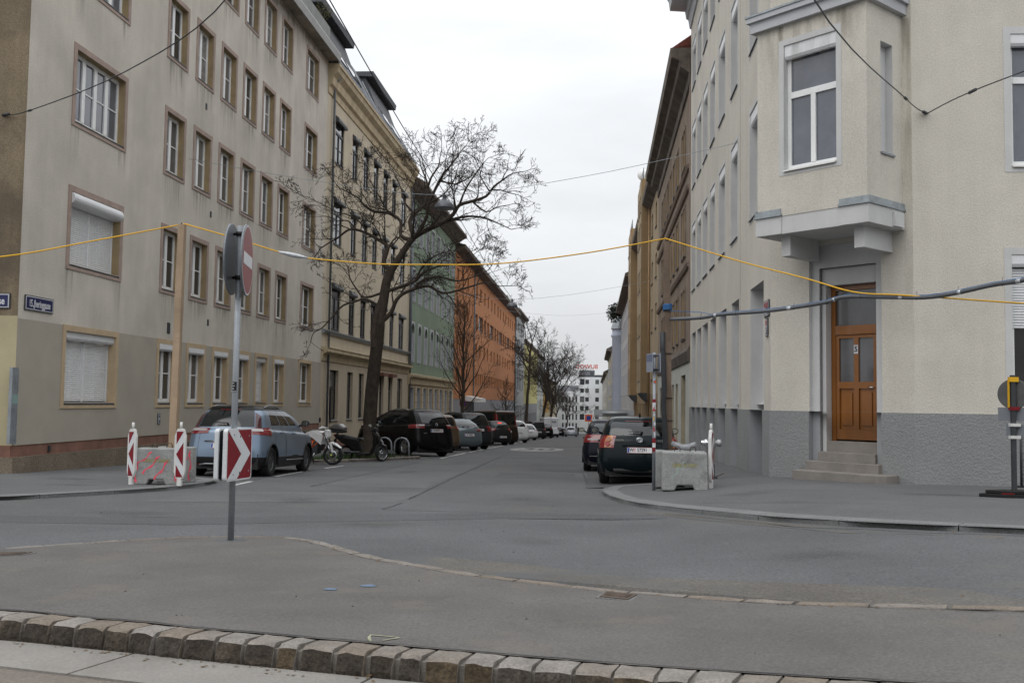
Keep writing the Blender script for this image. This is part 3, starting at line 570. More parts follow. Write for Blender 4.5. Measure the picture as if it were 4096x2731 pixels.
redbase = mat('plinth_red', (.22,.115,.085), .95, var=.25, vs=2, fine=.15, dirt=((.33,.20,.15),3,.58,.6))
stonebase = mat('plinth_stone', (.19,.155,.115), .95, var=.2, vs=1.5, fine=.3, fs=35, bump=.8, bs=30, dirt=((.30,.25,.2),2,.6,.4))
darksill = mat('sill_dark', (.075,.08,.088), .5, metal=.3, var=.1); zinc = mat('zinc', (.30,.325,.35), .45, metal=.4, var=.15, vs=3, dirt=((.16,.17,.18),5,.55,.6))
slate = mat('slate_roof', (.085,.09,.10), .7, var=.2, vs=3, fine=.1, bump=.2, bs=12); fascia = mat('fascia_grey', (.36,.36,.35), .7, var=.1, vs=2)
soffit = mat('soffit_stained', (.34,.30,.25), .95, var=.3, vs=.9, dirt=((.12,.10,.085),.7,.5,.7)); shutw = mat('shutter_white', (.74,.75,.76), .45, var=.04, vs=2)
B1 = Bld('corner_house', (-12.4,20.47,0), -PI/2, -1, 'grey-beige corner house at left with white windows in rose-coloured surrounds')
Y0 = 20.47; U = lambda y: y-Y0; L1 = 44.5-Y0
rows = [(.93,2.90),(4.22,6.22),(7.65,9.65),(11.07,13.05),(14.45,16.42)]
cols = [(22.31,25.06)]+[(27.37+2.06*i, 28.86+2.06*i) for i in range(6)]+[(41.02,43.02)]
ops = []
for ri, (za, zb) in enumerate(rows):
    for ci, (ya, yb) in enumerate(cols): ops.append((U(ya)+.14, U(yb)-.14, za+.15, zb-.13))
B1.wall('wall_ground_floor', 0, L1, .16, 2.9, [o for o in ops if o[3] < 3], w1l, .26, rev=ochst)
B1.wall('wall', 0, L1, 2.9, 16.9, [o for o in ops if o[2] > 3], w1, .28, rev=rev1)
for ri, (za, zb) in enumerate(rows):
    for ci, (ya, yb) in enumerate(cols):
        k = (U(ya)+.14, U(yb)-.14, za+.15, zb-.13); big = ci == 0; nc = 4 if big else 2
        sur = (.14, ochst if ri == 0 else pinkst, .022); bx = None; sh = None
        if ri == 0 and ci != 7: bx = ('flat', shutw, .2, .2)
        if ri == 0 and big: sh = (shutw, 1, .2)
        if ri == 0 and ci == 5: sh = (shutw, 1, .2)
        if ri == 1 and big: bx = ('round', shutw, .3, .34); sh = (shutw, 1, .28)
        B1.window(*k, white_pl, dep=.17 if not sh else .24, cols=nc, bars=(.5,), sill=darksill, sur=sur, box=bx, shut=sh, fw=.095, mull=.15, muntin=.03, panes=PV if ri else [P_dark,P_net], sillout=.03)
b = MB(); B1.box(b, -.02, L1, -.3, -.02, -.1, .16); B1.part('plinth_band', b, redbase)
b = MB(); B1.box(b, -.04, L1, -.3, .05, -1.6, -.09); B1.part('plinth', b, stonebase)
# side of the house on the cross street
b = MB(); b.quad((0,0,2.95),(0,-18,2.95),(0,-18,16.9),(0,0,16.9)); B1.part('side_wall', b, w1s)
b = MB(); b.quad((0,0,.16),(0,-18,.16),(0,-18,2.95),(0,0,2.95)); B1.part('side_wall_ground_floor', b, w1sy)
b = MB(); b.box(-.02,.0,-18,0,-.1,.16); B1.part('side_plinth_band', b, redbase)
b = MB(); b.box(-.3,.05,-18,-.3,-1.6,-.09); B1.part('side_plinth', b, stonebase)
b = MB(); X1 = B1.X(L1); b.quad((0,-18,-1),(X1,-18,-1),(X1,-18,16.9),(0,-18,16.9)); b.quad((X1,0,-1.4),(X1,-18,-1),(X1,-18,17.5),(X1,0,17.5)); B1.part('party_wall', b, w1)
# eaves, gutter, roof
b = MB(); b.prism_x([(-.3,16.88),(.45,16.9),(.5,16.86),(.5,17.0),(.0,17.05),(-.3,17.05)], X1-.0, .5); B1.part('eaves_soffit', b, soffit)
b = MB(); b.prism_x([(.50,16.82),(.56,16.82),(.60,17.12),(.58,17.2),(.50,17.2)], X1-.02, .52); B1.part('gutter', b, fascia)
b = MB(); b.prism_x([(.5,17.02),(.5,17.2),(-3.2,19.4),(-3.2,17.0)], X1, .5); B1.part('roof', b, slate)
b = MB(); b.prism_x([(-.35,17.7),(.12,17.65),(.12,18.35),(-.35,18.4)], X1+.3, X1+5.2); pl_ = B1.part('roof_planter', b, mat('planter_grey', (.24,.25,.24), .8, var=.2, vs=3))
for (yy, zz, rr) in ((43.6,18.75,.42),(41.6,19.0,.5),(40.2,18.7,.35)):
    s_ = MB(); rl = random.Random(int(yy*10))
    for k in range(420):
        d_ = Vector((rl.gauss(0,1),rl.gauss(0,1),rl.gauss(0,1))).normalized()*rr*rl.uniform(.45,1.1); sz = rl.uniform(.03,.07); c_ = d_+Vector((0,0,rr*.3)); a1_ = Vector((rl.uniform(-1,1),rl.uniform(-1,1),rl.uniform(-1,1)))*sz; a2_ = Vector((rl.uniform(-1,1),rl.uniform(-1,1),rl.uniform(-1,1)))*sz
        s_.add([c_,c_+a1_,c_+a2_], [(0,1,2)])
    r_ = empty('roof_shrub', (-12.5, yy, zz), 0, {43.6:'small yellowish shrub in the roof planter nearest the eaves end of the corner house',41.6:'round dark shrub in the roof planter of the corner house, middle one',40.2:'dark shrub in the roof planter of the corner house, touching the top edge'}[yy], 'shrub', 'shrubs in the roof planter')
    s_.build('foliage', leafm, r_); t_ = MB()
    for q in range(5): t_.tube([(0,0,-.45),(rl.uniform(-.1,.1),rl.uniform(-.1,.1),0),(rl.uniform(-.3,.3),rl.uniform(-.3,.3),.4)], .012, 5)
    t_.build('stem', bark_d, r_)
# rain wash below the sills
wash = stain_mat('rain_wash', (.13,.12,.10), .5); rq = random.Random(6)
for ri, (za, zb) in enumerate(rows):
    for ci, (ya, yb) in enumerate(cols):
        if ri == 0: continue
        for e_ in ((ya, ya+.35), (yb-.4, yb)) if ci == 0 else ((ya, yb),):
            hh = rq.uniform(.6,1.35) if ri else .5; b = MB(); b.quad((B1.X(U(e_[0]-.05)),.004,za-hh),(B1.X(U(e_[1]+.05)),.004,za-hh),(B1.X(U(e_[1]+.05)),.004,za-.001),(B1.X(U(e_[0]-.05)),.004,za-.001)); B1.part('rain_stain', b, wash)
b = MB(); b.quad((0,.004,14.6),(B1.X(L1),.004,14.6),(B1.X(L1),.004,16.85),(0,.004,16.85)); B1.part('eaves_stain', b, stain_mat('eaves_wash', (.09,.08,.07), .55, 3.))
# little vents, cellar openings on the facade
for (yy, zz, s_) in ((30.35,10.5,.1),(31.0,7.15,.1),(31.05,3.65,.1),(28.1,3.25,.16),(21.95,.03,.07)):
    b = MB(); B1.box(b, U(yy)-s_*.6, U(yy)+s_*.6, -.02, .012, zz-s_, zz+s_); o = B1.part('vent', b, steel_d); b = MB()
    for k in range(3): B1.box(b, U(yy)-s_*.55, U(yy)+s_*.55, .012, .022, zz-s_*.8+k*s_*.6, zz-s_*.8+k*s_*.6+.02)
    b.build('louvre', darksill, o)
for yy in (29.6,36.0,43.4):
    b = MB(); B1.box(b, U(yy)-.35, U(yy)+.35, .052, .062, -.62, -.12); B1.part('cellar_window', b, iron)
# cable duct at the corner
b = MB(); b.box(.02,.26,-.0,.07,.2,1.83); o = b.build('cable_duct', zinc, B1.root, (-.05,.0,0)); b = MB(); b.box(.03,.25,.07,.074,1.05,1.25); b.build('sticker', mat('sticker_green', (.25,.36,.34), .6), o, (0,0,0))
def plate_sign(nm, parent_loc, rz, w, h, txt, sx_, label, cat, size, red=False, sub=None):
    r = empty(nm, parent_loc, rz, label, cat, 'enamel street name plates'); b = MB(); b.box(-w/2,w/2,-.02,.0,-h/2,h/2); b.build('plate', steel_d, r)
    b = MB(); b.box(-w/2+.025,w/2-.025,.0,.004,-h/2+.02,h/2-.02); b.build('border', whiteen, r)
    b = MB(); b.box(-w/2+.045,w/2-.045,.004,.007,-h/2+.038,h/2-.038); b.build('field', bluesign, r)
    if red: b = MB(); b.box(-w/2+.045,w/2-.045,.007,.008,h/2-.16,h/2-.04); b.build('upper_field', redsign, r)
    lettering(txt, whiteen, r, (-.17 if txt == 'gasse' else 0,.009,-.01 if not red else -.05), size, rot=(PI/2,0,PI), sx=sx_, ext=.001); return r
# sign faces +y in its own frame
plate_sign('street_sign', (-12.37,21.25,3.27), -PI/2, 1.14, .33, '15.,Jheringgasse', .62, 'blue enamel street sign on the corner house, street side', 'street sign', .22)
plate_sign('street_sign', (-13.03,20.44,3.27), PI, .92, .33, 'gasse', .75, 'blue enamel street sign cut off by the left edge of the photo', 'street sign', .22)
plate_sign('house_number_sign', (-12.38,27.65,.62), -PI/2, .16, .3, '8', .8, 'tiny blue house number plate under the first narrow ground floor window', 'house number', .12)

# ------------------------------------------------------------------ second house, black windows
w2 = mat('plaster_sand', (.555,.485,.37), .95, var=.08, vs=.9, fine=.06, streak=.07, bump=.1)
w2l = mat('plaster_sand_ground', (.475,.40,.30), .95, var=.08, vs=.9, fine=.06, bump=.1)
corn2 = mat('cornice_sand', (.50,.41,.27), .9, var=.18, vs=1.5, streak=.15); blackfr = mat('window_frame_black', (.022,.024,.028), .5, var=.05); awn = mat('awning_grey', (.07,.075,.08), .5, var=.1)
B2 = Bld('sand_house', (-12.4,44.5,0), -PI/2, -1, 'sand-coloured house with black window frames behind the big bare tree'); Y0 = 44.5; U = lambda y: y-Y0; L2 = 65.8-44.5
cols2 = [(46.05,47.68),(49.43,50.6),(51.93,53.1),(54.4,55.6),(57.0,58.2),(59.55,60.75),(62.35,64.0)]; rows2 = [(.25,2.63),(4.51,6.73),(8.64,10.73),(12.52,14.62)]
ops = [(U(a),U(c),za,zb) for za, zb in rows2 for a, c in cols2]
B2.wall('wall_ground_floor', 0, L2, -.75, 3.42, [o for o in ops if o[3] < 3], w2l, .2); B2.wall('wall', 0, L2, 3.42, 15.9, [o for o in ops if o[2] > 3], w2, .16)
for za, zb in rows2:
    for a, c in cols2:
        if za < 1: B2.window(U(a),U(c),za,zb,blackfr,dep=.14,cols=2 if c-a > 1.4 else 2,bars=(),transom=.64,fw=.07,panes=[P_dark,P_far,P_net],sill=zinc,sillout=.06,mull=.09)
        else: B2.window(U(a),U(c),za,zb,blackfr,dep=.05,cols=2,bars=(.5,),transom=.72,fw=.09,panes=[P_dark,P_dark,P_blue,P_far],hood=(awn,.15,.04,.24),mull=.1,sill=darksill,sillout=.04)
mould(B2,'base_cornice',0,L2+.15,[(-.02,3.0),(.04,3.0),(.10,3.3),(.30,3.42),(.30,3.55),(.34,3.6),(.02,3.66),(-.02,3.66)],corn2)
mould(B2,'ledge',.02,L2+.1,[(-.02,4.25),(.10,4.28),(.18,4.40),(.18,4.44),(-.02,4.47)],zinc)
mould(B2,'cornice',0,L2,[(-.1,15.4),(.05,15.45),(.08,15.75),(.2,15.85),(.25,16.2),(.45,16.4),(.5,16.62),(.55,16.65),(.55,16.78),(-.1,16.8)],corn2)
b = MB(); B2.box(b, 0, L2, -.3, .03, -2.2, -.75); B2.part('plinth', b, redbase)
B2.shell(.01, L2, -2, 16.5, 12, w2, sides=(0,1))
b = MB(); b.prism_x([(.5,16.8),(-1.5,20.2),(-6,21.4),(-6,16.8)], B2.X(L2), B2.X(0)); rf = B2.part('mansard_roof', b, slate)
for ya, yb in ((45.2,51.2),(56.0,62.5)):
    b = MB(); b.prism_x([(-.15,17.75),(-1.2,17.75),(-2.4,19.95),(-1.0,19.95)], B2.X(U(yb)), B2.X(U(ya))); b.prism_x([(-.55,19.95),(-3,20.0),(-3,20.25),(-.5,20.25)], B2.X(U(yb))-.15, B2.X(U(ya))+.15); d_ = B2.part('dormer', b, slate, rf)
for ya, yb in ((46,48),(49,51),(57,59),(60,62)):
    b = MB(); b.prism_x([(-.02,17.68),(-1.12,19.6),(-1.08,19.64),(.03,17.72)], B2.X(U(yb)), B2.X(U(ya))); b2 = b.build('roof_window', P_blue, rf)
for k in range(9):
    yy = 46+2.2*k; b = MB(); b.tube([(B2.X(U(yy)),.42,16.82),(B2.X(U(yy)),-.9,19.3)], .03, 5); b.build('roof_rib', zinc, rf)
downpipe(B2, U(45.3), .12, -.6, 15.9, mat('pipe_zinc', (.15,.165,.185), .45, metal=.4, var=.25, vs=1.2), top=[(B2.X(U(45.3)),.2,16.15),(B2.X(U(45.3)),.42,16.4)])
downpipe(B2, U(65.5), .12, 3.7, 15.6, MATS['pipe_zinc'])
for a in (57.0,59.55):
    b = MB(); B2.box(b, U(a)-.1, U(a)+1.3, .0, .28, 2.63, 2.82); B2.part('canopy', b, mat('canopy_rust_%d'%a, (.15,.065,.045), .8))

# ------------------------------------------------------------------ green house
w3 = mat('plaster_green', (.20,.255,.185), .95, var=.1, vs=.7, fine=.05, streak=.1); w3b = mat('stucco_cream', (.56,.47,.34), .9, var=.12, vs=2); w3y = mat('stucco_joint', (.36,.26,.10), .9, var=.1)
lilac = mat('trim_grey_white', (.45,.46,.48), .85, var=.08, vs=2); pilm = mat('stucco_block', (.52,.44,.34), .9, var=.1, vs=3); brown_eave = mat('eaves_brown', (.13,.105,.085), .85, var=.2, vs=2)
B3 = Bld('green_house', (-12.4,65.8,0), -PI/2, -1, 'green house with white arched windows and a cream stucco ground floor'); Y0 = 65.8; L3 = 87.6-65.8
cs3 = [66.62+2.68*i for i in range(8)]; rows3 = [(3.97,6.5),(8.1,10.2),(12.2,14.15)]
ops = [(U(c),U(c)+1.25,za,zb) for za, zb in rows3 for c in cs3]
B3.wall('wall', 0, L3, 3.05, 15.4, ops, w3, .2, rev=lilac)
gw = [(66.75+2.6*i, 68.2+2.6*i) for i in range(7)]; gops = [(U(a),U(c),-.9,2.12) for a, c in gw]+[(U(84.85),U(86.9),-2.2,2.1)]
B3.wall('wall_ground_floor', 0, L3, -2.9, 3.05, gops, w3b, .25, rev=lilac)
for za, zb in rows3:
    for c in cs3:
        o = B3.window(U(c),U(c)+1.25,za,zb,lilac,dep=.14,cols=2,bars=(),transom=.7,fw=.1,panes=[P_mid,P_net,P_mid],sur=(.13,lilac,.03),mull=.1,sill=lilac,sillout=.05)
        if za < 5:      # arched head: plaster spandrels close the corners of the opening
            b = MB(); n = 8; h = zb-za; r = 1.25/2
            for sgn in (-1,1):
                arc = [(sgn*r*math.cos(t), h-r+r*math.sin(t)) for t in [PI/2*k/n for k in range(n+1)]]; pts = arc+[(sgn*r, h)] if True else arc
                b.prism_y([(sgn*r,h-r)]+arc[1:]+[(sgn*r,h)], .02, .165)
            b.build('spandrel', w3, o)
            b = MB(); rr = r+.13; arc = [(r*math.cos(PI*k/16), h-r+r*math.sin(PI*k/16)) for k in range(17)]; ar2 = [(rr*math.cos(PI*k/16), h-r+rr*math.sin(PI*k/16)) for k in range(17)]
            for k in range(16): b.prism_y([arc[k],arc[k+1],ar2[k+1],ar2[k]], .15, .185)
            b.build('arch_trim', lilac, o)
for a, c in gw: B3.window(U(a),U(c),-.9,2.12,lilac,dep=.2,cols=2,bars=(),transom=.72,fw=.09,panes=[P_mid,P_net])
b = MB(); B3.box(b, U(84.95), U(86.8), -.2, -.12, -2.2, 2.05); B3.part('door', b, mat('door_brown', (.06,.04,.03), .6))
for k in range(9):
    u0 = U(66.05) if k == 0 else (U(gw[k-1][1])+.22 if k < 8 else U(84.35)); u1 = u0+.62 if k else u0+.5
    for z in range(8):
        b = MB(); B3.box(b, u0, u1, 0, .07, -2.2+.55*z+.03, -2.2+.55*z+.52); B3.part('pilaster_block', b, pilm)
    b = MB(); B3.box(b, u0-.03, u1+.03, -.01, .035, -2.3, 2.2); B3.part('pilaster', b, w3y)
mould(B3,'base_cornice',0,L3,[(-.02,2.3),(.1,2.35),(.14,2.75),(.3,2.85),(.32,3.0),(-.02,3.08)],corn2)
mould(B3,'eaves',0,L3,[(-.1,15.1),(.1,15.15),(.7,15.6),(1.0,15.75),(1.0,15.95),(-2.5,18.0),(-6,19),(-6,15.2),(-.1,15.3)],brown_eave)
B3.shell(0.01, L3, -3, 15.3, 12, w3, sides=(0,1)); downpipe(B3, .25, .1, -2, 15.2, MATS['pipe_zinc'], .07)

# ------------------------------------------------------------------ orange house
w4 = mat('plaster_orange', (.48,.205,.09), .95, var=.07, vs=.8, fine=.05, streak=.05); w4d = mat('plaster_orange_deep', (.44,.18,.07), .95, var=.08, vs=.8, fine=.05); w4g = mat('base_grey', (.26,.26,.275), .9, var=.1, vs=1); w4h = mat('base_light_grey', (.42,.42,.43), .9, var=.08, vs=1); frg = mat('frame_grey', (.24,.25,.27), .6, var=.05)
B4 = Bld('orange_house', (-12.4,87.6,0), -PI/2, -1, 'long orange house with small dark windows and a grey base'); Y0 = 87.6; L4 = 156-87.6
ops = []; wins = []
for c in (89.0,92.6,96.2): 
    for za, zb in ((3.1,4.3),(5.95,7.25),(9.0,10.4),(12.1,13.3)): wins.append((c,c+1.25,za,zb))
for k in range(13): wins.append((104.0+4.0*k,105.3+4.0*k,3.0,4.15))
for k in range(13): wins.append((106.0+4.0*k,107.1+4.0*k,3.0,4.15)) if 106.0+4.0*k < 155 else None
for k in range(7):
    for d in (0,3.6): wins.append((103.6+7.8*k+d,104.9+7.8*k+d,5.95,7.3)); wins.append((103.6+7.8*k+d,104.9+7.8*k+d,12.1,13.45))
x_ = 103.2; k = 0
while x_ < 154: 
    wd = 4.2 if k%3 == 1 else 2.1; wins.append((x_,min(x_+wd,155),8.85,10.4)); x_ += wd+1.1; k += 1
ops = [(U(a),U(c),za,zb) for a, c, za, zb in wins]
B4.wall('wall', U(101.6), L4, 1.42, 14.5, [o for o in ops if o[0] > U(101.6)], w4, .22); B4.wall('wing_wall', 0, U(101.6), 1.42, 14.6, [o for o in ops if o[1] < U(101.6)], w4d, .22, y=.0)
for a, c, za, zb in wins: B4.window(U(a),U(c),za,zb,frg,dep=.18,cols=2 if c-a < 3 else 3,bars=(),fw=.09,panes=[P_far,P_dark,P_dark],sill=zinc,sillout=.05)
cell = [(U(103+2.6*k),U(104.7+2.6*k),-1.6,-.75) for k in range(20)]
B4.wall('base', 0, L4, -.1, 1.42, [], w4g, .2, y=-.02); B4.wall('base_lower', 0, L4, -5.0, -.1, cell, w4h, .2, y=.03)
for o_ in cell: B4.window(*o_,frg,dep=.15,cols=2,bars=(),fw=.08,panes=[P_far])
mould(B4,'eaves',0,U(101.6),[(-.1,14.55),(.85,14.9),(.9,15.2),(-.1,15.4)],brown_eave); mould(B4,'eaves',U(101.65),L4,[(-.1,14.45),(.85,14.75),(.9,15.05),(-.1,15.3)],brown_eave)
b = MB(); b.prism_x([(.9,15.1),(-5,17.6),(-10,15.2)], B4.X(L4), B4.X(0)); B4.part('roof', b, slate); B4.shell(0.01, L4, -5, 14.4, 12, w4, sides=(1,1))
downpipe(B4, U(101.7), .1, -2, 14.5, MATS['pipe_zinc'], .07); downpipe(B4, U(155.7), .1, -3, 14.5, MATS['pipe_zinc'], .08)
b = MB(); b.prism_x([(0,1.25),(1.3,1.15),(1.3,1.5),(0,1.75)], B4.X(U(102.5)), B4.X(U(96))); B4.part('entrance_canopy', b, white_pl)

# ------------------------------------------------------------------ farther left row
def simple_house(nm, label, y0, y1, ztop, m, rows_, cols_, wd, fm=frg, base=None, basez=None, eave=brown_eave, roofz=2.5, x=-12.4, left=True, dep=.12, panes=None, rz=None, trim=None, over=.5):
    B = Bld(nm, (x, y0, 0), (-PI/2 if left else PI/2) if rz is None else rz, -1 if left else 1, label); L = y1-y0; zb = zg(x, y1)-1
    ops_ = [(c, c+wd, za, zb_) for za, zb_ in rows_ for c in cols_]
    bz = basez if base else zb
    B.wall('wall', 0, L, bz, ztop, [o for o in ops_ if o[2] > bz], m, .2)
    if base: B.wall('base', 0, L, zb, bz, [o for o in ops_ if o[2] < bz], base, .2)
    for o in ops_: B.window(*o, fm, dep=dep, cols=2, bars=(), transom=.7, fw=.1, panes=panes or [P_far,P_dark,P_net], mull=.1, sur=(.14,trim,.05) if trim else None)
    mould(B, 'cornice', 0, L, [(-.1,ztop-.5),(.12,ztop-.4),(.15,ztop-.15),(over,ztop),(over,ztop+.3),(-.1,ztop+.35)], eave)
    b = MB(); b.prism_x([(over-.05,ztop+.3),(-4,ztop+.3+roofz),(-10,ztop+.3)], min(B.X(0),B.X(L)), max(B.X(0),B.X(L))); B.part('roof', b, slate)
    B.shell(0.01, L-.01, zb, ztop, 10, m); return B
greyst = mat('stucco_grey', (.40,.40,.40), .9, var=.12, vs=1, streak=.1)
simple_house('grey_house', 'grey stucco house with tall windows next to the orange house', 156, 177, 15.6, greyst, [(-2.6,.6),(3.2,6.6),(8.4,11.4),(12.6,14.4)], [1.6+3.7*i for i in range(5)], 2.2, over=.8)
yell = mat('plaster_yellow', (.56,.51,.22), .95, var=.07, vs=.6); gyel = mat('facade_panel', (.60,.58,.30), .9, var=.06, vs=.5)
simple_house('yellow_house', 'bright yellow house with a grey ground floor far down the left side', 177, 219, 12.0, yell, [(-4.5,-1.0),(2.6,4.6),(5.4,7.2),(8.4,10.3)], [2+3.6*i for i in range(11)], 1.9, fm=lilac, base=w4g, basez=.9, panes=[P_mid,P_net])
simple_house('pale_house', 'pale grey-white house beyond the yellow house, behind the trees', 219, 246, 11.6, mat('plaster_pale', (.52,.53,.50), .95, var=.08), [(-4.5,-2),(-.5,1.6),(2.7,4.7),(5.8,7.8),(8.8,10.6)], [1.5+2.8*i for i in range(9)], 1.3, panes=[P_far])
simple_house('ochre_far_house', 'ochre house with reddish roof glimpsed between the far trees', 246, 268, 8.2, mat('plaster_ochre', (.50,.30,.09), .95, var=.1), [(-4.5,-2.4),(-.9,1.2),(2.3,4.3),(5.4,7.4)], [1.4+2.7*i for i in range(7)], 1.3, base=mat('plaster_cream_far', (.55,.49,.36), .95, var=.1), basez=-1.5, x=-12.0)
simple_house('cream_far_house', 'cream house beside the white block at the end of the street', 268, 296, 6.5, MATS['plaster_cream_far'], [(-5.5,-3.4),(-2.0,.2),(1.4,3.4),(4.2,5.8)], [1.2+2.7*i for i in range(9)], 1.2, x=-11.0)
# end of the street: white block with loggias and roof letters
whitew = mat('render_white', (.70,.72,.74), .9, var=.04, vs=.4)
BE = Bld('white_block', (2.6,300,0), PI, 1, 'white apartment block with dark square windows closing the end of the street'); LE = 12.4
ops = []; zs_ = [-7.0+2.62*k for k in range(6)]
for i, z in enumerate(zs_):
    if i == 0: continue
    ops += [(1.0,2.1,z+.7,z+2.0)]; ops += [(4.0,5.1,z+.7,z+2.0)]
    if i%2: ops += [(5.35,6.7,z+.5,z+2.25)]
    else: ops += [(5.5,6.6,z+.7,z+2.0)]
BE.wall('wall', 0, 7.1, -9.2, 8.9, ops, whitew, .3)
for o_ in ops: BE.window(*o_, steel_d, dep=.2, cols=2, bars=(), fw=.08, panes=[P_dark,P_far,P_mid])
ops2 = [(7.5+1.0*k,7.95+1.0*k,z+.4,z+2.1) for z in zs_[:4] for k in range(5)]+[(7.6+1.2*k,8.4+1.2*k,-9.0,-7.6) for k in range(4)]
BE.wall('lower_wing', 7.1, LE+4, -9.2, 4.6, ops2, whitew, .3, y=-.05)
for o_ in ops2: BE.window(*o_, steel_d, dep=.2, cols=1, bars=(), fw=.06, panes=[P_dark,P_far], y=-.05)
b = MB(); b.box(2.3,6.9,-9,-1.5,8.9,11.0); BE.part('penthouse', b, mat('penthouse_grey', (.16,.16,.18), .8, var=.1)); b = MB(); b.box(2.6,3.7,-1.5,-1.44,9.2,10.6); BE.part('window', b, P_far)
b = MB(); b.box(0,7.1,-.3,-.24,8.9,9.5); BE.part('balcony_rail', b, P_far); BE.shell(0, 7.1, -9, 8.9, 14, whitew); 
b = MB(); b.quad((7.1,-.06,4.6),(LE+4,-.06,4.6),(LE+4,-10,6.5),(7.1,-10,6.5)); BE.part('lower_roof', b, slate)
b = MB()
for k in range(14): u_ = .2+k*.13; b.tube([(u_,-.6,8.9),(u_+.05,-.6,9.5+.25*math.sin(k*2.1))], .09, 5)
BE.part('terrace_plants', b, leafm)
redlet = mat('red_roof_letters', (.55,.08,.05), .5, var=0, fine=0, emit=((.8,.12,.07),.05))
lettering('BUWOG', redlet, BE.root, (4.75,-2.4,12.05), 1.75, rot=(PI/2,0,0), ext=.06, name='roof_letters')
b = MB()
for k in range(6): b.tube([(2.7+k*.82,-2.4,11.0),(2.7+k*.82,-2.4,11.6)], .04, 5)
BE.part('letter_stand', b, steel_d)
# ------------------------------------------------------------------ right corner house (cream, corner entrance under a bay)
cream = mat('stucco_cream_right', (.60,.567,.50), .95, var=.07, vs=.6, fine=.10, fs=40, streak=.06, bump=.4, bs=45, dirt=((.68,.65,.57),.5,.55,.6))
trimw = mat('trim_white_grey', (.57,.57,.565), .85, var=.06, vs=2, fine=.04, streak=.05)
rough = mat('plinth_roughcast', (.265,.27,.272), .95, var=.06, vs=1.2, fine=.12, fs=45, bump=1.0, bs=26, dirt=((.17,.148,.118),1.1,.62,.6))
rough_s = mat('plinth_smooth', (.31,.32,.335), .95, var=.08, vs=1.5, fine=.06)
stepm = mat('step_concrete', (.235,.215,.195), .9, var=.15, vs=2.5, fine=.08, dirt=((.12,.11,.10),3,.6,.5))
doorw = mat('door_wood', (.235,.082,.009), .38, spec=.5, var=.12, vs=1.5, fine=.06, streak=.18, coat=.3)
flash = mat('zinc_flashing', (.33,.365,.385), .5, metal=.3, var=.25, vs=6, dirt=((.12,.13,.14),9,.56,.7))
cornw = mat('cornice_white', (.50,.51,.53), .85, var=.08, vs=1.5)
BR = Bld('cream_corner_house', (3.64,20.89,0), PI/2-R_(.4), 1, 'cream corner house at right with grey plinth, corner bay and brown wooden door')
Y0 = 20.89; U = lambda y: y-Y0; LR = 39.55-Y0
colsR = [(22.55,23.8),(25.9,27.25),(28.55,30.05),(31.1,32.45),(33.25,34.7),(35.35,36.8),(37.5,38.9)]; rowsR = [(5.6,8.15),(9.6,12.05),(13.5,15.35)]
nich = [(21.8,23.7),(25.65,27.1),(28.2,29.95),(30.75,32.3),(33.1,34.7),(35.3,36.7),(37.3,38.8)]
ops = [(U(a),U(c),za,zb) for za, zb in rowsR for a, c in colsR]; nops = [(U(a),U(c),1.14,3.95) for a, c in nich]
BR.wall('wall', 0, LR, 1.14, 16.6, ops+nops, cream, .34, rev=trimw)
for za, zb in rowsR:
    for a, c in colsR: BR.window(U(a),U(c),za,zb,white_pl,dep=.22,cols=2,bars=(),transom=.68,fw=.08,panes=[P_blue,P_dark],sill=darksill,sur=(.1,trimw,.006),box=('flat',shutw,.3,.2),mull=.09,sillout=.04)
for a, c in nich:
    BR.window(U(a),U(c),1.3,3.95,white_pl,dep=.3,cols=2,bars=(),transom=.68,fw=.08,panes=[P_blue,P_dark,P_net],sill=trimw,mull=.09,sillout=-.15)
BR.wall('plinth', -.0145, LR, -1.2, 1.143, [(o[0]+.01,o[1]-.01,-1.2,1.143) for o in nops], rough, .36, y=.035, rev=rough_s, cap=True)
b = MB()
for o in nops: BR.box(b, o[0]+.005, o[1]-.005, -.5, -.3, -1.2, 1.28)
BR.part('niche_parapet', b, rough_s)
b = MB(); BR.box(b, U(25.4), U(25.42), -.01, .006, 1.13, 16.5); BR.part('joint', b, mat('joint_grey', (.35,.34,.29), .9))
mould(BR,'cornice',-1.2,LR,[(-.1,16.2),(.06,16.25),(.12,16.6),(.2,16.65),(.25,16.95),(.85,17.0),(.9,17.35),(1.05,17.6),(1.05,17.85),(-.1,17.9)],cornw)
b = MB(); b.prism_x([(1.0,17.85),(-5,21.5),(-9,17.85)], -1, LR); BR.part('roof', b, slate); BR.shell(.01, LR, -1.2, 16.5, 9, cream, sides=(0,1))
# chamfered corner wall; same house, so parts of the same root: use a child frame expressed through its own kit
class Sub(Bld):
    def __init__(s, parent, wloc, wrz, sx):
        inv = (Matrix.Translation(parent.root.location) @ Matrix.Rotation(parent.root.rotation_euler.z, 4, 'Z')).inverted()
        s.M = inv @ Matrix.Translation(Vector(wloc)) @ Matrix.Rotation(wrz, 4, 'Z'); s.root = parent.root; s.sx = sx; s.cache = {}
        s.rz = wrz-parent.root.rotation_euler.z
    def part(s, name, b, m, parent=None, loc=(0,0,0), rot=(0,0,0)):
        if parent is not None and parent is not s.root: return b.build(name, m, parent, loc, rot)
        o = b.build(name, m, s.root); o.matrix_local = s.M @ Matrix.Translation(Vector(loc)); return o
    def window(s, *a, **k):
        o = Bld.window(s, *a, **k); l = o.location.copy(); o.matrix_local = s.M @ Matrix.Translation(l); return o
CH = Sub(BR, (5.83,18.70,0), R_(135), 1); LC = 3.097
dw = (.636,2.19,-.9,4.43)
CH.wall('corner_wall', 0, LC, 1.14, 16.6, [dw,(.85,2.2,9.5,12.0)], cream, .12, rev=trimw)
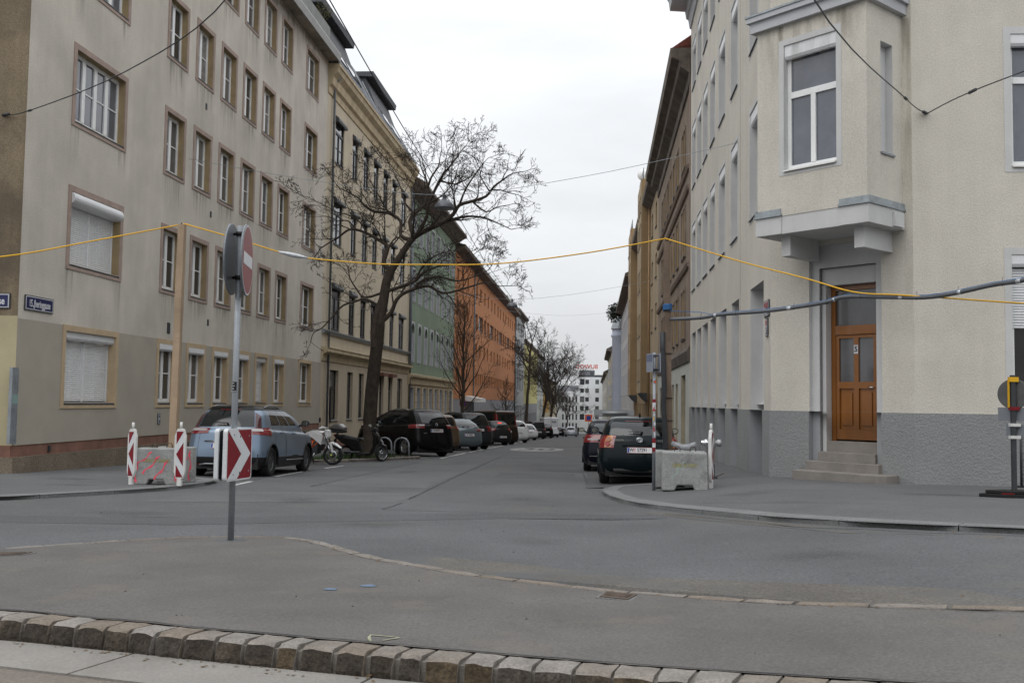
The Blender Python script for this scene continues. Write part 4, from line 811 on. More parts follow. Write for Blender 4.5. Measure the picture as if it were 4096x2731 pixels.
CH.window(.85,2.2,9.5,12.0,white_pl,dep=.1,cols=2,bars=(),transom=.68,fw=.08,panes=[P_blue],sill=darksill,sur=(.12,trimw,.01))
CH.wall('corner_plinth', -.0145, LC+.0145, -1.2, 1.143, [(dw[0]+.005,dw[1]-.005,-1.2,1.143)], rough, .2, y=.035, rev=rough_s, cap=True)
# white-grey panel around the door, then the door niche
pn = (.80,2.02,.2,3.98)
CH.wall('door_surround', dw[0], dw[1], 1.14, 4.43, [pn], trimw, .12, y=-.10, rev=trimw); CH.wall('door_surround_base', dw[0], dw[1], -.6, 1.14, [pn], rough_s, .12, y=-.099, rev=rough_s)
b = MB(); b.box(.80,.86,-.5,-.2,.35,3.7); b.box(1.94,2.02,-.5,-.2,.35,3.7); b.box(.80,2.02,-.5,-.2,3.64,3.99); CH.part('door_jamb', b, trimw)
dr = MB(); DX0, DX1, DZ0, DZ1 = .87, 1.93, .57, 3.63; yb = -.46
dr.box(DX0,DX0+.09,yb,yb+.08,DZ0,DZ1); dr.box(DX1-.09,DX1,yb,yb+.08,DZ0,DZ1); dr.box(DX0+.09,DX1-.09,yb,yb+.08,DZ1-.09,DZ1); dr.box(DX0+.09,DX1-.09,yb,yb+.09,2.66,2.84)
A0_, A1_ = DX0+.092, DX1-.092; mid = (A0_+A1_)/2
for (x0, x1, z0, z1) in ((A0_,A0_+.07,.6,2.65),(A1_-.07,A1_,.6,2.65),(A0_+.07,A1_-.07,.6,.80),(A0_+.07,A1_-.07,1.60,1.73),(A0_+.07,A1_-.07,2.59,2.65),(mid-.05,mid+.05,.80,1.60),(mid-.05,mid+.05,1.73,2.59)): dr.box(x0,x1,yb+.005,yb+.065,z0,z1)
for (x0, x1) in ((A0_+.07,mid-.05),(mid+.05,A1_-.07)):
    dr.prism_y([(x0+.002,.802),(x1-.002,.802),(x1-.002,1.598),(x0+.002,1.598)], yb+.01, yb+.025); dr.prism_y([(x0+.05,.88),(x1-.05,.88),(x1-.05,1.52),(x0+.05,1.52)], yb+.024, yb+.05)
door = CH.part('door', dr, doorw)
for (x0, x1, z0, z1) in ((A0_+.07,mid-.05,1.73,2.59),(mid+.05,A1_-.07,1.73,2.59),(DX0+.09,DX1-.09,2.84,DZ1-.09)):
    b = MB(); b.quad((x0,yb+.03,z0),(x1,yb+.03,z0),(x1,yb+.03,z1),(x0,yb+.03,z1)); b.build('pane', P_net, door); b = MB()
    for k in range(int((z1-z0)/.025)): b.box(x0,x1,yb+.026,yb+.029,z0+.025*k,z0+.025*k+.012)
    b.build('blind', interior, door)
b = MB(); b.box(mid-.045,mid+.045,yb+.066,yb+.07,2.28,2.45); o = b.build('number_plate', whiteen, door); lettering('5', txt_black, door, (mid,yb+.072,2.365), .15, rot=(PI/2,0,PI), ext=.001)
b = MB(); b.tube([(A0_+.05,yb+.07,1.62),(A0_+.05,yb+.12,1.62),(A0_+.17,yb+.12,1.62)], .011, 6); b.build('handle', chrome, door)
for (x0, x1, y0, y1, z0, z1) in ((.30,2.27,-.0,.48,-.5,.0),(.638,2.188,-.15,.16,-.1,.175),(.80,2.02,-.25,-.02,.17,.355),(.86,1.95,-.5,-.20,.3,.565)):
    b = MB(); b.box(x0,x1,y0,y1,z0,z1); bevel(CH.part('step', b, stepm), .012)
# bay
BU0, BU1, BY, BZ0, BZ1 = .19, 2.53, 1.237, 4.86, 8.56
bw = (.80,1.92,5.74,8.16)
CH.wall('bay_front', BU0, BU1, BZ0, BZ1, [bw], cream, .2, y=BY, rev=trimw)
CH.window(*bw, white_pl, dep=.13, cols=2, bars=(), transom=.60, fw=.075, panes=[P_blue], sill=white_pl, sur=(.11,trimw,.008), box=('flat',shutw,.27,.11), mull=.10, sillout=.05, y=BY)
b = MB(); s0, s1, t0, t1 = .337, .757, 5.86, 7.92
for (ya, yb_, za, zb) in ((0,s0,BZ0,BZ1),(s1,BY,BZ0,BZ1),(s0,s1,BZ0,t0),(s0,s1,t1,BZ1)): b.quad((BU0,ya,za),(BU0,yb_,za),(BU0,yb_,zb),(BU0,ya,zb))
CH.part('bay_side', b, cream)
b = MB(); x_ = BU0+.14; b.quad((BU0,s0,t0),(x_,s0,t0),(x_,s0,t1),(BU0,s0,t1)); b.quad((BU0,s1,t0),(x_,s1,t0),(x_,s1,t1),(BU0,s1,t1)); b.quad((x_,s0,t0),(x_,s1,t0),(x_,s1,t1),(x_,s0,t1)); b.quad((BU0,s0,t1),(x_,s0,t1),(x_,s1,t1),(BU0,s1,t1)); b.quad((BU0,s0,t0),(x_,s0,t0),(x_,s1,t0),(BU0,s1,t0)); CH.part('slit_niche', b, trimw)
b = MB(); b.box(BU0-.035,BU0+.1,s0-.03,s1+.03,t0-.03,t0+.005); CH.part('slit_sill', b, zinc)
b = MB(); b.quad((BU1,0,BZ0),(BU1,BY,BZ0),(BU1,BY,BZ1),(BU1,0,BZ1)); CH.part('bay_side', b, cream)
b = MB(); b.prism([(BU0-.03,0),(BU0-.03,BY+.02),(BU0+.55,BY+.02),(BU0+.55,BY-.01),(BU1-.55,BY-.01),(BU1-.55,BY+.02),(BU1+.03,BY+.02),(BU1+.03,0)], 4.52, 4.86); CH.part('bay_slab', b, trimw)
b = MB(); b.box(BU0-.09,BU0-.03,.12,BY*.35,4.54,4.80); CH.part('slab_block', b, trimw)
for (a, c) in ((BU0-.06,BU0+.56),(BU1-.56,BU1+.06)):
    b = MB(); b.box(a,c,-.0 if a < 1 else BY-.2,BY+.055,4.862,4.90); b.prism([(a+.02,0 if a < 1 else BY-.2),(a+.02,BY+.03),(c-.01,BY+.03),(c-.01,0 if a < 1 else BY-.2)], 4.90, 5.0); CH.part('flashing', b, flash)
for (a, c) in ((.40,.60),(1.95,2.15)):
    b = MB(); b.box(a,c,.0,1.0,4.12,4.53); bevel(CH.part('bracket', b, trimw), .01)
b = MB(); b.prism([(BU0-.1,0),(BU0-.1,BY+.1),(BU1+.1,BY+.1),(BU1+.1,0)], 8.56, 8.76); b.prism([(BU0-.16,0),(BU0-.16,BY+.16),(BU1+.16,BY+.16),(BU1+.16,0)], 8.76, 8.86); CH.part('bay_cornice', b, cornw)
b = MB(); b.prism([(BU0-.18,0),(BU0-.18,BY+.18),(BU1+.18,BY+.18),(BU1+.18,0)], 8.862, 8.90); CH.part('bay_roof', b, flash)
# cross-street wall
CR = Sub(BR, (5.83,18.70,0), PI, -1)
cw_ = [(1.78,3.3,5.7,8.15),(1.74,3.3,1.6,4.05),(1.78,3.3,9.6,12.0)]
CR.wall('cross_street_wall', 0, 16, 1.14, 16.6, cw_+[(u+4.2,w_+4.2,a,c) for u, w_, a, c in cw_], cream, .25, rev=trimw)
for (u, w_, a, c) in cw_:
    for d_ in (0,4.2):
        CR.window(u+d_,w_+d_,a,c,white_pl,dep=.14,cols=2,bars=(),transom=.66 if a > 4 else None,fw=.08,panes=[P_blue] if a > 4 else [P_dark],sill=white_pl,sur=(.13,trimw,.008),box=('flat',shutw,.22,.13),shut=(shutw,.56,.2) if a < 4 else None,mull=.1)
CR.wall('cross_street_plinth', -.0145, 16, -.8, 1.143, [], rough, .1, y=.035, cap=True)
b = MB(); b.quad((-16,0,-.8),(-16,-9,-.8),(-16,-9,16.6),(-16,0,16.6)); CR.part('party_wall', b, cream)
b = MB(); b.box(-16,0.3,-.1,.9,16.62,17.8); CR.part('cornice', b, cornw)
splash = stain_mat('splash_dirt', (.09,.075,.055), .8, 5.)
for (K, u0, u1, zl, zh) in ():
    b = MB(); X0, X1 = K.X(u0), K.X(u1); b.quad((X0,.039,zh),(X1,.039,zh),(X1,.039,zl),(X0,.039,zl)); o = K.part('splash_dirt', b, splash)
pale = stain_mat('pale_wash', (.70,.69,.65), .55, 4.)
for (u0, u1, zl, zh) in ():
    b = MB(); X0, X1 = CR.X(u0), CR.X(u1); b.quad((X0,.004,zl),(X1,.004,zl),(X1,.004,zh),(X0,.004,zh)); CR.part('pale_wash', b, pale)
dk = stain_mat('dark_streaks', (.22,.19,.14), .6, 5.)
for (K, u0, u1, zl, zh, yy) in ((CH,0.0,.19,2.0,8.5,.004),(CH,BU0,BU1,7.2,8.55,BY+.004)):  # corner strip's shadow put into colour; bay front streaked darker towards its top
    b = MB(); X0, X1 = K.X(u0), K.X(u1); b.quad((X0,yy,zl),(X1,yy,zl),(X1,yy,zh),(X0,yy,zh)); K.part('dark_streaks', b, dk)
# signs on the street side
plate_sign('street_sign', (3.615,21.30,3.28), PI/2-R_(.4), .62, .34, '15.,Jheringgasse', .33, 'blue and red street sign behind the grey pipe on the cream corner house', 'street sign', .2, red=True)
plate_sign('house_number_sign', (3.615,21.28,2.88), PI/2-R_(.4), .26, .38, '37', .8, 'small blue plate with number 37 under the street sign', 'house number', .22, red=True)

# ------------------------------------------------------------------ brown weathered house
wb = mat('stucco_brown', (.245,.195,.15), .95, var=.22, vs=.9, fine=.12, streak=.25, bump=.25, bs=40, dirt=((.34,.31,.27),1.1,.57,.6)); wbp = mat('stucco_rose_brown', (.25,.185,.15), .95, var=.15, vs=1, streak=.2)
wbase = mat('base_offwhite', (.50,.505,.48), .9, var=.1, vs=1); och = mat('frame_ochre', (.48,.32,.12), .8, var=.1); stain = mat('cornice_dark', (.15,.125,.105), .95, var=.3, vs=1, dirt=((.06,.05,.045),1.2,.5,.7))
BB = Bld('brown_house', (3.80,39.6,0), PI/2-R_(.4), 1, 'weathered brown-grey stucco house with off-white ground floor right of the street'); Y0 = 39.6; LB = 62.2-Y0
rowsB = [(4.05,6.05),(7.55,9.55),(11.35,12.95)]; colsB = [(42.2,43.0),(43.2,44.0)]+[(45.95+2.3*i,46.95+2.3*i) for i in range(6)]
ops = [(U(a),U(c),za,zb) for za, zb in rowsB for a, c in colsB if U(c) < LB]
BB.wall('wall', 0, LB, 3.1, 15.0, ops, wb, .25, rev=och)
for o_ in ops: BB.window(*o_, och, dep=.16, cols=1 if o_[1]-o_[0] < .9 else 2, bars=(), transom=.7, fw=.07, panes=[P_mid,P_dark,P_net], sill=zinc, sillout=.08, sur=(.1,wb,.05))
gB = [(U(42.05),U(44.3),-1.4,2.48)]+[(U(46.2+2.5*i),U(47.5+2.5*i),-.5,2.17) for i in range(6)]
BB.wall('wall_ground_floor', 0, LB, -2.2, 3.1, gB, wbase, .3, rev=mat('reveal_stained', (.40,.36,.26), .9, var=.2, vs=1.5))
for o_ in gB: BB.window(*o_, frg, dep=.25, cols=2, bars=(), transom=.75, fw=.08, panes=[P_dark,P_far])
b = MB(); BB.box(b, 0, .55, .0, .05, 3.15, 15); BB.part('pilaster', b, wbp)
mould(BB,'base_ledge',0,LB,[(-.02,2.95),(.06,2.95),(.16,3.35),(.06,3.55),(-.02,3.6)],stain)
for z in (6.75,9.9,10.75): mould(BB,'belt_course',.6,LB,[(-.02,z),(.08,z+.03),(.14,z+.16),(.02,z+.22),(-.02,z+.22)],wbp)
mould(BB,'cornice',-.0,LB,[(-.1,14.0),(.08,14.1),(.1,14.5),(.45,14.75),(.5,15.0),(.8,15.15),(.85,15.5),(-.1,15.7)],stain)
b = MB(); b.prism_x([(.8,15.5),(-4,18.8),(-9,15.6)], 0, LB); BB.part('roof', b, mat('tile_roof', (.20,.06,.045), .85, var=.2, vs=3)); BB.shell(.01, LB, -2.2, 14.9, 9, wb)
# ------------------------------------------------------------------ ochre house with projecting bays
wo_ = mat('plaster_ochre_brown', (.27,.19,.105), .95, var=.12, vs=.8, fine=.06, streak=.15); wo2 = mat('plaster_ochre_light', (.36,.28,.185), .95, var=.1, vs=.8)
BO = Bld('ochre_bay_house', (3.97,62.2,0), PI/2, 1, 'ochre house with tall projecting bays on the right side of the street'); Y0 = 62.2; LO = 100-Y0
rowsO = [(2.9,4.5),(6.15,7.75),(9.45,11.0),(12.75,14.35)]; colsO = [(64.1,65.6),(68.3,69.9),(78.5,80.0),(82,83.5),(86,87.5)]
ops = [(U(a),U(c),za,zb) for za, zb in rowsO for a, c in colsO]
BO.wall('wall', 0, LO, 1.9, 15.2, ops, wo2, .2); 
for o_ in ops: BO.window(*o_, brown_eave, dep=.14, cols=2, bars=(), fw=.08, panes=[P_dark,P_far], sill=zinc, sillout=.08)
gO = [(U(63.5+3*i),U(64.9+3*i),-1.6,1.2) for i in range(12)]; BO.wall('wall_ground_floor', 0, LO, -3.5, 1.9, gO, wo_, .25)
for o_ in gO: BO.window(*o_, brown_eave, dep=.2, cols=2, bars=(), transom=.7, fw=.08, panes=[P_dark])
for (ya, yb_) in ((71.5,77.6),(92,98.2)):
    wz = [(U(ya)+d,U(ya)+d+1.1,za,zb) for za, zb in rowsO+[(15.2,16.4)] for d in (.9,2.5,4.1)]
    BO.wall('bay_front', U(ya), U(yb_), 2.0, 17.4, wz, wo2, .15, y=.66)
    for o_ in wz: BO.window(*o_, brown_eave, dep=.1, cols=2, bars=(), fw=.07, panes=[P_dark,P_far], sill=zinc, sillout=.06, y=.66)
    b = MB(); 
    for x in (U(ya),U(yb_)): b.quad((x,0,2),(x,.66,2),(x,.66,17.4),(x,0,17.4))
    b.quad((U(ya),0,17.4),(U(yb_),0,17.4),(U(yb_),.66,17.4),(U(ya),.66,17.4)); BO.part('bay_side', b, wo_)
    b = MB(); b.prism_x([(-.01,1.35),(.3,1.6),(.62,2.0),(-.01,2.0)], U(ya)-.02, U(yb_)+.02); BO.part('bay_corbel', b, steel_d)
    b = MB(); 
    for k in range(7): x = U(ya)+.1+k; b.tube([(x,.5,17.4),(x,.5,18.2)], .03, 4)
    b.tube([(U(ya),.5,18.2),(U(yb_),.5,18.2)], .03, 4); BO.part('roof_railing', b, zinc)
mould(BO,'eaves',0,LO,[(-.1,15.0),(.6,15.5),(.65,15.8),(-.1,16.0)],stain); BO.shell(.01, LO, -3.6, 15.3, 9, wo2)
downpipe(BO, U(70.9), .12, -1.5, 15.1, mat('pipe_brown', (.30,.19,.10), .6, var=.1), .07)
b = MB(); b.lathe([(0,.0),(.2,.03),(.35,.1),(.45,.2)], 16, axis='x', c=(U(74),.4,18.3)); b.tube([(U(74),.4,17.4),(U(74),.4,18.3)], .03, 5); BO.part('satellite_dish', b, white_pl)
# ------------------------------------------------------------------ farther right row
wst = mat('stucco_white_grey', (.44,.445,.45), .9, var=.15, vs=.8, streak=.2)
simple_house('white_ornate_house', 'white-grey ornate stucco house with heavy cornice behind the ochre bays', 100, 146, 14.0, wst, [(-2.5,.4),(2.4,4.8),(6.1,8.3),(9.6,11.6)], [1.5+3.4*i for i in range(13)], 1.4, x=3.95, left=False, trim=cornw, over=.9)
bl = mat('render_pale_blue', (.42,.47,.56), .9, var=.06, vs=.5)
BT = Bld('pale_blue_tower_house', (3.95,146,0), PI/2, 1, 'pale blue house with a round corner turret far down the right side'); b = MB()
b.lathe([(1.35,-5),(1.35,10.8),(1.5,11.0),(1.5,11.3),(1.35,11.4),(1.35,12.1)], 20, c=(1.3,-.05,0)); BT.part('turret', b, bl); b = MB(); b.lathe([(1.55,12.1),(1.35,12.9),(.9,13.6),(.3,14.0),(.08,14.8),(0,15)], 20, c=(1.3,-.05,0)); BT.part('turret_dome', b, zinc)
for z in (-2.6,1.0,4.4,7.8):
    for a in (200,250,300): b = MB(); c_ = Vector((1.3+1.36*math.cos(R_(a+180-90)), -.05+1.36*math.sin(R_(a-90+180)), z)); t_ = Vector((-math.sin(R_(a+90)), math.cos(R_(a+90)), 0)); b.quad(c_-t_*.3, c_+t_*.3, c_+t_*.3+Vector((0,0,1.7)), c_-t_*.3+Vector((0,0,1.7))); BT.part('window', b, P_far)
BT.wall('wall', 1.3, 16, -6, 11.0, [(3+3*i,4.3+3*i,z,z+1.8) for i in range(4) for z in (-2.6,1,4.4,7.8)], bl, .2)
for i in range(4):
    for z in (-2.6,1,4.4,7.8): BT.window(3+3*i,4.3+3*i,z,z+1.8,lilac,dep=.1,cols=2,bars=(),fw=.08,panes=[P_far])
BT.shell(0.5, 16, -6, 11, 9, bl)
simple_house('cream_ornate_house', 'cream and ochre ornate house beyond the pale blue turret', 163, 200, 9.8, mat('stucco_ornate', (.46,.41,.31), .9, var=.2, vs=1), [(-4.2,-1.8),(-.4,1.6),(2.6,4.4),(5.6,7.4)], [1.5+3.1*i for i in range(11)], 1.3, x=2.85, left=False, trim=cornw, over=.8)
simple_house('white_far_house', 'pale house with dark windows at the far right end of the street', 200, 298, 7.2, mat('stucco_far', (.47,.46,.43), .9, var=.12, vs=.6), [(-5.6,-3.2),(-2.0,.2),(1.4,3.3),(4.3,6.0)], [1.5+3.3*i for i in range(28)], 1.3, x=2.55, left=False, trim=None, over=.6)

# ------------------------------------------------------------------ houses across the junction behind the photographer (seen in reflections)
simple_house('facing_house', 'grey-beige house across the junction behind the photographer', -26, 8, 11.0, mat('plaster_facing', (.42,.39,.33), .95, var=.1), [(1.2,3.2),(4.6,6.6),(8.0,10.0)], [2+3.4*i for i in range(9)], 1.4, x=-38, rz=0, left=False)
simple_house('facing_house', 'sand-coloured house across the junction behind the photographer, nearer the right', -26, 14, 12.5, mat('plaster_facing_sand', (.45,.40,.31), .95, var=.1), [(1.2,3.2),(4.6,6.6),(8.0,10.0)], [2+3.4*i for i in range(11)], 1.4, x=-2, rz=0, left=False)
# ------------------------------------------------------------------ cars: stacked rounded outlines, cut into body, glass, lights
class Shell:
    """levels: (z_rear, z_front, y_rear, y_front, half_width, r_rear, r_front); s in 0..1 runs rear centre -> side -> front centre"""
    def __init__(s, levels, bow=.07): s.lv = levels; s.bow = bow; s.n = len(levels)-1
    def par(s, t):
        t = min(max(t,0), s.n-1e-6); i = int(t); f = t-i; L = s.lv
        p0, p1, p2, p3 = L[max(i-1,0)], L[i], L[i+1], L[min(i+2,s.n)]; out = []
        for a, b, c, d in zip(p0,p1,p2,p3):
            m1, m2 = (c-a)/2, (d-b)/2; lim = 1.2*abs(c-b); m1 = max(-lim,min(lim,m1)); m2 = max(-lim,min(lim,m2))
            if (c-b)*m1 < 0: m1 = 0
            if (c-b)*m2 < 0: m2 = 0
            f2, f3 = f*f, f*f*f; out.append((2*f3-3*f2+1)*b+(f3-2*f2+f)*m1+(-2*f3+3*f2)*c+(f3-f2)*m2)
        return out
    def at(s, side, t, u):
        zr, zf, yr, yf, w, rr, rf = s.par(t); rr = min(rr, w*.98); rf = min(rf, w*.98); bow = s.bow*min(1, w/.5)
        if u < .2: k = u/.2; x = k*(w-rr); y = yr+bow*k*k
        elif u < .3: a = (u-.2)/.1*PI/2; x = w-rr+rr*math.sin(a); y = yr+bow+rr*1.15*(1-math.cos(a))
        elif u < .75: k = (u-.3)/.45; y = (yr+bow+rr*1.15)*(1-k)+(yf-bow*1.4-rf*1.3)*k; x = w+.012*math.sin(PI*k)
        elif u < .85: a = (u-.75)/.1*PI/2; x = w-rf+rf*math.cos(a); y = yf-bow*1.4-rf*1.3*(1-math.sin(a))
        else: k = 1-(u-.85)/.15; x = k*(w-rf); y = yf-bow*1.4*k*k
        q = (y-yr)/max(1e-3, yf-yr); z = zr+(zf-zr)*q
        return Vector((side*x, y, z))
    def nrm(s, side, t, u):
        e = .02; p = s.at(side,t,u); a = s.at(side,min(t+e,s.n-1e-3),u)-s.at(side,max(t-e,0),u); c = s.at(side,t,min(u+.004,.999))-s.at(side,t,max(u-.004,0.0))
        n = a.cross(c); 
        if n.length < 1e-9: return Vector((0,-1,0))
        n.normalize(); o = Vector((p.x, p.y*.3, 0)); 
        return n if n.dot(Vector((p.x, p.y, .4))) >= 0 else -n
    def patch(s, side, t0, t1, u0, u1, nt=4, nu=6, off=.006, m=0, b=None):
        b = b or MB(); vs_ = []
        for i in range(nt+1):
            for j in range(nu+1):
                t, u = t0+(t1-t0)*i/nt, u0+(u1-u0)*j/nu; vs_.append(s.at(side,t,u)+s.nrm(side,t,u)*off)
        return b.add(vs_, [(i*(nu+1)+j, i*(nu+1)+j+1, (i+1)*(nu+1)+j+1, (i+1)*(nu+1)+j) for i in range(nt) for j in range(nu)], m, True)
    def patchf(s, side, pts_fn, n=8, nt=4, off=.006, b=None, m=0):
        """patch with t-range depending on u: pts_fn(u_frac)->(u,t0,t1)"""
        b = b or MB(); vs_ = []
        for j in range(n+1):
            u, t0, t1 = pts_fn(j/n)
            for i in range(nt+1): t = t0+(t1-t0)*i/nt; vs_.append(s.at(side,t,u)+s.nrm(side,t,u)*off)
        k = nt+1
        return b.add(vs_, [(j*k+i, j*k+i+1, (j+1)*k+i+1, (j+1)*k+i) for j in range(n) for i in range(nt)], m, True)
def levels(L, Wd, H, belt, cowl, rake_r, rake_f, tuck=.30, hood=None, rtop=None, rb=0.0, boot=0.0, gh=.70, rr=.28):
    """cowl: y of windscreen base from the nose; rake_*: how far glass leans over its height; boot: rear deck length"""
    w = Wd/2; yr, yf = -L/2, L/2; hood = hood or belt-.10; c = yf-cowl; zt = H
    return [(.20,.20,yr+.14,yf-.14,w*.91,rr,.40),(.30,.28,yr+.04,yf-.04,w*.965,rr,.42),(.45,.42,yr+.00,yf,w*.995,rr,.45),(.60,.56,yr+.015,yf-.01,w*1.0,rr,.45),(.78,.68,yr+.05,yf-.06,w*.99,rr,.45),
            (belt-.05,hood-.06,yr+.10+rb,yf-.18,w*.965,rr,.45),(belt+.0,hood+.01,yr+.135+rb+boot,c+.12,w*.925,rr,.30),(belt+.035,belt+.03,yr+.16+rb+boot,c,w*.90,rr*.9,.22),
            (belt+(zt-belt)*.5,belt+(zt-belt)*.52,yr+.16+rb+boot+rake_r*.5,c-rake_f*.52,w*(.90+gh)/2+.02,rr*.8,.22),(zt-.13,zt-.12,yr+.16+rb+boot+rake_r,c-rake_f,w*gh+.03,rr*.7,.22),(zt-.055,zt-.05,yr+.24+rb+boot+rake_r,c-rake_f-.12,w*gh-.05,rr*.6,.22),
            (zt-.015,zt-.02,yr+.45+rb+boot+rake_r,c-rake_f-.4,w*gh*.72,.2,.2),(zt,zt,yr+.8+rb+boot+rake_r,c-rake_f-.7,w*.3,.1,.1),(zt+.002,zt+.002,yr+1.0+rb+boot+rake_r,c-rake_f-.9,.004,.001,.001)]
TB = 7.0      # level index of the glass base; roof edge at 9
_wheels = {}
def wheel_meshes(r, wd, style, dark):
    k = (round(r,3), wd, style, dark)
    if k in _wheels: return _wheels[k]
    t = MB(); rim = r*.66
    t.lathe([(rim,-wd*.42),(rim+.02,-wd/2),(r-.03,-wd/2),(r-.005,-wd*.38),(r,-wd*.2),(r,wd*.2),(r-.005,wd*.38),(r-.03,wd/2),(rim+.02,wd/2),(rim,wd*.42)], 28, axis='x')
    m = MB(); m.lathe([(rim,-wd*.4),(rim,wd*.40),(rim-.02,wd*.42),(rim-.035,wd*.36),(rim-.04,-wd*.1)], 28, 0, 'x')
    m.disc(rim-.02, 24, (-wd*.05,0,0), 'x', 1); m.lathe([(0,wd*.36),(.055,wd*.36),(.07,wd*.3),(.07,0)], 12, 0, 'x')
    ns = {5:5,7:7,10:10}.get(style,5); sp_w = {5:.055,7:.04,10:.022}.get(style,.05)
    for q in range(ns):
        a = 2*PI*q/ns
        for da in ((-.10,.10) if style == 10 else (0,)):
            d = Vector((0,math.cos(a+da),math.sin(a+da))); n = Vector((0,-math.sin(a+da),math.cos(a+da)))
            p = [d*.05-n*sp_w*.7, d*(rim-.02)-n*sp_w, d*(rim-.02)+n*sp_w, d*.05+n*sp_w*.7]
            m.add([x+Vector((wd*.34,0,0)) for x in p]+[x+Vector((wd*.12,0,0)) for x in p], [(0,1,2,3),(0,4,5,1),(2,6,7,3)], 0)
    _wheels[k] = (t.mesh('wheel', rubber), m.mesh('rim', [alu_d if dark else alu, black])); return _wheels[k]
def number_plate(root, y, z, txt, tilt=0, w=.52, x=0, tiny=False):
    o = MB(); o.box(-w/2,w/2,-.008,.006,-.06,.06); o = o.build('number_plate', plate_w, root, (x,y,z), (tilt,0,0))
    b = MB(); b.box(-w/2+.006,-w/2+.045,-.010,-.008,-.05,.05); b.build('blue_band', plate_b, o)
    b = MB(); b.box(-w/2,w/2,-.0095,-.008,.056,.06); b.box(-w/2,w/2,-.0095,-.008,-.06,-.056); b.build('red_edge', plate_r, o)
    if txt:
        if tiny: lettering(txt, txt_black, o, (.02,-.0095,0), .105, ext=.0005, sx=.75)
        else:
            lettering(txt.split()[0], txt_black, o, (-w/2+.09,-.0095,0), .105, ext=.0005, sx=.78); lettering(txt.split()[1], txt_black, o, (.055,-.0095,0), .105, ext=.0005, sx=.80)
            b = MB(); b.prism_y([(-w/2+.13,.035),(-w/2+.175,.035),(-w/2+.172,-.015),(-w/2+.1525,-.038),(-w/2+.133,-.015)], -.0105, -.0085); b.build('crest', plate_r, o)
            b = MB(); b.box(-w/2+.148,-w/2+.157,-.0115,-.0105,-.03,.035); b.box(-w/2+.133,-w/2+.172,-.0115,-.0105,.0,.009); b.build('crest_cross', plate_w, o)
    return o
def car(name, label, loc, head, L, Wd, H, pm, lv, group=None, cat='car', wr=.315, axles=None, wheel=5, wheel_dark=False, glass=None, res=(3,58), sides=None, rearwin=(7.12,8.9,.0,.205), trim=True, txt=None, plate_z=.72, plate_w=.52,
        tails=None, seats=False, rails=None, mirrors=True, roofm=None, bumper_t=1.35, handles=True, extra=None, side_t=(7.18,8.88), spoiler=True, tinyplate=False, bumperm=None, seams=True, lowm=None):
    z = zr(loc[0], loc[1]); sl = math.atan(.027); root = empty(name, (loc[0], loc[1], z), 0, label, cat, group); root.rotation_euler = Matrix.Rotation(-sl,3,'X').to_4x4().to_euler() if abs(head) < .01 else (Matrix.Rotation(-sl,3,'X') @ Matrix.Rotation(head,3,'Z')).to_euler()
    S = Shell(lv); glass = glass or car_glass_o; rt, ru = res; sides = sides or [(.335,.455),(.475,.60),(.62,.70)]
    ax = axles or (-L/2+.85, L/2-.88); Ra = wr+.055
    us = []; segs = ((0,.2,10),(.2,.3,7),(.3,.75,ru),(.75,.85,6),(.85,1,8))
    for a, c, n in segs: us += [a+(c-a)*i/n for i in range(n)]
    us.append(1.0); ts = []
    for i in range(S.n): ts += [i+k/rt for k in range(rt)]
    ts = sorted(set([round(t,4) for t in ts]+[round(x,4) for x in (rearwin[0],rearwin[1],side_t[0],side_t[1],bumper_t)]))+[float(S.n)]
    us = sorted(set([round(u,4) for u in us]+[round(x,4) for p in sides for x in p]+[round(rearwin[3],4),.765,.05,.10]))
    body, low, roof = MB(), MB(), MB(); glasses = {}; vmap = {}
    def addq(tgt, q, flip):
        ids = []
        for p in q:
            kk = (id(tgt), round(p.x,4), round(p.y,4), round(p.z,4))
            if kk not in vmap: vmap[kk] = len(tgt.v); tgt.v.append(tuple(p))
            ids.append(vmap[kk])
        if len(set(ids)) < 3: return
        ids = list(dict.fromkeys(ids)); tgt.f.append(tuple(ids if not flip else ids[::-1])); tgt.m.append(0); tgt.sm.append(True)
    for side in (-1,1):
        G = [[S.at(side,t,u) for u in us] for t in ts]
        for i in range(len(ts)-1):
            tm = (ts[i]+ts[i+1])/2
            for j in range(len(us)-1):
                um = (us[j]+us[j+1])/2; q = [G[i][j],G[i][j+1],G[i+1][j+1],G[i+1][j]]; c = (q[0]+q[1]+q[2]+q[3])/4
                if tm < 6 and .24 < um < .82 and any((c.y-a)**2+(c.z-wr)**2 < Ra**2 for a in ax): continue
                key = None
                if rearwin[0] < tm < rearwin[1] and um < rearwin[3]: key = ('rear_window', 0)
                elif side_t[0] < tm < side_t[1]:
                    for k, (a, e) in enumerate(sides):
                        if a < um < e: key = ('side_window', side*(k+1))
                    if um > .765: key = ('windscreen', 0)
                tgt = body
                if key: tgt = glasses.setdefault(key, MB())
                elif tm < bumper_t and lowm: tgt = low
                elif roofm and tm > 8.9 and um > .0: tgt = roof
                addq(tgt, q, side < 0)
    bo = body.build('body', pm, root)
    if low.f: low.build('lower_trim', lowm, root)
    if roof.f: roof.build('roof', roofm, root)
    for (nm, k), mb_ in glasses.items(): mb_.build(nm, glass, root)
    # dark inside, floor and arches
    w = Wd/2; b = MB(); b.box(-w+.14,w-.14,-L/2+.14,L/2-.2,.18,.52); b.box(-w+.28,w-.28,-L/2+.2,L/2-.3,.52,lv[6][0]-.06)
    for side in (-1,1):
        for a in ax: b.lathe([(Ra-.004,0),(Ra-.004,.26)], 20, 0, 'x', (side*(w-.015) if side < 0 else w-.275, a, wr), a0=-.2, a1=PI+.2)
    b.build('underbody', black, root)
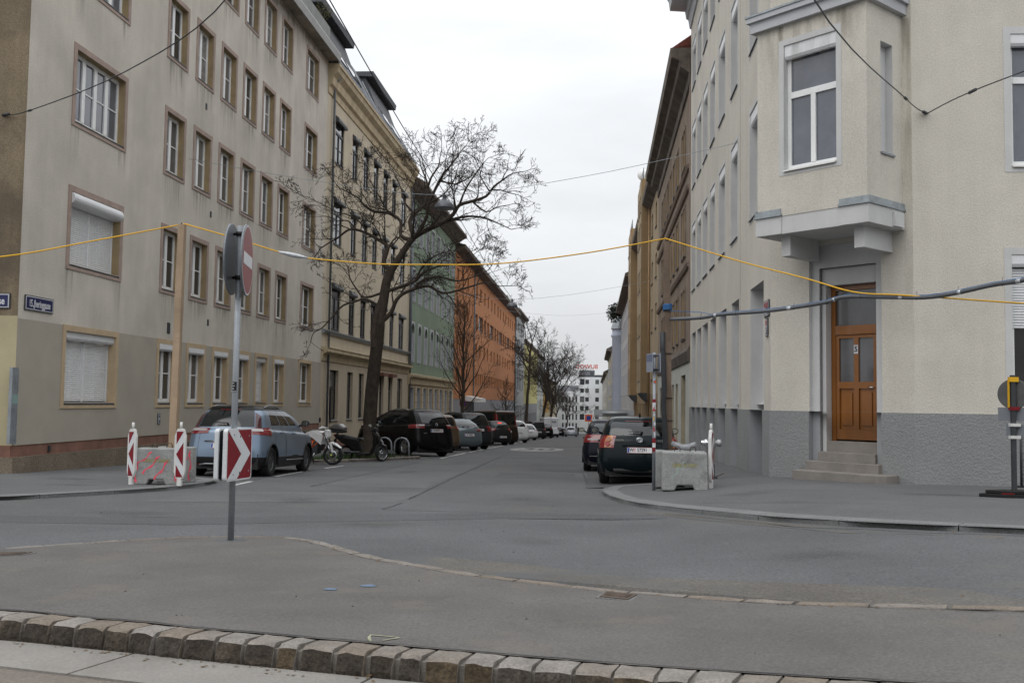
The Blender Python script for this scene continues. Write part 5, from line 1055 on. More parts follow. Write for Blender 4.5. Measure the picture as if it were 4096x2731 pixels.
    for side in (-1,1):
        for a in ax:
            b = MB(); b.tube([(side*(S.at(1,3,.5).x-.006), a+Ra*math.cos(t), wr+Ra*math.sin(t)) for t in [-.25+(PI+.5)*k/18 for k in range(19)]], .018, 5); b.build('wheel_arch', lowm or pm, root)
            tm_, rm_ = wheel_meshes(wr, .215, wheel, wheel_dark); wo_b = place('wheel', tm_, root, (side*(w-.125), a, wr-.006), (0,0,0 if side > 0 else PI)); place('rim', rm_, wo_b)
    if seams:
        for side in (-1,1):
            for u in ((sides[0][1]+sides[1][0])/2 if len(sides) > 1 else .46, .70, .36):
                S.patchf(side, lambda f, u=u: (u-.0014+.0028*f, 1.5, 7.1), 1, 14, .0025).build('door_seam', black, root)
    if handles:
        for side in (-1,1):
            for u in (.405,.545):
                p = S.at(side,5.1,u); b = MB(); b.tube([(p.x,p.y,p.z),(p.x+side*.03,p.y+.02,p.z),(p.x+side*.03,p.y+.18,p.z),(p.x,p.y+.2,p.z)], .014, 6); b.build('door_handle', pm, root)
    if mirrors:
        for side in (-1,1):
            p = S.at(side,7.2,.735); b = MB(); b.tube([p, p+Vector((side*.09,0,.04))], .025, 6)
            c = p+Vector((side*.17,-.02,.08)); rw, rh = .10, .068
            b.add([c+Vector((side*rw*.95*math.cos(a)*1.0, dy, rh*math.sin(a)*1.1)) for dy, f in ((-.05,1),(.06,1)) for a in [2*PI*k/12 for k in range(12)]], [tuple(range(12)), tuple(range(23,11,-1))]+[(k,(k+1)%12,12+(k+1)%12,12+k) for k in range(12)]); mo = b.build('mirror', black if lowm else pm, root)
            g2 = MB(); g2.add([c+Vector((side*rw*.8*math.cos(a), -.052, rh*.85*math.sin(a))) for a in [2*PI*k/12 for k in range(12)]], [tuple(range(12))]); g2.build('mirror_glass', mat_mirror, mo)
    pz = plate_z; tz = None
    for t in [x*.05 for x in range(0,180)]:
        if S.at(1,t,.05).z >= pz: tz = t; break
    yy = S.at(1,tz or 3,.10).y-.012; zz0, zz1 = S.at(1,max(.1,(tz or 3)-.3),.08), S.at(1,(tz or 3)+.3,.08); tilt = -math.atan2(zz1.y-zz0.y, zz1.z-zz0.z)
    if txt is not None: number_plate(root, yy-.01, pz, txt, tilt, plate_w, tiny=tinyplate)
    for tl in (tails or []):
        nm, (t0,t1,u0,u1), m = tl[:3]
        for side in (-1,1): S.patch(side,t0,t1,u0,u1,4,6,tl[3] if len(tl) > 3 else .008).build(nm, m, root)
    for side in (-1,1): S.patch(side,4.0,5.2,.78,.86,3,5,.006).build('headlight', tail_w, root)
    S.patch(1,8.95,9.05,0,.12,1,4,.012).build('brake_light', tail, root); S.patch(-1,8.95,9.05,0,.12,1,4,.012).build('brake_light', tail, root)
    if rails:
        for side in (-1,1):
            a = S.at(side,9.7,.34); c = S.at(side,9.7,.70); n = 10; pts = [Vector((a.x+(c.x-a.x)*k/n, a.y+(c.y-a.y)*k/n, a.z+(c.z-a.z)*k/n+.012+.05*min(1, 4*min(k/n,1-k/n)))) for k in range(n+1)]
            b = MB(); b.tube(pts, .018, 7); b.build('roof_rail', rails, root)
    if spoiler:
        pl, pr = S.at(-1,9.3,.16), S.at(1,9.3,.16)
    p = S.at(1,7.35,.02); b = MB(); b.tube([p+Vector((0,-.02,.0)), p+Vector((.02,-.045,.02)), p+Vector((-.28,-.04,.03))], [.025,.013,.008], 6); b.build('wiper', black, root)
    if seats:
        b = MB(); zb = lv[6][0]
        for x in (-.37,.37): b.box(x-.24,x+.24,.15,.28,.4,zb+.05)
        b.box(-w+.3,w-.3,-.75,-.6,.4,zb+.02)
        for x, y in ((-.37,.2),(.37,.2),(-.4,-.68),(.4,-.68)): b.prism_y([(x-.13,zb+.03),(x+.13,zb+.03),(x+.13,zb+.2),(x+.10,zb+.24),(x-.10,zb+.24),(x-.13,zb+.2)], y-.05, y+.05)
        b.box(-w+.2,w-.2,.9,1.5,zb-.15,zb-.02); bevel(b.build('seats', interior, root), .02)
    root['_s'] = 1; del root['_s']
    return root, S
mat_mirror = mat('mirror_glass', (.55,.6,.62), .05, metal=1, var=0, fine=0)
p_blue = paint('light_blue', (.165,.22,.295), .3, .5); p_green = paint('dark_green', (.004,.0085,.0105), .22, .1); p_navy = paint('navy', (.007,.008,.015), .22, .2); p_black = paint('black', (.0055,.0055,.006), .2); p_brown = paint('bronze', (.115,.075,.045), .3, .35); p_silverblue = paint('silver_blue', (.15,.185,.205), .3, .5); p_dark = paint('anthracite', (.028,.03,.032), .25, .3); p_umber = paint('umber', (.040,.030,.024), .3, .3); p_white = paint('white', (.62,.64,.66), .3); p_silver = paint('silver', (.42,.45,.48), .3, .6)
chr_grey = mat('trim_grey', (.30,.31,.33), .35, metal=.6, var=0, fine=0)
# ---- light blue people carrier (nearest on the left)
lv = levels(4.6,1.86,1.64,1.08,.98,.34,.95,rr=.34,gh=.68)
c1, S = car('parked_car', 'light blue people carrier with black roof parked behind the chevron sign', (-8.28,24.05), 0, 4.6,1.86,1.64,p_blue,lv, wr=.345, axles=(-1.55,1.28), wheel=10, wheel_dark=True, roofm=p_black, lowm=black, bumper_t=2.0, rails=chr_grey, txt='', plate_z=.70, handles=True, sides=[(.35,.46),(.47,.585),(.60,.70)], rearwin=(7.05,8.95,.0,.225), side_t=(7.25,8.85), glass=car_glass_o)
for side in (-1,1):
    b = MB(); S.patchf(side, lambda f: (.13+.19*f, 4.75-.15*f, 6.2+.8*f), 10, 4, .009, b); b.build('tail_light', tail, c1)
    b = MB(); S.patchf(side, lambda f: (.15+.11*f, 5.0, 5.9+.5*f), 8, 3, .013, b); b.build('tail_light_clear', tail_w, c1)
    b = MB(); S.patchf(side, lambda f: (.228+.03*f, 6.9, 8.6-.5*f), 4, 6, .009, b); b.build('tail_light_upper', mat('tail_deep_%d'%side, (.045,.006,.009), .15, spec=.5, var=0, fine=0, coat=.5), c1)
    S.patch(side,.75,1.02,.17,.25,2,5,.01).build('rear_reflector', tail, c1)
b = MB(); b.tube([S.at(-1,4.1,.15)+Vector((0,-.02,0)), S.at(-1,4.1,.0)+Vector((0,-.03,.0)), S.at(1,4.1,.15)+Vector((0,-.02,0))], .017, 6); b.build('tailgate_strip', chrome, c1)
b = MB(); b.tube([S.at(-1,.75,.2)+Vector((0,-.02,-.0)), S.at(-1,.95,.14)+Vector((0,-.02,0)), S.at(1,.95,.14)+Vector((0,-.02,0)), S.at(1,.75,.2)+Vector((0,-.02,0))], .02, 6); b.build('bumper_trim', chr_grey, c1)
for side in (-1,1):
    b = MB(); S.patchf(side, lambda f: (.47+.18*f, 1.2, 1.3+.9*math.sin(PI*f)**.6), 10, 3, .01, b); b.build('door_guard', black, c1); b = MB(); b.tube([S.at(side,1.45,.47+.18*k/8)+Vector((side*.018,0,0)) for k in range(9)], .012, 5); b.build('door_guard_trim', chr_grey, c1)
    b = MB(); S.patchf(side, lambda f: (.1996+.0012*f, 1.8, 5.5), 1, 10, .003, b); b.build('tailgate_seam', black, c1)
b = MB(); b.tube([S.at(-1,1.8,.2)+Vector((0,-.004,0)), S.at(-1,1.8,.0)+Vector((0,-.004,0)), S.at(1,1.8,.2)+Vector((0,-.004,0))], .005, 4); b.build('tailgate_seam', black, c1)
# ---- dark green hatchback (right, behind the concrete block)
lv = levels(4.18,1.71,1.47,1.0,1.02,.24,.92,rr=.26,gh=.74)
c2, S = car('parked_car', 'dark green hatchback with plate W 57291 parked behind the bare concrete block', (0.98,23.35), 0, 4.18,1.71,1.47,p_green,lv, wr=.31, axles=(-1.30,1.28), wheel=5, txt='W 57291', plate_z=.735, seats=True, glass=car_glass, rearwin=(7.08,8.9,.0,.23), bumper_t=.6, seams=True, sides=[(.35,.46),(.475,.60),(.615,.70)])
for side in (-1,1):
    S.patch(side,4.0,7.0,.185,.31,5,8,.008).build('tail_light', tail, c2); o = S.patch(side,4.05,6.9,.205,.24,4,4,.012).build('tail_light_amber', tail_o, c2)
    for t_ in (5.1,4.45):
        p = S.at(side,t_,.222); n = S.nrm(side,t_,.222); b = MB(); b.lathe([(0,.0),(.052,.0),(.058,.006),(.066,.0)], 18, 0, 'y'); q = b.build('tail_lens', tail_o if t_ > 5 else tail, c2, p+n*.016); q.rotation_euler = (n.to_track_quat('-Y','Z')).to_euler(); b = MB(); b.disc(.05,18,(0,-.004,0),'y'); b.build('lens_core', mat('lens_smoke_%s'%(('a' if t_ > 5 else 'b')+('l' if side < 0 else 'r')), (.22,.07,.02) if t_ > 5 else (.25,.01,.01), .1, coat=.5), q)
# emblem: three ellipses
ez = 0.955; p = S.at(1,[t*.02 for t in range(150,400) if S.at(1,t*.02,.01).z >= ez][0],.01); em = MB()
def ell(b, cx, cz, a_, c_, r): b.tube([(cx+a_*math.cos(2*PI*k/24), 0, cz+c_*math.sin(2*PI*k/24)) for k in range(25)], r, 5, caps=False)
ell(em,0,0,.066,.044,.007); ell(em,0,.010,.046,.016,.005); ell(em,0,-.002,.019,.040,.005); em.build('emblem', chrome, c2, (0,p.y-.03,ez))
lettering('TOYOTA', chrome, c2, (-.45,p.y-.038,.945), .055, ext=.003); lettering('COROLLA', chrome, c2, (.44,p.y-.038,.935), .068, ext=.003)
b = MB(); b.prism_x([(p.y-.02,.85),(p.y-.045,.855),(p.y-.05,.82),(p.y-.03,.805)], -.36, .36); b.build('tailgate_grip', p_green, c2)
b = MB(); y_ = S.at(1,.9,.1).y; b.prism_x([(y_-.012,.27),(y_-.022,.31),(y_-.012,.345)], -.55, .55); b.build('bumper_trim', black, c2)
b = MB(); p = S.at(1,10.6,.02); b.tube([p+Vector((0,.15,-.01)),p+Vector((0,.12,.07)),p+Vector((0,.11,.10))], [.03,.018,.008], 6); b.build('aerial', black, c2)
b = MB(); b.box(-.32,.30,.62,.66,1.22,1.30); b.build('rear_view_mirror', interior, c2)
# ---- dark blue estate in front of it
lv = levels(4.77,1.82,1.50,1.02,1.15,.36,.98,rr=.28,gh=.74)
c3, S = car('parked_car', 'dark blue estate car with roof rack panel parked ahead of the green hatchback', (0.62,30.6), 0, 4.77,1.82,1.50,p_navy,lv, wr=.33, txt=None, seats=True, glass=car_glass, rails=alu, axles=(-1.45,1.35), rearwin=(7.12,8.88,.0,.215))
for side in (-1,1): S.patch(side,4.2,6.6,.14,.30,4,7,.008).build('tail_light', tail, c3); S.patch(side,4.5,4.75,.15,.24,2,5,.012).build('tail_light_clear', tail_w, c3)
number_plate(c3, S.at(1,4.2,.1).y-.02, .72, ''); lettering('PASSAT', chrome, c3, (-.42,S.at(1,5.4,.1).y-.025,.84), .045, ext=.002)
b = MB(); b.tube([S.at(-1,1.9,.22)+Vector((-.01,-.02,0)), S.at(-1,1.9,.05)+Vector((0,-.02,0)), S.at(1,1.9,.05)+Vector((0,-.02,0)), S.at(1,1.9,.22)+Vector((.01,-.02,0))], .015, 6); b.build('bumper_strip', chrome, c3)
rkm = mat('rack_grey', (.30,.31,.32), .5, metal=.2, var=.1, vs=4)
for y in (-.5,.6): b = MB(); b.tube([(-.62,y,1.50),(-.60,y,1.60),(.60,y,1.60),(.62,y,1.50)], .016, 6); b.build('roof_bar', rkm, c3)
b = MB(); b.box(-.60,.60,-.52,-.50,1.62,1.78); b.build('rack_panel', rkm, c3); b = MB(); b.tube([(-.35,-.58,1.68),(.38,-.58,1.68)], .055, 10); b.build('rack_tube', rkm, c3)
# ---- angled row on the left
def simple_tails(root, S, t0, t1, u0, u1, clear=None):
    for side in (-1,1):
        S.patch(side,t0,t1,u0,u1,4,6,.008).build('tail_light', tail, root)
        if clear: S.patch(side,*clear,3,4,.012).build('tail_light_clear', tail_w, root)
HD = R_(41)
def fleet(label, rx, ry, L, Wd, H, pm, lvk, head=HD, txt='W 0000', tails_=(4.4,6.4,.15,.30,None), cat='car', lit=False, k=1.14, **kw):
    """rx, ry: middle of the rear bumper on the ground"""
    d = Vector((-math.sin(head), math.cos(head))); c = (rx+d.x*L/2*k, ry+d.y*L/2*k); lv_ = levels(L,Wd,H,**lvk)
    r, S = car('parked_car' if cat == 'car' else cat.replace(' ','_'), label, c, head, L, Wd, H, pm, lv_, group='cars parked nose-in on the left', cat=cat, txt=txt, tinyplate=True, **kw); r.scale = (k,k,k)
    simple_tails(r, S, *tails_[:4], tails_[4])
    if lit: b = MB(); p = S.at(1,9.0,.0); b.box(-.13,.13,p.y-.03,p.y+.02,p.z-.015,p.z+.02); b.build('brake_light_lit', brake_lit, r)
    return r, S
HV = dict(belt=1.13,cowl=1.0,rake_r=.38,rake_f=.9,rr=.32,gh=.70)
n_, S = fleet('black sport utility vehicle with roof rails parked at an angle behind the tree', -6.25,40.0,4.55,1.80,1.70,p_black,HV, txt='W 89073 D', wr=.35, rails=alu, tails_=(4.7,6.3,.175,.31,(5.1,5.9,.18,.23)), wheel=5, plate_z=.92, seams=False, head=R_(44))
em = MB(); em.tube([(.05*math.cos(2*PI*k/20),0,.05*math.sin(2*PI*k/20)) for k in range(21)], .007, 5); em.box(-.065,.065,-.006,.006,-.01,.01); p = S.at(1,6.3,.0); em.build('emblem', chrome, n_, (0,p.y-.03,p.z))
lettering('QASHQAI+2', chrome, n_, (-.42,S.at(1,5.2,.1).y-.03,.83), .05, ext=.002)
fleet('bronze-brown hatchback with lit brake light, second in the angled row', -6.85,46.4,4.1,1.70,1.60,p_brown,dict(belt=1.06,cowl=.95,rake_r=.2,rake_f=.9,rr=.26,gh=.76), lit=True, tails_=(5.0,6.9,.20,.30,None), plate_z=.66, txt='W 9081 T')
fleet('silver-blue compact estate, third in the angled row', -6.35,51.2,4.2,1.70,1.46,p_silverblue,dict(belt=.98,cowl=1.05,rake_r=.45,rake_f=.9,rr=.28,gh=.68), tails_=(4.7,6.6,.17,.29,(5.5,5.9,.175,.25)), plate_z=.72, txt='W 76508 J', head=R_(38), rearwin=(7.12,8.88,.0,.215))
fleet('anthracite minivan with roof rails behind the silver-blue estate', -6.25,55.2,4.65,1.82,1.80,p_dark,dict(belt=1.12,cowl=1.0,rake_r=.34,rake_f=1.0,rr=.30,gh=.76), rails=black, tails_=(4.4,6.2,.17,.30,None), plate_z=.95, txt='W 4583', head=R_(40))
fleet('small dark grey hatchback with lit red brake light in the angled row', -6.25,69.5,3.9,1.68,1.50,p_dark,dict(belt=1.02,cowl=.95,rake_r=.28,rake_f=.9,rr=.30,gh=.72), lit=True, tails_=(4.6,6.8,.19,.30,None), plate_z=.52, txt='W 2957 H')
fleet('dark brown camper van with pop-up roof in the angled row', -6.2,73.5,4.9,1.90,2.20,p_umber,dict(belt=1.2,cowl=.8,rake_r=.16,rake_f=.8,rr=.20,gh=.84), cat='van', tails_=(5.0,8.6,.2,.28,None), plate_z=.85, txt='W 8134 L', rearwin=(7.3,8.7,.0,.185))
fleet('white compact sport utility vehicle right behind the camper van', -6.1,83.5,4.5,1.84,1.66,p_white,HV, tails_=(5.4,6.5,.15,.30,None), plate_z=.72, txt='W 7204 B', head=R_(30), glass=car_glass_o)
fleet('second white car in the row, half hidden by the first', -6.5,104.0,4.4,1.80,1.50,p_white,dict(belt=.92,cowl=1.05,rake_r=.5,rake_f=.9,rr=.30,gh=.70), tails_=(5.0,6.3,.15,.30,None), txt='W 5528 P', head=R_(28))
fleet('dark grey high-roofed car in front of the white van', -6.35,118.0,4.7,1.85,1.85,p_dark,dict(belt=1.05,cowl=.9,rake_r=.2,rake_f=.9,rr=.26,gh=.80), tails_=(4.6,6.4,.18,.29,None), txt='W 6140 C', head=R_(26))
fleet('black hatchback squeezed beside the white van', -6.0,130.0,4.1,1.75,1.60,p_black,HV, tails_=(5.0,6.6,.16,.30,None), txt='W 3391 K', head=R_(20))
vw, S = fleet('tall white panel van with black rear lettering far down the left side', -6.0,143.0,5.9,2.05,2.55,p_white,dict(belt=1.20,cowl=.75,rake_r=.05,rake_f=.8,rr=.16,gh=.90), cat='van', tails_=(4.6,6.8,.2,.27,None), plate_z=.62, txt='W 9917 V', sides=[(.62,.70)], rearwin=(7.4,7.5,.0,.01), head=R_(10), lowm=black, bumper_t=2.2)
lettering('SLIR', txt_black, vw, (.35,S.at(1,8.4,.1).y-.03,1.95), .32, ext=.003)
b = MB(); b.box(-.008,.008,S.at(1,6,.0).y-.02,S.at(1,6,.0).y+.02,.6,2.4); b.build('door_gap', black, vw)
# driving and farther cars
sv, S = car('driving_car', 'small silver estate car driving away down the middle of the street', (-3.7,168.0), 0, 4.9,1.95,1.68,p_silver,levels(4.9,1.95,1.68,1.03,1.05,.4,.9), txt='', tinyplate=True, seams=False, handles=False); simple_tails(sv,S,5.2,6.4,.14,.30)
for i, (x, y, pm_, lab, hd) in enumerate(((-6.3,170,p_dark,'dark parked car just beyond the white van',20),(-6.2,182,p_silver,'silver parked car beyond the white van by the far trees',20),(-5.9,214,p_dark,'dark sport utility vehicle parked before the cream far house',15),(-5.0,232,p_black,'black car far down the street left of centre',12),(0.75,150,p_white,'white car with green stripe coming up at the far right kerb',180),(0.85,60,p_silver,'silver car parked ahead of the dark blue estate on the right',0),(0.9,175,p_dark,'dark car parked far down the right kerb',0),(0.9,190,p_silver,'pale car farthest down the right kerb',0))):
    r, S = car('parked_car', lab, (x,y), R_(hd), 4.4,1.78,1.55,pm_,levels(4.4,1.78,1.55,.95,1.05,.35,.9), group='distant parked cars', txt='', tinyplate=True, seams=False, handles=False, res=(2,26)); simple_tails(r,S,5.0,6.4,.15,.30)
# ------------------------------------------------------------------ no-entry and chevron sign post on the island
px_, py_ = -3.48, 9.46; pz_ = zg(px_,py_)+.13
post = empty('sign_post', (px_,py_,pz_), 0, 'grey steel sign post on the island with no-entry discs and chevron boards', 'sign post')
b = MB(); b.tube([(0,0,-.1),(0,0,3.06)], .03, 16); b.build('pole', steel, post)
b = MB(); b.lathe([(.0,.004),(.15,.006),(.16,0)], 16); b.build('footing', A_walk, post)
def disc_sign(par, c, az, r, face, dist):
    """round plate whose normal points along azimuth az (deg, from +X ccw)"""
    o = empty('tmp', (0,0,0)); bpy.data.objects.remove(o)
    b = MB(); b.lathe([(0,-.004),(r,-.004),(r+.006,.0),(r+.006,.012),(r,.016),(0,.016)], 40, 0, 'y', smooth=False)
    m = b.build('sign_disc', back_gray, par, c, (0,0,R_(az+90)))      # local -y is the face
    if face:
        for nm, rr, mt, d in (('sign_edge',r-.002,whiterefl,-.0055),('sign_face',r-.018,redrefl,-.007)):
            b = MB(); b.disc(rr, 40, (0,d,0), 'y'); b.build(nm, mt, m)
        b = MB(); b.box(-r*.78,r*.78,-.0095,-.0085,-r*.17,r*.17); b.build('sign_bar', whiterefl, m)
    return m
disc_sign(post, (.08,.0,2.72), 11, .345, True, .09); disc_sign(post, (-.08,-.0,2.73), 188, .345, True, .09)
for z in (2.55,2.98): 
    b = MB(); b.tube([(-.085,0,z),(.085,0,z)], .014, 6); b.tube([(0,0,z-.02),(0,0,z+.02)], .04, 12); b.build('clamp', black, post)
def rrect(w, h, r, n=5): 
    return [(sx*(w-r)+r*math.cos(a), sz*(h-r)+r*math.sin(a)) for (sx, sz, a0) in ((1,1,0),(-1,1,PI/2),(-1,-1,PI),(1,-1,1.5*PI)) for a in [a0+PI/2*k/n for k in range(n+1)]]
def chevron(par, c, az, face):
    b = MB(); b.prism_y(rrect(.25,.25,.04), -.012, .03); m = b.build('chevron_board', whiterefl, par, c, (0,0,R_(az+90)))
    b = MB(); b.prism_y(rrect(.232,.232,.03), .0305, .032); b.build('board_back', steel_d, m)
    b = MB(); b.prism_y(rrect(.235,.235,.03), -.014, -.0122); b.build('board_face', redrefl, m)
    b = MB(); k = -1 if face else 1   # white arrow band
    b.prism_y([(-.235,.235),(-.05,.235),(.215,0),(-.05,-.235),(-.235,-.235),(.03,0)], -.0165, -.0142); b.build('chevron', whiterefl, m)
    for (x, z) in ((-.12,.19),(.18,.17),(-.12,-.19),(.18,-.17)): b = MB(); b.lathe([(0,-.002),(.009,-.002),(.009,.001)], 8, 0, 'y', (x,-.017,z)); b.build('rivet', steel, m)
    return m
chevron(post, (.052,-.005,.83), -8, True); chevron(post, (-.052,.005,.83), 172, False)
for z in (.65,1.0): b = MB(); b.tube([(-.06,0,z),(.07,0,z)], .014, 6); b.tube([(0,0,z-.02),(0,0,z+.02)], .04, 12); b.build('clamp', black, post)
b = MB(); n = 7
b.add([(.0315*math.sin(a), -.0315*math.cos(a), z) for z in (1.43,1.53) for a in [-.75+1.5*k/n for k in range(n+1)]], [(k,k+1,n+2+k,n+1+k) for k in range(n)]); st_ = b.build('sticker', txt_black, post)
for i, (t_, w_) in enumerate((('EINE',.016),('FRAGE,',.02),('EINE',.016),('ANTWORT',.034))):
    lettering(t_, whiteen, st_, (-.018+w_*.4,-.034,1.515-.026*i), .015, ext=.0005, sx=.75, align='CENTER')
# ------------------------------------------------------------------ concrete blocks, wooden posts, delineators
def block(label, cx, cy, rz, w, d, h, sprays, stencil, hook=True):
    z = zg(cx,cy)+.12; r = empty('concrete_block', (cx,cy,z), rz, label, 'concrete block', 'concrete footing blocks')
    b = MB(); n = .10; x = w/2
    b.prism_y([(-x,0),(-x*.45,0),(-x*.33,n),(x*.33,n),(x*.45,0),(x,0),(x*1.0,h*.5),(x*.985,h),(-x*.985,h),(-x,h*.5)], -d/2, d/2); o = bevel(b.build('block', conc, r), .025, 2)
    if hook:
        for hx in (-.12,.16): b = MB(); b.tube([(hx-.05,.05,h-.02),(hx-.05,.05,h+.05),(hx-.03,.05,h+.085),(hx+.03,.05,h+.085),(hx+.05,.05,h+.05),(hx+.05,.05,h-.02)], .009, 6); b.build('lifting_loop', iron, r)
    def stroke(p0, p1, wd, m):
        b = MB(); k = 7; P0, P1 = Vector((p0[0],0,p0[1])), Vector((p1[0],0,p1[1])); nrm = Vector((-(P1-P0).z,0,(P1-P0).x)).normalized(); vs_ = []
        for i in range(k+1):
            c = P0.lerp(P1,i/k)+nrm*.02*math.sin(i*1.3); ww = wd*(.65+.35*math.sin(i*2.2+1)); vs_ += [c+nrm*ww/2+Vector((0,-d/2-.003,0)), c-nrm*ww/2+Vector((0,-d/2-.003,0))]
        b.add(vs_, [(2*i,2*i+2,2*i+3,2*i+1) for i in range(k)]); b.build('spray_mark', m, r)
    for s_ in sprays: stroke(*s_)
    if stencil: lettering(stencil, yellowp, r, (0,-d/2-.0025,h*.66), .085, ext=.0005, name='stencil')
    return r
bl1 = block('concrete block with pink spray stripes at the left kerb', -7.97,17.88, R_(3), .80,.30,.67, [((-.37,.05),(-.375,.64),.05,pinkp),((.37,.08),(.37,.64),.05,pinkp),((-.36,.36),(-.08,.60),.035,pinkp),((-.25,.20),(.06,.52),.045,pinkp),((-.03,.10),(.22,.44),.045,pinkp)], 'GERÜCHEREI')
b = MB()
bl2 = block('second pink-sprayed concrete block, standing behind the post and beside the light blue car', -7.96,18.62, R_(3), .70,.22,.68, [((.29,.05),(.30,.62),.04,pinkp),((.08,.2),(.26,.48),.035,pinkp),((.05,.45),(.22,.66),.03,pinkp)], None, hook=False)
bl3 = block('bare grey concrete block with faint stencil on the right pavement', 1.64,18.28, R_(-3), .80,.75,.68, [((-.22,.2),(-.1,.42),.05,greenp),((-.12,.30),(.0,.52),.035,greenp)], 'GEBOCHET')
bl4 = block('rear concrete block hidden behind the bare grey one', 1.56,19.25, R_(-3), .80,.7,.68, [], None, hook=False)
def wpost(label, x, y, w, zt, m, tiltx=0):
    z = zg(x,y)+.12; h = zt-z; r = empty('wooden_post', (x,y,z), 0, label, 'wooden post', 'wooden posts carrying the yellow cable'); b = MB(); k = 12; rr = random.Random(int(x*10)); vs_ = []
    for i in range(k+1): 
        f = i/k; ww = w/2*(1-.1*f); vs_ += [(sx*ww+tiltx*f+rr.uniform(-.004,.004), sy*ww+rr.uniform(-.004,.004), f*h) for sx, sy in ((-1,-1),(1,-1),(1,1),(-1,1))]
    b.add(vs_, [(4*i+j,4*i+(j+1)%4,4*i+4+(j+1)%4,4*i+4+j) for i in range(k) for j in range(4)]+[(4*k,4*k+1,4*k+2,4*k+3)]); b.build('beam', m, r); return r, h
wl, h_ = wpost('raw pale wooden post rising beside the pink-sprayed blocks', -7.86,18.2,.135,4.52,wood, .03)
b = MB(); b.tube([(.03-.03,-.02,h_-.03),(.03,-.02,h_+.03),(.06,-.02,h_-.03)], .012, 6); b.build('cable_hook', steel_d, wl)
wr_, h2 = wpost('dark weathered wooden post standing at the right concrete blocks', 1.46,19.3,.125,4.38,wood_old, -.08)
for z in (3.02,2.2,1.35,.92): b = MB(); zz = z-zg(1.46,19.3)-.12; o_ = -.08*zz/h2; b.box(-.075+o_,.075+o_,-.075,.075,zz,zz+.018); b.build('strap', black, wr_)
b = MB(); rr_ = random.Random(2)
for k in range(5): zz = 3.06-zg(1.46,19.3)+.0+k*.022-.12; b.tube([(-.075-.055,-.07,zz),(.075-.055,-.075,zz+.01),(.08-.055,.07,zz),(-.08-.055,.07,zz-.01),(-.075-.055,-.07,zz)], .012, 5)
b.build('rope_lashing', blue_rope, wr_)
b = MB(); b.tube([(1.31,19.22,2.62),(1.31,19.22,2.3),(1.33,19.21,2.0),(1.34,19.2,1.6),(1.325,19.2,1.2),(1.35,19.2,.9),(1.37,19.2,.4),(1.40,19.22,.36)], .05, 10); hs = tag(b.build('cable_sleeve', sleeve_m), 'black foam cable sleeve hanging down the left face of the weathered post', 'cable sleeve')
b = MB(); b.tube([(1.5,19.2,.50),(1.66,19.1,.44),(1.8,19.05,.43),(1.92,19.0,.50)], [.05,.055,.07,.05], 10); tag(b.build('foil_hose', mat('grey_foil', (.28,.29,.31), .45, var=.25, vs=12)), 'grey wrapped cable end lying on top of the right concrete block', 'cable sleeve')
def delineator(label, x, y, rz, wd=.20, ht=1.12, mirror=False):
    z = zg(x,y)+.12; r = empty('delineator_board', (x,y,z), rz, label, 'delineator board', 'red and white delineator boards'); h0, h1, w = .13, ht-.12, wd/2
    out = [(-w*.62,h0),(w*.62,h0),(w,h0+.12),(w,h1-.14),(w*.62,h1-.015),(w*.4,h1),(-w*.4,h1),(-w*.62,h1-.015),(-w,h1-.14),(-w,h0+.12)]
    b = MB(); b.prism_y(out, -.028, .028); bevel(b.build('board', white_dirty, r), .008)
    fw = w*.62
    for sd in (-1,1):
        b = MB(); b.box(-fw,fw,min(sd*.029,sd*.031),max(sd*.029,sd*.031),h0+.03,h1-.05); f = b.build('reflective_face', whiterefl, r); m_ = -1 if mirror else 1
        tall = h1-h0-.08; y0 = sd*.0325; y1 = sd*.0335; zb = h0+.03; zm = zb+tall*.5
        for poly in ([(-fw,zb+tall),(fw,zb+tall),(-fw,zb+tall*.72)], [(fw,zb+tall*.76),(fw,zm-.12),(fw*.98,zb+tall*.24),(-fw,zm)], [(-fw,zb),(fw,zb),(-fw,zb+tall*.27)]):
            b = MB(); b.prism_y([(m_*p[0]*.99,p[1]) for p in poly], min(y0,y1), max(y0,y1)); b.build('red_stripe', redrefl, f)
    b = MB(); b.tube([(0,0,h1-.01),(0,0,ht)], .024, 10); b.build('handle', white_dirty, r); b = MB(); b.box(-.04,.04,-.03,.03,0,h0+.01); b.build('foot', white_dirty, r); return r
delineator('red-white delineator board at the left end of the pink-sprayed block', -8.42,17.72, R_(-22), .20,1.13)
delineator('red-white delineator board in front of the right end of the pink-sprayed block', -7.46,17.60, R_(-2), .215,1.15)
delineator('red-white delineator board seen edge-on at the right concrete block', 2.10,18.1, R_(72), .22,1.15)
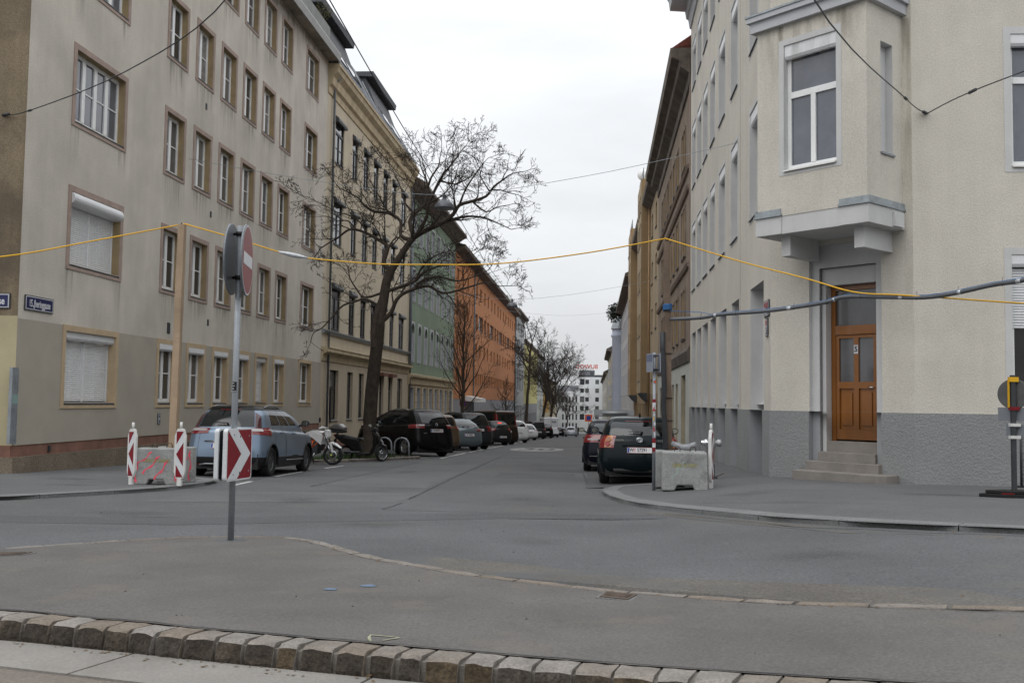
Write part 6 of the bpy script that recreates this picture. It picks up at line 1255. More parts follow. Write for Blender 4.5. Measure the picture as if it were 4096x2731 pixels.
# ------------------------------------------------------------------ parking sign pole with stickers
x, y = 1.11, 18.47; z = zg(x,y)+.12; pp = empty('parking_sign_pole', (x,y,z), 0, 'thin grey pole with red bands and stickers beside the right concrete block', 'sign pole')
b = MB(); b.tube([(0,0,-.05),(0,0,2.52)], .03, 14); b.build('pole', steel, pp)
def band(z0, z1, m, nm='red_band'): b = MB(); b.lathe([(.0308,z0),(.0308,z1)], 14); b.build(nm, m, pp)
for z0, z1 in ((1.60,1.66),(1.44,1.47),(.70,.78),(.78,.86),(.86,.95)): band(z0-z-.33, z1-z-.33, redrefl if (z0, z1) != (.78,.86) else whiterefl, 'red_band' if (z0, z1) != (.78,.86) else 'white_band')
band(1.13+.34,1.26+.34,whiteen,'sticker'); 
rs2 = random.Random(8)
for k in range(12):
    zz = .98+.62*k/12+rs2.uniform(-.02,.02); a = rs2.uniform(-.5,.5); b = MB(); wd_ = rs2.uniform(.3,.7); hh = rs2.uniform(.03,.07)
    b.add([(.0318*math.sin(a+wd_*(i/4-.5)*2), -.0318*math.cos(a+wd_*(i/4-.5)*2), zz+j*hh) for j in (0,1) for i in range(5)], [(i,i+1,6+i,5+i) for i in range(4)]); b.build('sticker', rs2.choice([whiteen,txt_black,whiteen,plate_r,yel_cable,greenp]), pp)
b = MB(); b.lathe([(0,-.0005),(.028,-.0005)], 14, 0, 'y', (.01,-.032,1.98)); b.build('round_sticker', bluesign, pp); b = MB(); b.lathe([(0,-.001),(.02,-.001)], 14, 0, 'y', (.012,-.0325,1.98)); b.build('round_sticker_core', orange, pp)
plate_dull = mat('sign_plate_dull', (.26,.28,.33), .6, var=.15, vs=12)
for (cx, az) in ((-.085,193),(.085,4)):
    b = MB(); b.box(-.20,.20,-.006,.006,-.17,.17); o = b.build('sign_plate', plate_dull, pp, (cx,0,2.33), (0,0,R_(az+90)))
    b = MB(); b.box(-.18,.18,-.0075,-.0062,.02,.15); b.build('sign_print', mat('faded_print_%d'%az, (.14,.16,.24), .6, var=.2, vs=20), o)
for zz in (2.2,2.46): b = MB(); b.tube([(-.07,0,zz),(.08,0,zz)], .015, 6); b.box(-.035,.035,-.035,.035,zz-.02,zz+.02); b.build('clamp', steel_d, pp)
# ------------------------------------------------------------------ hydrant
x, y = 2.44, 21.0; z = zg(x,y)+.12; hy = empty('hydrant', (x,y,z), 0, 'silver street hydrant behind the edge-on delineator board', 'hydrant')
hm = mat('hydrant_silver', (.42,.43,.44), .4, metal=.5, var=.15, vs=6)
b = MB(); b.lathe([(.13,0),(.13,.03),(.075,.06),(.07,.30)], 16); b.build('base', steel_d, hy); b = MB(); b.lathe([(.075,.30),(.072,.60),(.085,.62),(.095,.68),(.095,.78),(.075,.83),(.03,.845),(.022,.88),(0,.88)], 16); b.build('barrel', hm, hy)
for s_ in (-1,1): b = MB(); b.lathe([(.05,0),(.05,.07),(.075,.08),(.075,.15),(.05,.16),(0,.16)], 12, 0, 'x', (s_*.05 if s_ > 0 else -.21,0,.74)); b.build('outlet', chrome if s_ < 0 else hm, hy)
b = MB(); b.tube([(.1,0,.05),(.25,-.05,.12)], .012, 6); b.build('lever', iron, hy)
# ------------------------------------------------------------------ temporary sign on rubber foot and site fence, right edge
x, y = 6.2, 15.35; z = zg(x,y)+.12; ts_ = empty('temporary_sign', (x,y,z), 0, 'temporary road sign seen from behind on a black rubber foot at the right edge', 'temporary sign')
b = MB(); b.prism([(-.52,-.02),(-.2,-.24),(.6,-.2),(.75,.05),(.5,.25),(-.15,.28)], 0, .05); b.prism([(-.42,-.0),(-.15,-.17),(.5,-.14),(.62,.05),(.42,.18),(-.1,.2)], .05, .10); ft = bevel(b.build('rubber_foot', rubber, ts_), .015)
b = MB(); b.box(-.26,-.08,-.2,-.19,.055,.075); b.build('foot_reflector', tail, ft)
b = MB(); b.box(-.03,.03,-.03,.03,.08,1.80); b.build('pole', steel_d, ts_)
b = MB(); b.lathe([(0,-.004),(.215,-.004),(.225,.004),(.215,.010),(0,.010)], 36, 0, 'y', (0,.04,1.52), smooth=False); b.build('round_sign', mat('sign_back_dull', (.10,.10,.10), .55, metal=.2, var=.2, vs=5), ts_, (0,0,0), (0,0,R_(-36)))
b = MB(); b.box(-.21,.21,.04,.05,1.12,1.32); b.build('sub_plate', back_gray, ts_, (0,0,0), (0,0,R_(-30))); b = MB(); b.box(-.13,.13,.04,.05,.9,1.07); b.build('small_plate', back_gray, ts_, (.02,0,0), (0,0,R_(-36)))
b = MB(); b.box(-.05,.07,-.045,.06,1.70,1.77); b.build('top_clamp', yel_cable, ts_); b = MB(); b.box(-.065,-.045,-.0,.03,1.32,1.70); b.build('yellow_edge', yel_cable, ts_)
b = MB(); b.box(-.05,.08,-.045,.05,1.28,1.33); b.build('red_clamp', redrefl, ts_)
for zz in (1.04,.86): b = MB(); b.box(-.05,.09,-.045,.05,zz,zz+.045); b.build('white_clamp', white_dirty, ts_)
fz = zg(6.6,16.2)+.12; fc = empty('site_fence', (6.56,16.2,fz), R_(-6), 'galvanised mesh site fence panel at the right edge behind the temporary sign', 'fence')
b = MB(); b.tube([(0,0,.02),(0,0,1.02),(.05,0,1.06),(2.2,0,1.06),(2.2,0,.02)], .02, 8); b.tube([(0,0,.12),(2.2,0,.12)], .018, 8); b.tube([(.09,0,.12),(.09,0,1.05)], .02, 8); b.build('frame', steel_d, fc)
b = MB()
for k in range(26): b.tube([(.12+.08*k,0,.12),(.12+.08*k+.01*math.sin(k),0.01*math.sin(k*2),1.05)], .003, 4)
for k in range(8): b.tube([(.1,0,.2+.11*k),(2.2,0,.2+.11*k)], .003, 4)
b.build('mesh', steel_d, fc)
# ------------------------------------------------------------------ cables, pipe, lamps, span wires
def sagline(pts, n=6):
    P = [Vector(p) for p in pts]; out = []
    for i in range(len(P)-1):
        p0, p1, p2, p3 = P[max(i-1,0)], P[i], P[i+1], P[min(i+2,len(P)-1)]
        for k in range(n):
            t = k/n; out.append(.5*((2*p1)+(-p0+p2)*t+(2*p0-5*p1+4*p2-p3)*t*t+(-p0+3*p1-3*p2+p3)*t*t*t))
    return out+[P[-1]]
b = MB(); yc = [(-9.9,13.2,3.14),(-9.42,15.0,3.43),(-8.7,16.7,3.98),(-7.87,18.40,4.57)]
b.tube(sagline(yc), .0125, 8); b.tube(sagline([(-7.87,18.40,4.57),(-6.85,18.3,4.28),(-5.96,18.4,4.02),(-5.48,18.5,3.93),(-4.21,18.7,3.85),(-3.13,18.8,3.85),(-1.8,18.9,3.89),(-.14,19.1,4.13),(1.36,19.3,4.44)]), .0125, 8)
b.tube(sagline([(1.36,19.3,4.44),(2.65,18.4,3.87),(3.66,17.6,3.46),(4.32,17.0,3.16),(4.88,16.5,3.06),(5.33,16.0,2.97),(6.24,15.0,2.78),(7.2,13.9,2.6)]), .0125, 8)
yc_ = b.build('yellow_cable', yel_cable); tag(yc_, 'yellow power cable strung over the street between the two wooden posts', 'cable')
b = MB(); b.tube([(-6.02,18.395,4.04),(-5.92,18.41,4.015),(-5.8,18.43,3.99),(-5.68,18.45,3.965),(-5.56,18.47,3.945),(-5.46,18.49,3.93)], [.014,.028,.042,.044,.03,.014], 10); b.build('taped_splice', duct, yc_)
pts = [(1.46,19.25,2.87),(2.01,19.0,2.88),(2.38,18.7,2.92),(3.09,18.2,2.94),(3.68,17.7,2.99),(3.96,17.3,3.02),(4.24,17.1,3.09),(4.84,16.6,3.03),(5.23,16.1,2.98),(5.52,15.6,3.0),(5.84,15.1,3.06),(6.08,14.6,3.07),(6.6,13.6,3.15),(7.4,12.2,3.35)]
b = MB(); sp_ = sagline(pts); b.tube(sp_, .034, 10); pi_ = tag(b.build('insulated_pipe', insul), 'sagging grey foam-insulated cable tied below the yellow cable in front of the door', 'insulated cable')
for k in range(6, len(sp_)-3, 8):
    p = sp_[k]; b = MB(); b.tube([p+Vector((-.012,0,0)), p+Vector((.012,0,0))], .037, 10); b.tube([p+Vector((0,0,.03)), p+Vector((.01,0,.1))], .003, 4); b.build('cable_tie', black, pi_)
for k in range(10, len(sp_)-3, 11): p, q = sp_[k], sp_[k+1]; b = MB(); b.tube([p, p.lerp(q,.6)], .0365, 10); b.build('tape', duct, pi_)
b = MB(); b.tube([(1.43,19.24,3.03),(2.0,19.0,2.985)]+[p+Vector((0,0,.036)) for p in sp_[9::3]], .007, 6); tag(b.build('blue_rope', blue_rope), 'thin blue rope running along the grey insulated cable', 'rope')
def wire(pts, r, label, m=steel_d, n=6, nm='overhead_wire'): b = MB(); b.tube(sagline(pts, n), r, 6); return tag(b.build(nm, m), label, 'wire', 'overhead wires')
w_ = wire([(-12.89,20.44,7.35),(-12.05,20.0,7.3),(-9.0,16.5,6.3),(-5.11,13.31,6.83),(-3.29,8.56,4.84)][0:2]+[(-8.6,17.3,7.2),(-5.11,13.31,6.95),(-1.5,6.6,6.6),(3.0,-3,6.9)], .011, 'dark span wire rising from the left corner house over the junction')
b = MB(); b.tube([(-12.95,20.47,7.35),(-12.75,20.38,7.345)], .03, 6); b.tube([(-12.1,20.03,7.3),(-12.0,19.97,7.3)], .025, 6); b.build('anchor', steel_d, w_)
w_ = wire([(6.07,18.7,6.68),(5.39,17.6,6.62),(2.09,9.98,5.45),(-.4,3,5.6)], .010, 'dark span wire from the cream house wall up to the left over the junction')
b = MB(); b.tube([(6.1,18.72,6.68),(6.0,18.58,6.67)], .03, 6); b.tube([(5.42,17.65,6.62),(5.34,17.5,6.61)], .025, 6); b.build('anchor', steel_d, w_)
w_ = wire([(6.12,18.7,6.68),(6.33,17.2,6.6),(5.5,12.24,5.5),(5.0,7,5.6)][:2]+[(6.9,13.6,6.25),(8.0,9.0,6.2)], .010, 'dark span wire from the cream house wall off to the right edge'); b = MB(); b.tube([(6.33,17.25,6.6),(6.37,17.05,6.6)], .028, 6); b.build('anchor', steel_d, w_)
def lamp(x, y, z, label):
    r = empty('street_lamp', (x,y,z), 0, label, 'street lamp', 'pendant street lamps over the road'); b = MB(); b.lathe([(.0,.30),(.06,.30),(.09,.25),(.2,.2),(.27,.12),(.30,.03),(.30,.0),(.285,.0),(.26,.03),(0,.06)], 24); b.build('shade', mat_lamp, r)
    b = MB(); b.lathe([(.26,.02),(.2,-.02),(.1,-.04),(0,-.045)], 20); b.build('diffuser', P_mid, r); b = MB(); b.tube([(0,0,.28),(0,0,.46)], .02, 6); b.tube([(-.16,0,.40),(.16,0,.40)], .014, 6); b.box(-.05,.05,-.05,.05,.3,.38); b.build('hanger', steel_d, r)
mat_lamp = mat('lamp_shade', (.11,.115,.13), .4, metal=.3, var=.1)
lamp(-4.4,28.6,6.85, 'grey dish-shaped pendant street lamp hanging in the big tree'); lamp(-4.4,53.0,6.30, 'smaller, farther pendant street lamp over the road before the orange house')
wire([(-3.3,-8,7.5),(-3.7,4,7.3),(-4.0,14.3,7.22),(-4.2,21,7.2),(-4.4,28.6,7.30),(-4.4,40,6.85),(-4.4,53,6.74),(-4.4,78,6.2)], .011, 'long dark cable running up the street from lamp to lamp')
wire([(-12.4,29.13,8.51),(-8.4,28.8,7.75),(-4.4,28.6,7.26),(-.3,27.1,7.45),(3.66,25.7,7.99)], .007, 'thin span wire across the street carrying the near lamp', zinc)
wire([(-12.4,53,8.0),(-4.4,53,6.72),(3.9,53,7.9)], .007, 'thin span wire across the street carrying the far lamp', zinc)
wire([(-12.4,118,12.3),(-4,119,11.6),(3.9,120,12.3)], .010, 'faint far span wire high over the street', zinc)
# ------------------------------------------------------------------ far traffic signs
x, y = -1.0, 215; z = zg(x,y); r = empty('far_traffic_sign', (x,y,z), 0, 'small blue and orange traffic sign on a pole at the far junction', 'traffic sign'); b = MB(); b.tube([(0,0,0),(0,0,4.6)], .06, 6); b.build('pole', steel_d, r); b = MB(); b.box(-.8,.8,-.05,-.02,3.0,4.5); b.build('plate', orange, r); b = MB(); b.box(-.45,.45,-.07,-.05,3.3,4.2); b.build('field', plate_b, r)
x, y = -8.74, 66.2; z = zg(x,y)+.12; r = empty('no_stopping_sign', (x,y,z), 0, 'round blue and red no-stopping sign beside the slim tree at the orange house', 'traffic sign'); b = MB(); b.tube([(0,0,0),(0,0,3.1)], .03, 8); b.build('pole', steel, r); b = MB(); b.disc(.3,24,(0,-.05,2.75),'y'); b.build('rim', redsign, r, (0,0,0), (0,0,R_(48))); b = MB(); b.disc(.23,24,(0,-.06,2.75),'y'); b.build('face', plate_b, r, (0,0,0), (0,0,R_(48)))
# ------------------------------------------------------------------ bicycle hoops
for i, (x, y, lab) in enumerate(((-7.75,35.35,'galvanised bicycle hoop in the bed right behind the scooter leg shield'),(-7.62,36.2,'galvanised bicycle hoop in the bed between the tree and the black car, left one'),(-7.05,36.6,'galvanised bicycle hoop in the bed nearest the black car'))):
    z = zg(x,y)+.08; b = MB(); pts = [(-.32,0,-.1),(-.30,0,.45)]+[(-.02-.28*math.cos(a), 0, .5+.26*math.sin(a)) for a in [PI*k/10 for k in range(1,10)]]+[(.26,0,.45),(.28,0,-.1)]; b.tube(pts, .03, 10); o = b.build('bicycle_hoop', steel, None, (x,y,z), (0,0,R_(-8))); tag(o, lab, 'bicycle hoop', 'bicycle hoops in the tree bed')
# ------------------------------------------------------------------ bare trees
def branch(b, pts, r0, r1, n=6):
    k = len(pts); b.tube(pts, [r0+(r1-r0)*(i/(k-1))**.8 for i in range(k)], n, caps=False)
def wiggle(rnd, p, d, L, seg, curl, up=0.0):
    pts = [p.copy()]; d = d.normalized(); s = L/seg
    for i in range(seg):
        d = (d+Vector((rnd.gauss(0,curl),rnd.gauss(0,curl),rnd.gauss(0,curl)+up))).normalized(); pts.append(pts[-1]+d*s)
    return pts
def twigs(b, rnd, pts, r, L, depth, spread, step, curl=.22, up=.02, minr=.004, dec=.62, start=.15):
    """side shoots along a limb"""
    tot = sum((pts[i+1]-pts[i]).length for i in range(len(pts)-1)); n = max(1, int(tot/step)); acc = 0
    for k in range(n):
        f = start+(1-start)*(k+rnd.random())/n; i = min(len(pts)-2, int(f*(len(pts)-1))); t = f*(len(pts)-1)-i; p = pts[i].lerp(pts[i+1], min(1,max(0,t))); d = (pts[i+1]-pts[i]).normalized()
        ax = d.orthogonal().normalized(); ax.rotate(Matrix.Rotation(rnd.uniform(0,2*PI),3,d)); ang = rnd.uniform(spread*.6, spread*1.25)
        nd = (d*math.cos(ang)+ax*math.sin(ang)); l = L*rnd.uniform(.55,1.2)*(1-.45*f); rr = max(minr, r*(1-.6*f)*.55)
        q = wiggle(rnd, p, nd, l, 5 if depth > 1 else 4, curl, up); branch(b, q, rr, minr*.7, 5 if rr > .012 else 3)
        if depth > 1: twigs(b, rnd, q, rr, l*dec, depth-1, spread, step*.56, curl, up, minr, dec, .2)
def tree_root(label, x, y, h=.1, group='bare street trees'):
    return empty('bare_tree', (x,y,zg(x,y)+h), 0, label, 'tree', group)
# big tree: limbs laid out by hand (x, z in the plane across the street, y depth drift)
def big_tree():
    X, Y = -7.95, 35.0; z0 = zg(X,Y)+.08; r = tree_root('big bare gnarled tree leaning over the street behind the motorcycles', X, Y, .08); rnd = random.Random(21); tr, cr = MB(), MB()
    def W(a, c, dy=0):          # sketch units -> metres, relative to the root
        sx, sz = 1024+a/2.296, 683+c/2.296; return Vector(((sx-1480)*.008863-.03+(sz-1690)*.0, dy, (1690-sz)*.008863+.43-z0))
    trunk = [Vector((0,0,-.15)),Vector((.02,0,.5)),W(1060,2310),W(1075,2000),W(1095,1780),W(1115,1560),W(1130,1400),W(1155,1250),W(1175,1100),W(1190,1000),W(1230,900)]
    branch(tr, trunk, .25, .155, 14); tr.tube([Vector((0,0,-.15)),Vector((0,0,.15)),Vector((.02,0,.6))], [.36,.31,.25], 14, caps=False)
    # second stem fused low on the left
    branch(tr, [W(1100,1620,-.1),W(1085,1480,-.12),W(1105,1330,-.12),W(1150,1180,-.05)], .13, .12, 10)
    limbs = [
     ([(1230,900),(1300,800),(1380,680),(1450,600),(1560,540),(1720,470),(1820,400),(1880,320),(2000,290),(2130,250),(2200,170),(2290,110)], .20,.03, -1.0, 1.5),
     ([(1200,930),(1155,830),(1180,700),(1170,655),(1070,590),(960,530),(850,490),(760,490),(650,560),(560,600),(480,640)], .14,.02, 1.2, 1.4),
     ([(1420,640),(1320,580),(1310,440),(1190,360),(1050,340),(950,280),(880,200),(780,140),(680,90)], .11,.018, .9, 1.4),
     ([(1450,580),(1400,450),(1430,360),(1500,280),(1530,100),(1500,-10),(1460,-90),(1420,-170)], .12,.018, 1.6, 1.5),
     ([(1480,540),(1570,420),(1600,300),(1700,100),(1790,0),(1870,-80),(1930,-140)], .10,.016, -1.2, 1.5),
     ([(1530,100),(1570,0),(1640,-90),(1665,-170)], .07,.014, -.5, 1.3),
     ([(1430,360),(1330,250),(1290,120),(1230,0),(1180,-90)], .06,.012, .6, 1.3),
     ([(1720,460),(1900,410),(2050,400),(2200,440),(2330,490)], .08,.014, 1.0, 1.3),
     ([(1880,320),(1940,190),(2040,60),(2130,-30)], .06,.012, -.8, 1.3),
     ([(1700,100),(1830,120),(1930,40),(2010,-50)], .05,.012, 1.2, 1.3),
     ([(2000,290),(2120,380),(2220,330),(2320,300)], .05,.012, .5, 1.1),
     ([(1600,300),(1720,260),(1840,180),(1900,90)], .05,.012, -1.4, 1.2),
     ([(1190,1120),(1330,1060),(1480,1010),(1560,950),(1700,900),(1900,880),(2030,830)], .10,.014, -1.6, 1.4),
     ([(1190,1420),(1240,1300),(1300,1180),(1400,1110),(1600,1060),(1750,1130),(1950,1090),(2150,1040),(2270,1080)], .13,.016, -1.2, 1.4),
     ([(1460,1100),(1540,1000),(1680,960),(1850,990),(2010,930),(2110,870)], .08,.014, 1.2, 1.3),
     ([(1480,1010),(1560,880),(1680,800),(1800,780)], .06,.012, -.9, 1.3),
     ([(1140,1120),(980,1150),(880,1060),(800,950),(760,830),(690,780)], .07,.012, 1.2, 1.2),
     ([(1130,1210),(1000,1170),(930,1190),(800,1240),(700,1360),(630,1450),(560,1500),(545,1590)], .075,.012, -.8, 1.0),
     ([(1180,680),(1250,570),(1300,600)], .05,.02, .6, .7),
     ([(960,530),(900,430),(800,370),(700,350),(600,300),(450,230)], .05,.01, -.8, 1.2),
     ([(850,490),(760,400),(650,390),(540,340),(430,330)], .045,.01, .7, 1.1),
     ([(1050,340),(1000,430),(900,330),(780,290)], .04,.01, .5, 1.1),
     ([(1190,360),(1120,230),(1060,120),(1000,20)], .045,.01, -.7, 1.2)]
    known = [p.copy() for p in trunk]
    for pts, ra, rb, dy, tl in limbs:
        n = len(pts); s0 = W(*pts[0]); near = min(known, key=lambda p: (p.x-s0.x)**2+(p.z-s0.z)**2); d0 = near.y
        P = [near.copy()]+[W(a, c, d0+dy*((i+1)/(n-1))**1.2) for i, (a, c) in enumerate(pts[1:])]; Q = sagline(P, 3); known += Q; branch(tr, Q, ra*.74, rb, 8)
        twigs(cr, rnd, Q, max(.03, ra*.55), tl*1.6, 4, .85, .42, curl=.21, up=.03, minr=.0065, dec=.56, start=.16)
        q = wiggle(rnd, Q[-1], Q[-1]-Q[-2], tl*.8, 6, .25, .03); branch(cr, q, rb, .006, 4); twigs(cr, rnd, q, .018, tl*.65, 3, .9, .16, minr=.0075)
    # fissured bark ridges
    for k in range(26):
        a = 2*PI*k/26; pts = []
        for i, (p, rr) in enumerate(zip(trunk[2:7], (.237,.228,.218,.208,.198))): a2 = a+.12*math.sin(i*1.7+k); pts.append(p+Vector((math.cos(a2)*rr*.97, math.sin(a2)*rr*.97, 0)))
        tr.tube(sagline(pts, 3), .014, 4, caps=False)
    tr.build('trunk', bark, r); cr.build('crown', bark_d, r)
big_tree()
def slim_tree(label, x, y, H, r0, seed, spread=.55, nb=22, tl=1.0, lean=0, bare=.22, depth=3, upb=.05):
    r = tree_root(label, x, y); rnd = random.Random(seed); tr, cr = MB(), MB(); n = 12
    tk = [Vector((lean*(i/n)**1.3*H+rnd.uniform(-.03,.03), rnd.uniform(-.05,.05), H*.92*i/n-.1)) for i in range(n+1)]; branch(tr, tk, r0, .02, 9)
    for k in range(nb):
        f = bare+(.95-bare)*(k+.5)/nb; i = min(n-1, int(f*n)); p = tk[i].lerp(tk[i+1], f*n-i); a = k*2.4+rnd.uniform(-.4,.4); an = spread*(1.25-.55*f)+rnd.uniform(-.12,.12)
        d = Vector((math.cos(a)*math.sin(an), math.sin(a)*math.sin(an), math.cos(an))); L = H*(.42*(1-f)+.12)*rnd.uniform(.8,1.15); q = wiggle(rnd, p, d, L, 7, .10, upb); branch(tr, q, r0*(1-f)*.42+.012, .006, 6)
        twigs(cr, rnd, q, .02, L*.36*tl, depth, .6, L*.11, curl=.14, up=.05, minr=.007)
    tr.build('trunk', bark, r); cr.build('crown', bark_d, r)
slim_tree('slim upright bare tree in front of the orange house', -8.55,65.0,10.5,.17,5, spread=.62, nb=30)
slim_tree('little young bare tree before the far end of the orange house', -8.6,98.0,6.3,.085,9, spread=.65, nb=20)
def park_tree(label, x, y, H, r0, seed, lean, fork=.45, nl=8, tl=1.6, rad=5.0, depth=3):
    r = tree_root(label, x, y); rnd = random.Random(seed); tr, cr = MB(), MB(); n = 8; top = H*fork
    tk = [Vector((lean*(i/n)**1.5*top+rnd.uniform(-.1,.1), rnd.uniform(-.1,.1), top*i/n-.1)) for i in range(n+1)]; branch(tr, tk, r0, r0*.62, 10)
    for k in range(nl):
        a = 2*PI*k/nl+rnd.uniform(-.3,.3); an = rnd.uniform(.2,.85); d = Vector((math.cos(a)*math.sin(an)+lean*.35, math.sin(a)*math.sin(an), math.cos(an))); L = (H-top)*rnd.uniform(.75,1.1)
        q = wiggle(rnd, tk[-1-(k%3)], d, L, 9, .17, .03); branch(tr, q, r0*.42, .03, 7); 
        twigs(cr, rnd, q, r0*.3, L*.5*tl/1.6, depth, .85, L*.085, curl=.26, up=.02, minr=.016, start=.3)
    tr.build('trunk', bark, r); cr.build('crown', bark_d, r)
park_tree('tall bare tree with straight dark trunk before the yellow house', -8.5,127.0,16.5,.24,31,.04,fork=.66,nl=7,tl=1.2)
park_tree('bare tree leaning right, left trunk of the dark pair before the pale house', -8.45,160.0,17.0,.30,33,.17,fork=.42,nl=10)
park_tree('bare tree leaning right, right trunk of the dark pair before the pale house', -8.2,184.0,17.5,.32,37,.14,fork=.38,nl=10)
park_tree('smaller bare tree at the end of the street before the white block', -6.8,255.0,12.0,.22,41,.05,fork=.4,nl=8)
park_tree('thin bare tree left of the white block at the end', -8.8,232.0,12.5,.2,43,.06,fork=.42,nl=8)
# self-sown little tree on the cornice of the white ornate house
sh = MB(); rl = random.Random(3)
for k in range(1100):
    d_ = Vector((rl.gauss(0,1),rl.gauss(0,1),rl.gauss(0,1))).normalized()*rl.uniform(.3,1.2); d_.z *= 1.3; a1_ = Vector((rl.uniform(-1,1),rl.uniform(-1,1),rl.uniform(-1,1)))*.26; a2_ = Vector((rl.uniform(-1,1),rl.uniform(-1,1),rl.uniform(-1,1)))*.26; sh.add([d_,d_+a1_,d_+a2_], [(0,1,2)])
r_ = empty('roof_tree', (2.95,143.5,14.2), 0, 'dark evergreen bush growing on the cornice of the white ornate house', 'shrub'); sh.build('crown', mat('conifer', (.025,.035,.022), .9, var=.3, vs=3), r_); t_ = MB(); t_.tube([(0.3,0,-1),(0,0,.8)], .05, 6); t_.build('trunk', bark_d, r_)
# ------------------------------------------------------------------ motorcycle
def moto_wheel(par, c, r, wd, rz=0, spokes=5, rimm=None):
    b = MB(); b.lathe([(r-.07,-wd*.4),(r-.05,-wd/2),(r-.015,-wd*.4),(r,0),(r-.015,wd*.4),(r-.05,wd/2),(r-.07,wd*.4)], 28, 0, 'y'); o = b.build('wheel', rubber, par, c, (0,0,rz)); m = MB(); m.lathe([(r-.07,-wd*.42),(r-.085,-wd*.3),(r-.085,wd*.3),(r-.07,wd*.42)], 28, 0, 'y'); m.lathe([(0,-.05),(.045,-.05),(.045,.05),(0,.05)], 12, 0, 'y')
    for k in range(spokes*2): a = 2*PI*(k//2)/spokes+(.12 if k%2 else -.12); m.tube([(.04*math.cos(a),0,.04*math.sin(a)),((r-.08)*math.cos(a),0,(r-.08)*math.sin(a))], .011, 5)
    m.build('rim', rimm or alu_d, o); d = MB(); d.lathe([(.10,-.052),(.14,-.052),(.14,-.047),(.10,-.047)], 20, 0, 'y'); d.build('brake_disc', alu, o); return o
x, y = -8.55, 30.0; z = zr(x,y); mo = empty('motorcycle', (x,y,z), R_(-14), 'naked motorcycle with white tank and orange frame parked beyond the light blue car', 'motorcycle')
whitem = paint('motorcycle_white', (.66,.66,.66), .3)
moto_wheel(mo, (.70,0,.305), .305, .13, R_(14)); moto_wheel(mo, (-.72,0,.31), .31, .17)
b = MB(); 
for s_ in (-.1,.1): b.tube([(.70,s_,.305),(.50,s_*.9,.80),(.43,s_*.9,1.0)], [.028,.028,.024], 8)
b.build('fork', steel_d, mo); b = MB(); 
for s_ in (-.1,.1): b.tube([(.66,s_,.40),(.58,s_,.60)], .031, 8)
b.build('fork_guard', alu, mo)
def plates(nm, polys, m):     # polygons in (x,z) at +-y
    b = MB()
    for poly, y0, y1 in polys: b.prism_y(poly, y0, y1)
    return bevel(b.build(nm, m, mo), .012)
plates('tank', [([(.38,.98),(.30,1.02),(.05,1.04),(-.25,.93),(-.28,.86),(.0,.84),(.22,.80),(.36,.62)],-.15,.15)], whitem)
plates('tank_shroud', [([(.44,.90),(.20,.98),(-.05,.88),(.10,.80),(.38,.60)],-.19,-.15),([(.44,.90),(.20,.98),(-.05,.88),(.10,.80),(.38,.60)],.15,.19)], whitem)
plates('front_mudguard', [([(.45,.42),(.52,.60),(.66,.67),(.80,.60),(.98,.52),(.80,.655),(.66,.70),(.50,.64)],-.075,.075),([(.62,.66),(.70,.66),(.77,.38),(.71,.36)],-.10,-.075)], whitem)
plates('headlight_mask', [([(.50,.78),(.58,.86),(.56,1.04),(.46,1.08),(.44,.8)],-.11,.11)], whitem)
plates('seat', [([(-.22,.90),(-.30,.94),(-.60,.97),(-.92,1.04),(-.90,.98),(-.6,.88),(-.25,.84)],-.12,.12)], black)
plates('engine', [([(.22,.34),(.25,.62),(.05,.72),(-.25,.68),(-.35,.40),(-.1,.26)],-.14,.14)], steel_d)
plates('radiator', [([(.28,.42),(.36,.62),(.32,.66),(.24,.46)],-.16,.16)], black)
b = MB()
for s_ in (-.16,.16):
    for q in ([(.40,s_*.5,.92),(.10,s_,.70),(-.22,s_,.80)],[(.10,s_,.70),(.02,s_,.48),(-.30,s_,.60)],[(.40,s_*.5,.82),(.02,s_,.48)],[(-.22,s_,.80),(-.30,s_,.60)],[(.10,s_,.70),(-.30,s_,.60)],[(-.22,s_,.80),(-.85,s_*.6,.98)]): b.tube(q, .017, 7)
b.build('frame', orange, mo)
b = MB(); b.tube([(.40,-.36,1.10),(.42,-.15,1.06),(.42,.15,1.06),(.40,.36,1.10)], .014, 8); b.build('handlebar', black, mo); b = MB(); b.tube([(.42,-.38,1.09),(.47,-.30,1.14),(.55,-.12,1.12)], [.03,.035,.02], 8); b.build('hand_guard', whitem, mo)
for s_ in (-1,1):
    b = MB(); b.tube([(.40,s_*.26,1.10),(.40,s_*.30,1.30)], .008, 6); c_ = Vector((.40,s_*.31,1.36)); b.add([c_+Vector((.008*(1 if k > 11 else -1), .05*math.cos(2*PI*k/12), .085*math.sin(2*PI*k/12))) for k in range(24)], [tuple(range(12)),tuple(range(23,11,-1))]+[(k,(k+1)%12,12+(k+1)%12,12+k) for k in range(12)]); b.build('mirror', black, mo)
b = MB(); b.tube([(.15,-.1,.4),(.1,-.14,.25),(-.2,-.15,.22),(-.4,-.17,.3),(-.75,-.2,.5)], [.03,.03,.035,.06,.06], 10); b.build('exhaust', alu, mo)
b = MB(); b.tube([(-.72,-.09,.31),(-.25,-.1,.42)], .035, 8); b.tube([(-.72,.09,.31),(-.25,.1,.42)], .035, 8); b.tube([(-.1,.15,.3),(-.15,.35,.0)], .012, 6); b.build('swing_arm', steel_d, mo)
b = MB(); b.lathe([(0,-.02),(.03,-.02),(.03,.02),(0,.02)], 10, 0, 'y', (.705,-.12,.305)); b.build('axle_cap', mat('lime_cap', (.5,.62,.12), .5), mo)
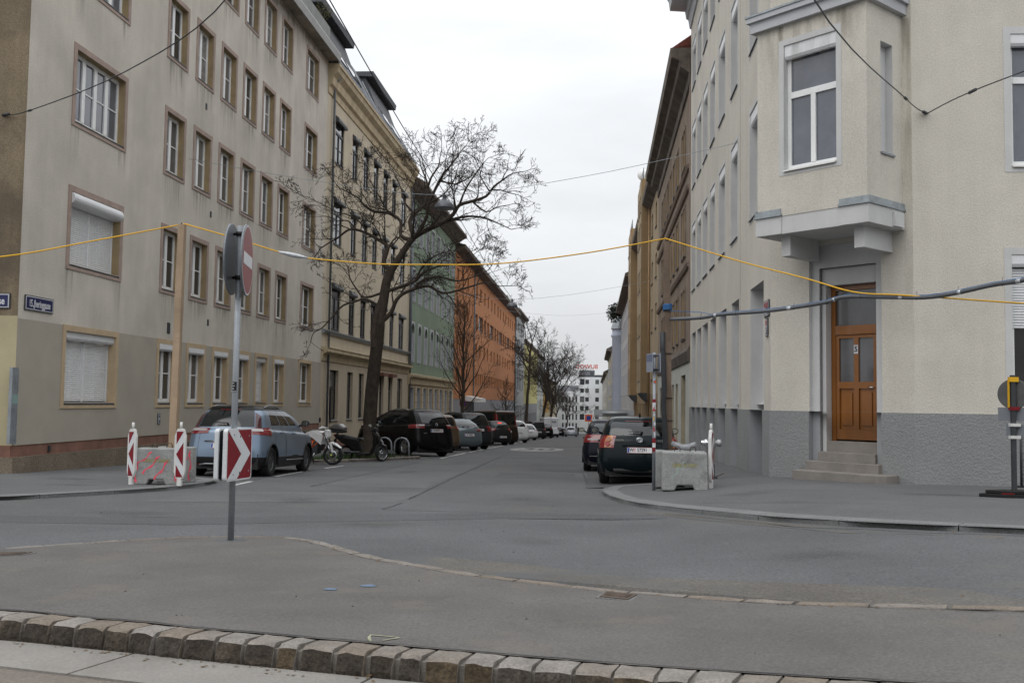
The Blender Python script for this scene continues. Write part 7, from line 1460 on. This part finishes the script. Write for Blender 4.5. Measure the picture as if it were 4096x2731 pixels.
# ------------------------------------------------------------------ scooter
x, y = -7.80, 33.55; z = zr(x,y); sc = empty('scooter', (x,y,z), R_(-6), 'black scooter with grey top box parked at the kerb of the tree bed', 'scooter')
sbody = paint('scooter_black', (.012,.011,.011), .25); mo = sc
moto_wheel(sc, (.66,0,.27), .27, .11, R_(58), 5, alu); moto_wheel(sc, (-.62,0,.27), .27, .13, 0, 5, alu_d)
b = MB(); b.prism_y([(.30,.20),(.42,.30),(.52,.62),(.50,.88),(.42,1.0),(.34,.98),(.40,.80),(.38,.5),(.28,.30),(.12,.26),(.12,.2)], -.20, .20); bevel(b.build('leg_shield', sbody, sc), .05, 3)
b = MB(); b.prism_y([(.52,.62),(.60,.70),(.56,.86),(.48,.98),(.44,.9)], -.13, .13); bevel(b.build('front_panel', sbody, sc), .04, 3)
b = MB(); b.prism_y([(.78,.42),(.86,.36),(.80,.55),(.66,.61),(.5,.52),(.62,.54)], -.07, .07); bevel(b.build('front_mudguard', sbody, sc, (0,0,0)), .02)
b = MB(); b.prism_y([(.34,.22),(-.2,.2),(-.26,.3),(.3,.3)], -.17, .17); bevel(b.build('footboard', black, sc), .02)
b = MB(); b.prism_y([(-.02,.34),(-.06,.62),(-.10,.74),(-.5,.80),(-.98,.90),(-1.0,.82),(-.75,.62),(-.45,.48),(-.3,.34)], -.18, .18); bevel(b.build('tail_body', sbody, sc), .06, 3)
b = MB(); b.prism_y([(0,.72),(-.05,.79),(-.3,.80),(-.45,.84),(-.75,.90),(-.78,.84),(-.4,.76)], -.15, .15); bevel(b.build('seat', black, sc), .03, 2)
b = MB(); b.prism_y([(-.66,.94),(-1.16,.96),(-1.2,1.06),(-.64,1.02)], -.21, .21); bevel(b.build('top_box', black, sc), .04, 3); b = MB(); b.prism_y([(-.63,1.03),(-1.2,1.07),(-1.16,1.17),(-1.02,1.25),(-.82,1.25),(-.68,1.16)], -.205, .205); bevel(b.build('top_box_lid', mat('box_lid_grey', (.11,.105,.10), .3, var=0, fine=0, coat=.4), sc), .06, 3)
b = MB(); b.tube([(-1.0,0,.86),(-.9,0,.96)], .03, 6); b.tube([(.66,0,.27),(.50,0,.72),(.40,0,1.04)], .03, 8); b.build('steering_column', steel_d, sc)
b = MB(); b.tube([(.33,-.34,1.06),(.40,-.15,1.05),(.42,.15,1.05),(.33,.34,1.06)], [.02,.03,.03,.02], 8); b.prism_y([(.32,1.0),(.5,1.02),(.48,1.12),(.36,1.14)], -.13, .13); b.build('handlebar', black, sc)
for s_ in (-1,1): 
    b = MB(); b.tube([(.38,s_*.24,1.08),(.36,s_*.36,1.2)], .008, 6); b.tube([(.30,s_*.3,1.05),(.36,s_*.44,1.06)], .008, 5); c_ = Vector((.36,s_*.42,1.22)); o_ = b.build('mirror', black, sc); g_ = MB(); g_.add([c_+Vector((.02*(1 if k > 11 else -1)+.0, .085*math.cos(2*PI*k/12), .055*math.sin(2*PI*k/12))) for k in range(24)], [tuple(range(12)),tuple(range(23,11,-1))]+[(k,(k+1)%12,12+(k+1)%12,12+k) for k in range(12)]); g_.build('mirror_glass', mat_mirror, o_)
b = MB(); b.tube([(-.15,-.15,.30),(-.35,-.19,.30),(-.8,-.21,.38)], [.03,.055,.05], 10); b.build('exhaust', steel_d, sc); b = MB(); b.box(-.75,-.4,-.27,-.255,.32,.42); b.build('heat_shield', alu, sc)
b = MB(); b.prism_y([(-.98,.80),(-1.03,.86),(-1.0,.90),(-.9,.86)], -.14, .14); b.build('tail_light', tail, sc); b = MB(); b.box(-1.06,-1.04,-.1,.1,.52,.68); b.build('number_plate', plate_w, sc); b = MB(); b.prism_y([(-.95,.80),(-1.06,.68),(-1.04,.5),(-1.0,.66)], -.08, .08); b.build('rear_mudguard', black, sc)
b = MB(); b.tube([(-.2,-.1,.26),(-.28,-.2,.02)], .012, 6); b.tube([(-.2,.1,.26),(-.28,.2,.02)], .012, 6); b.build('centre_stand', steel_d, sc)
# ------------------------------------------------------------------ far pedestrian
def person(x, y, label):
    z = zr(x,y); me = bpy.data.meshes.new('figure'); V = [(0,0,.95),(0,.01,1.2),(0,.0,1.42),(0,0,1.52),(0,-.01,1.64),(0,0,1.76),(-.19,0,1.42),(-.25,.03,1.14),(-.22,-.1,.92),(.19,0,1.42),(.25,0,1.14),(.22,-.12,.95),(-.09,0,.9),(-.1,-.1,.5),(-.1,.05,.08),(-.1,-.1,.04),(.09,0,.9),(.1,.08,.5),(.1,.25,.12),(.1,.12,.05)]
    E_ = [(0,1),(1,2),(2,3),(3,4),(4,5),(2,6),(6,7),(7,8),(2,9),(9,10),(10,11),(0,12),(12,13),(13,14),(14,15),(0,16),(16,17),(17,18),(18,19)]; RAD = [.16,.15,.15,.06,.1,.08,.075,.055,.045,.075,.055,.045,.1,.075,.05,.045,.1,.075,.05,.045]
    me.from_pydata(V, E_, []); me.materials.append(mat('dark_clothes', (.018,.018,.022), .9)); o = bpy.data.objects.new('person', me); COL.objects.link(o); o.location = (x,y,z)
    sk_ = o.modifiers.new('skin','SKIN'); o.modifiers.new('sub','SUBSURF').levels = 1
    for i, rd in enumerate(RAD): me.skin_vertices[0].data[i].radius = (rd, rd)
    me.skin_vertices[0].data[0].use_root = True; tag(o, label, 'person')
person(-2.95,195,'person in dark clothes standing in the road at the far end of the street')
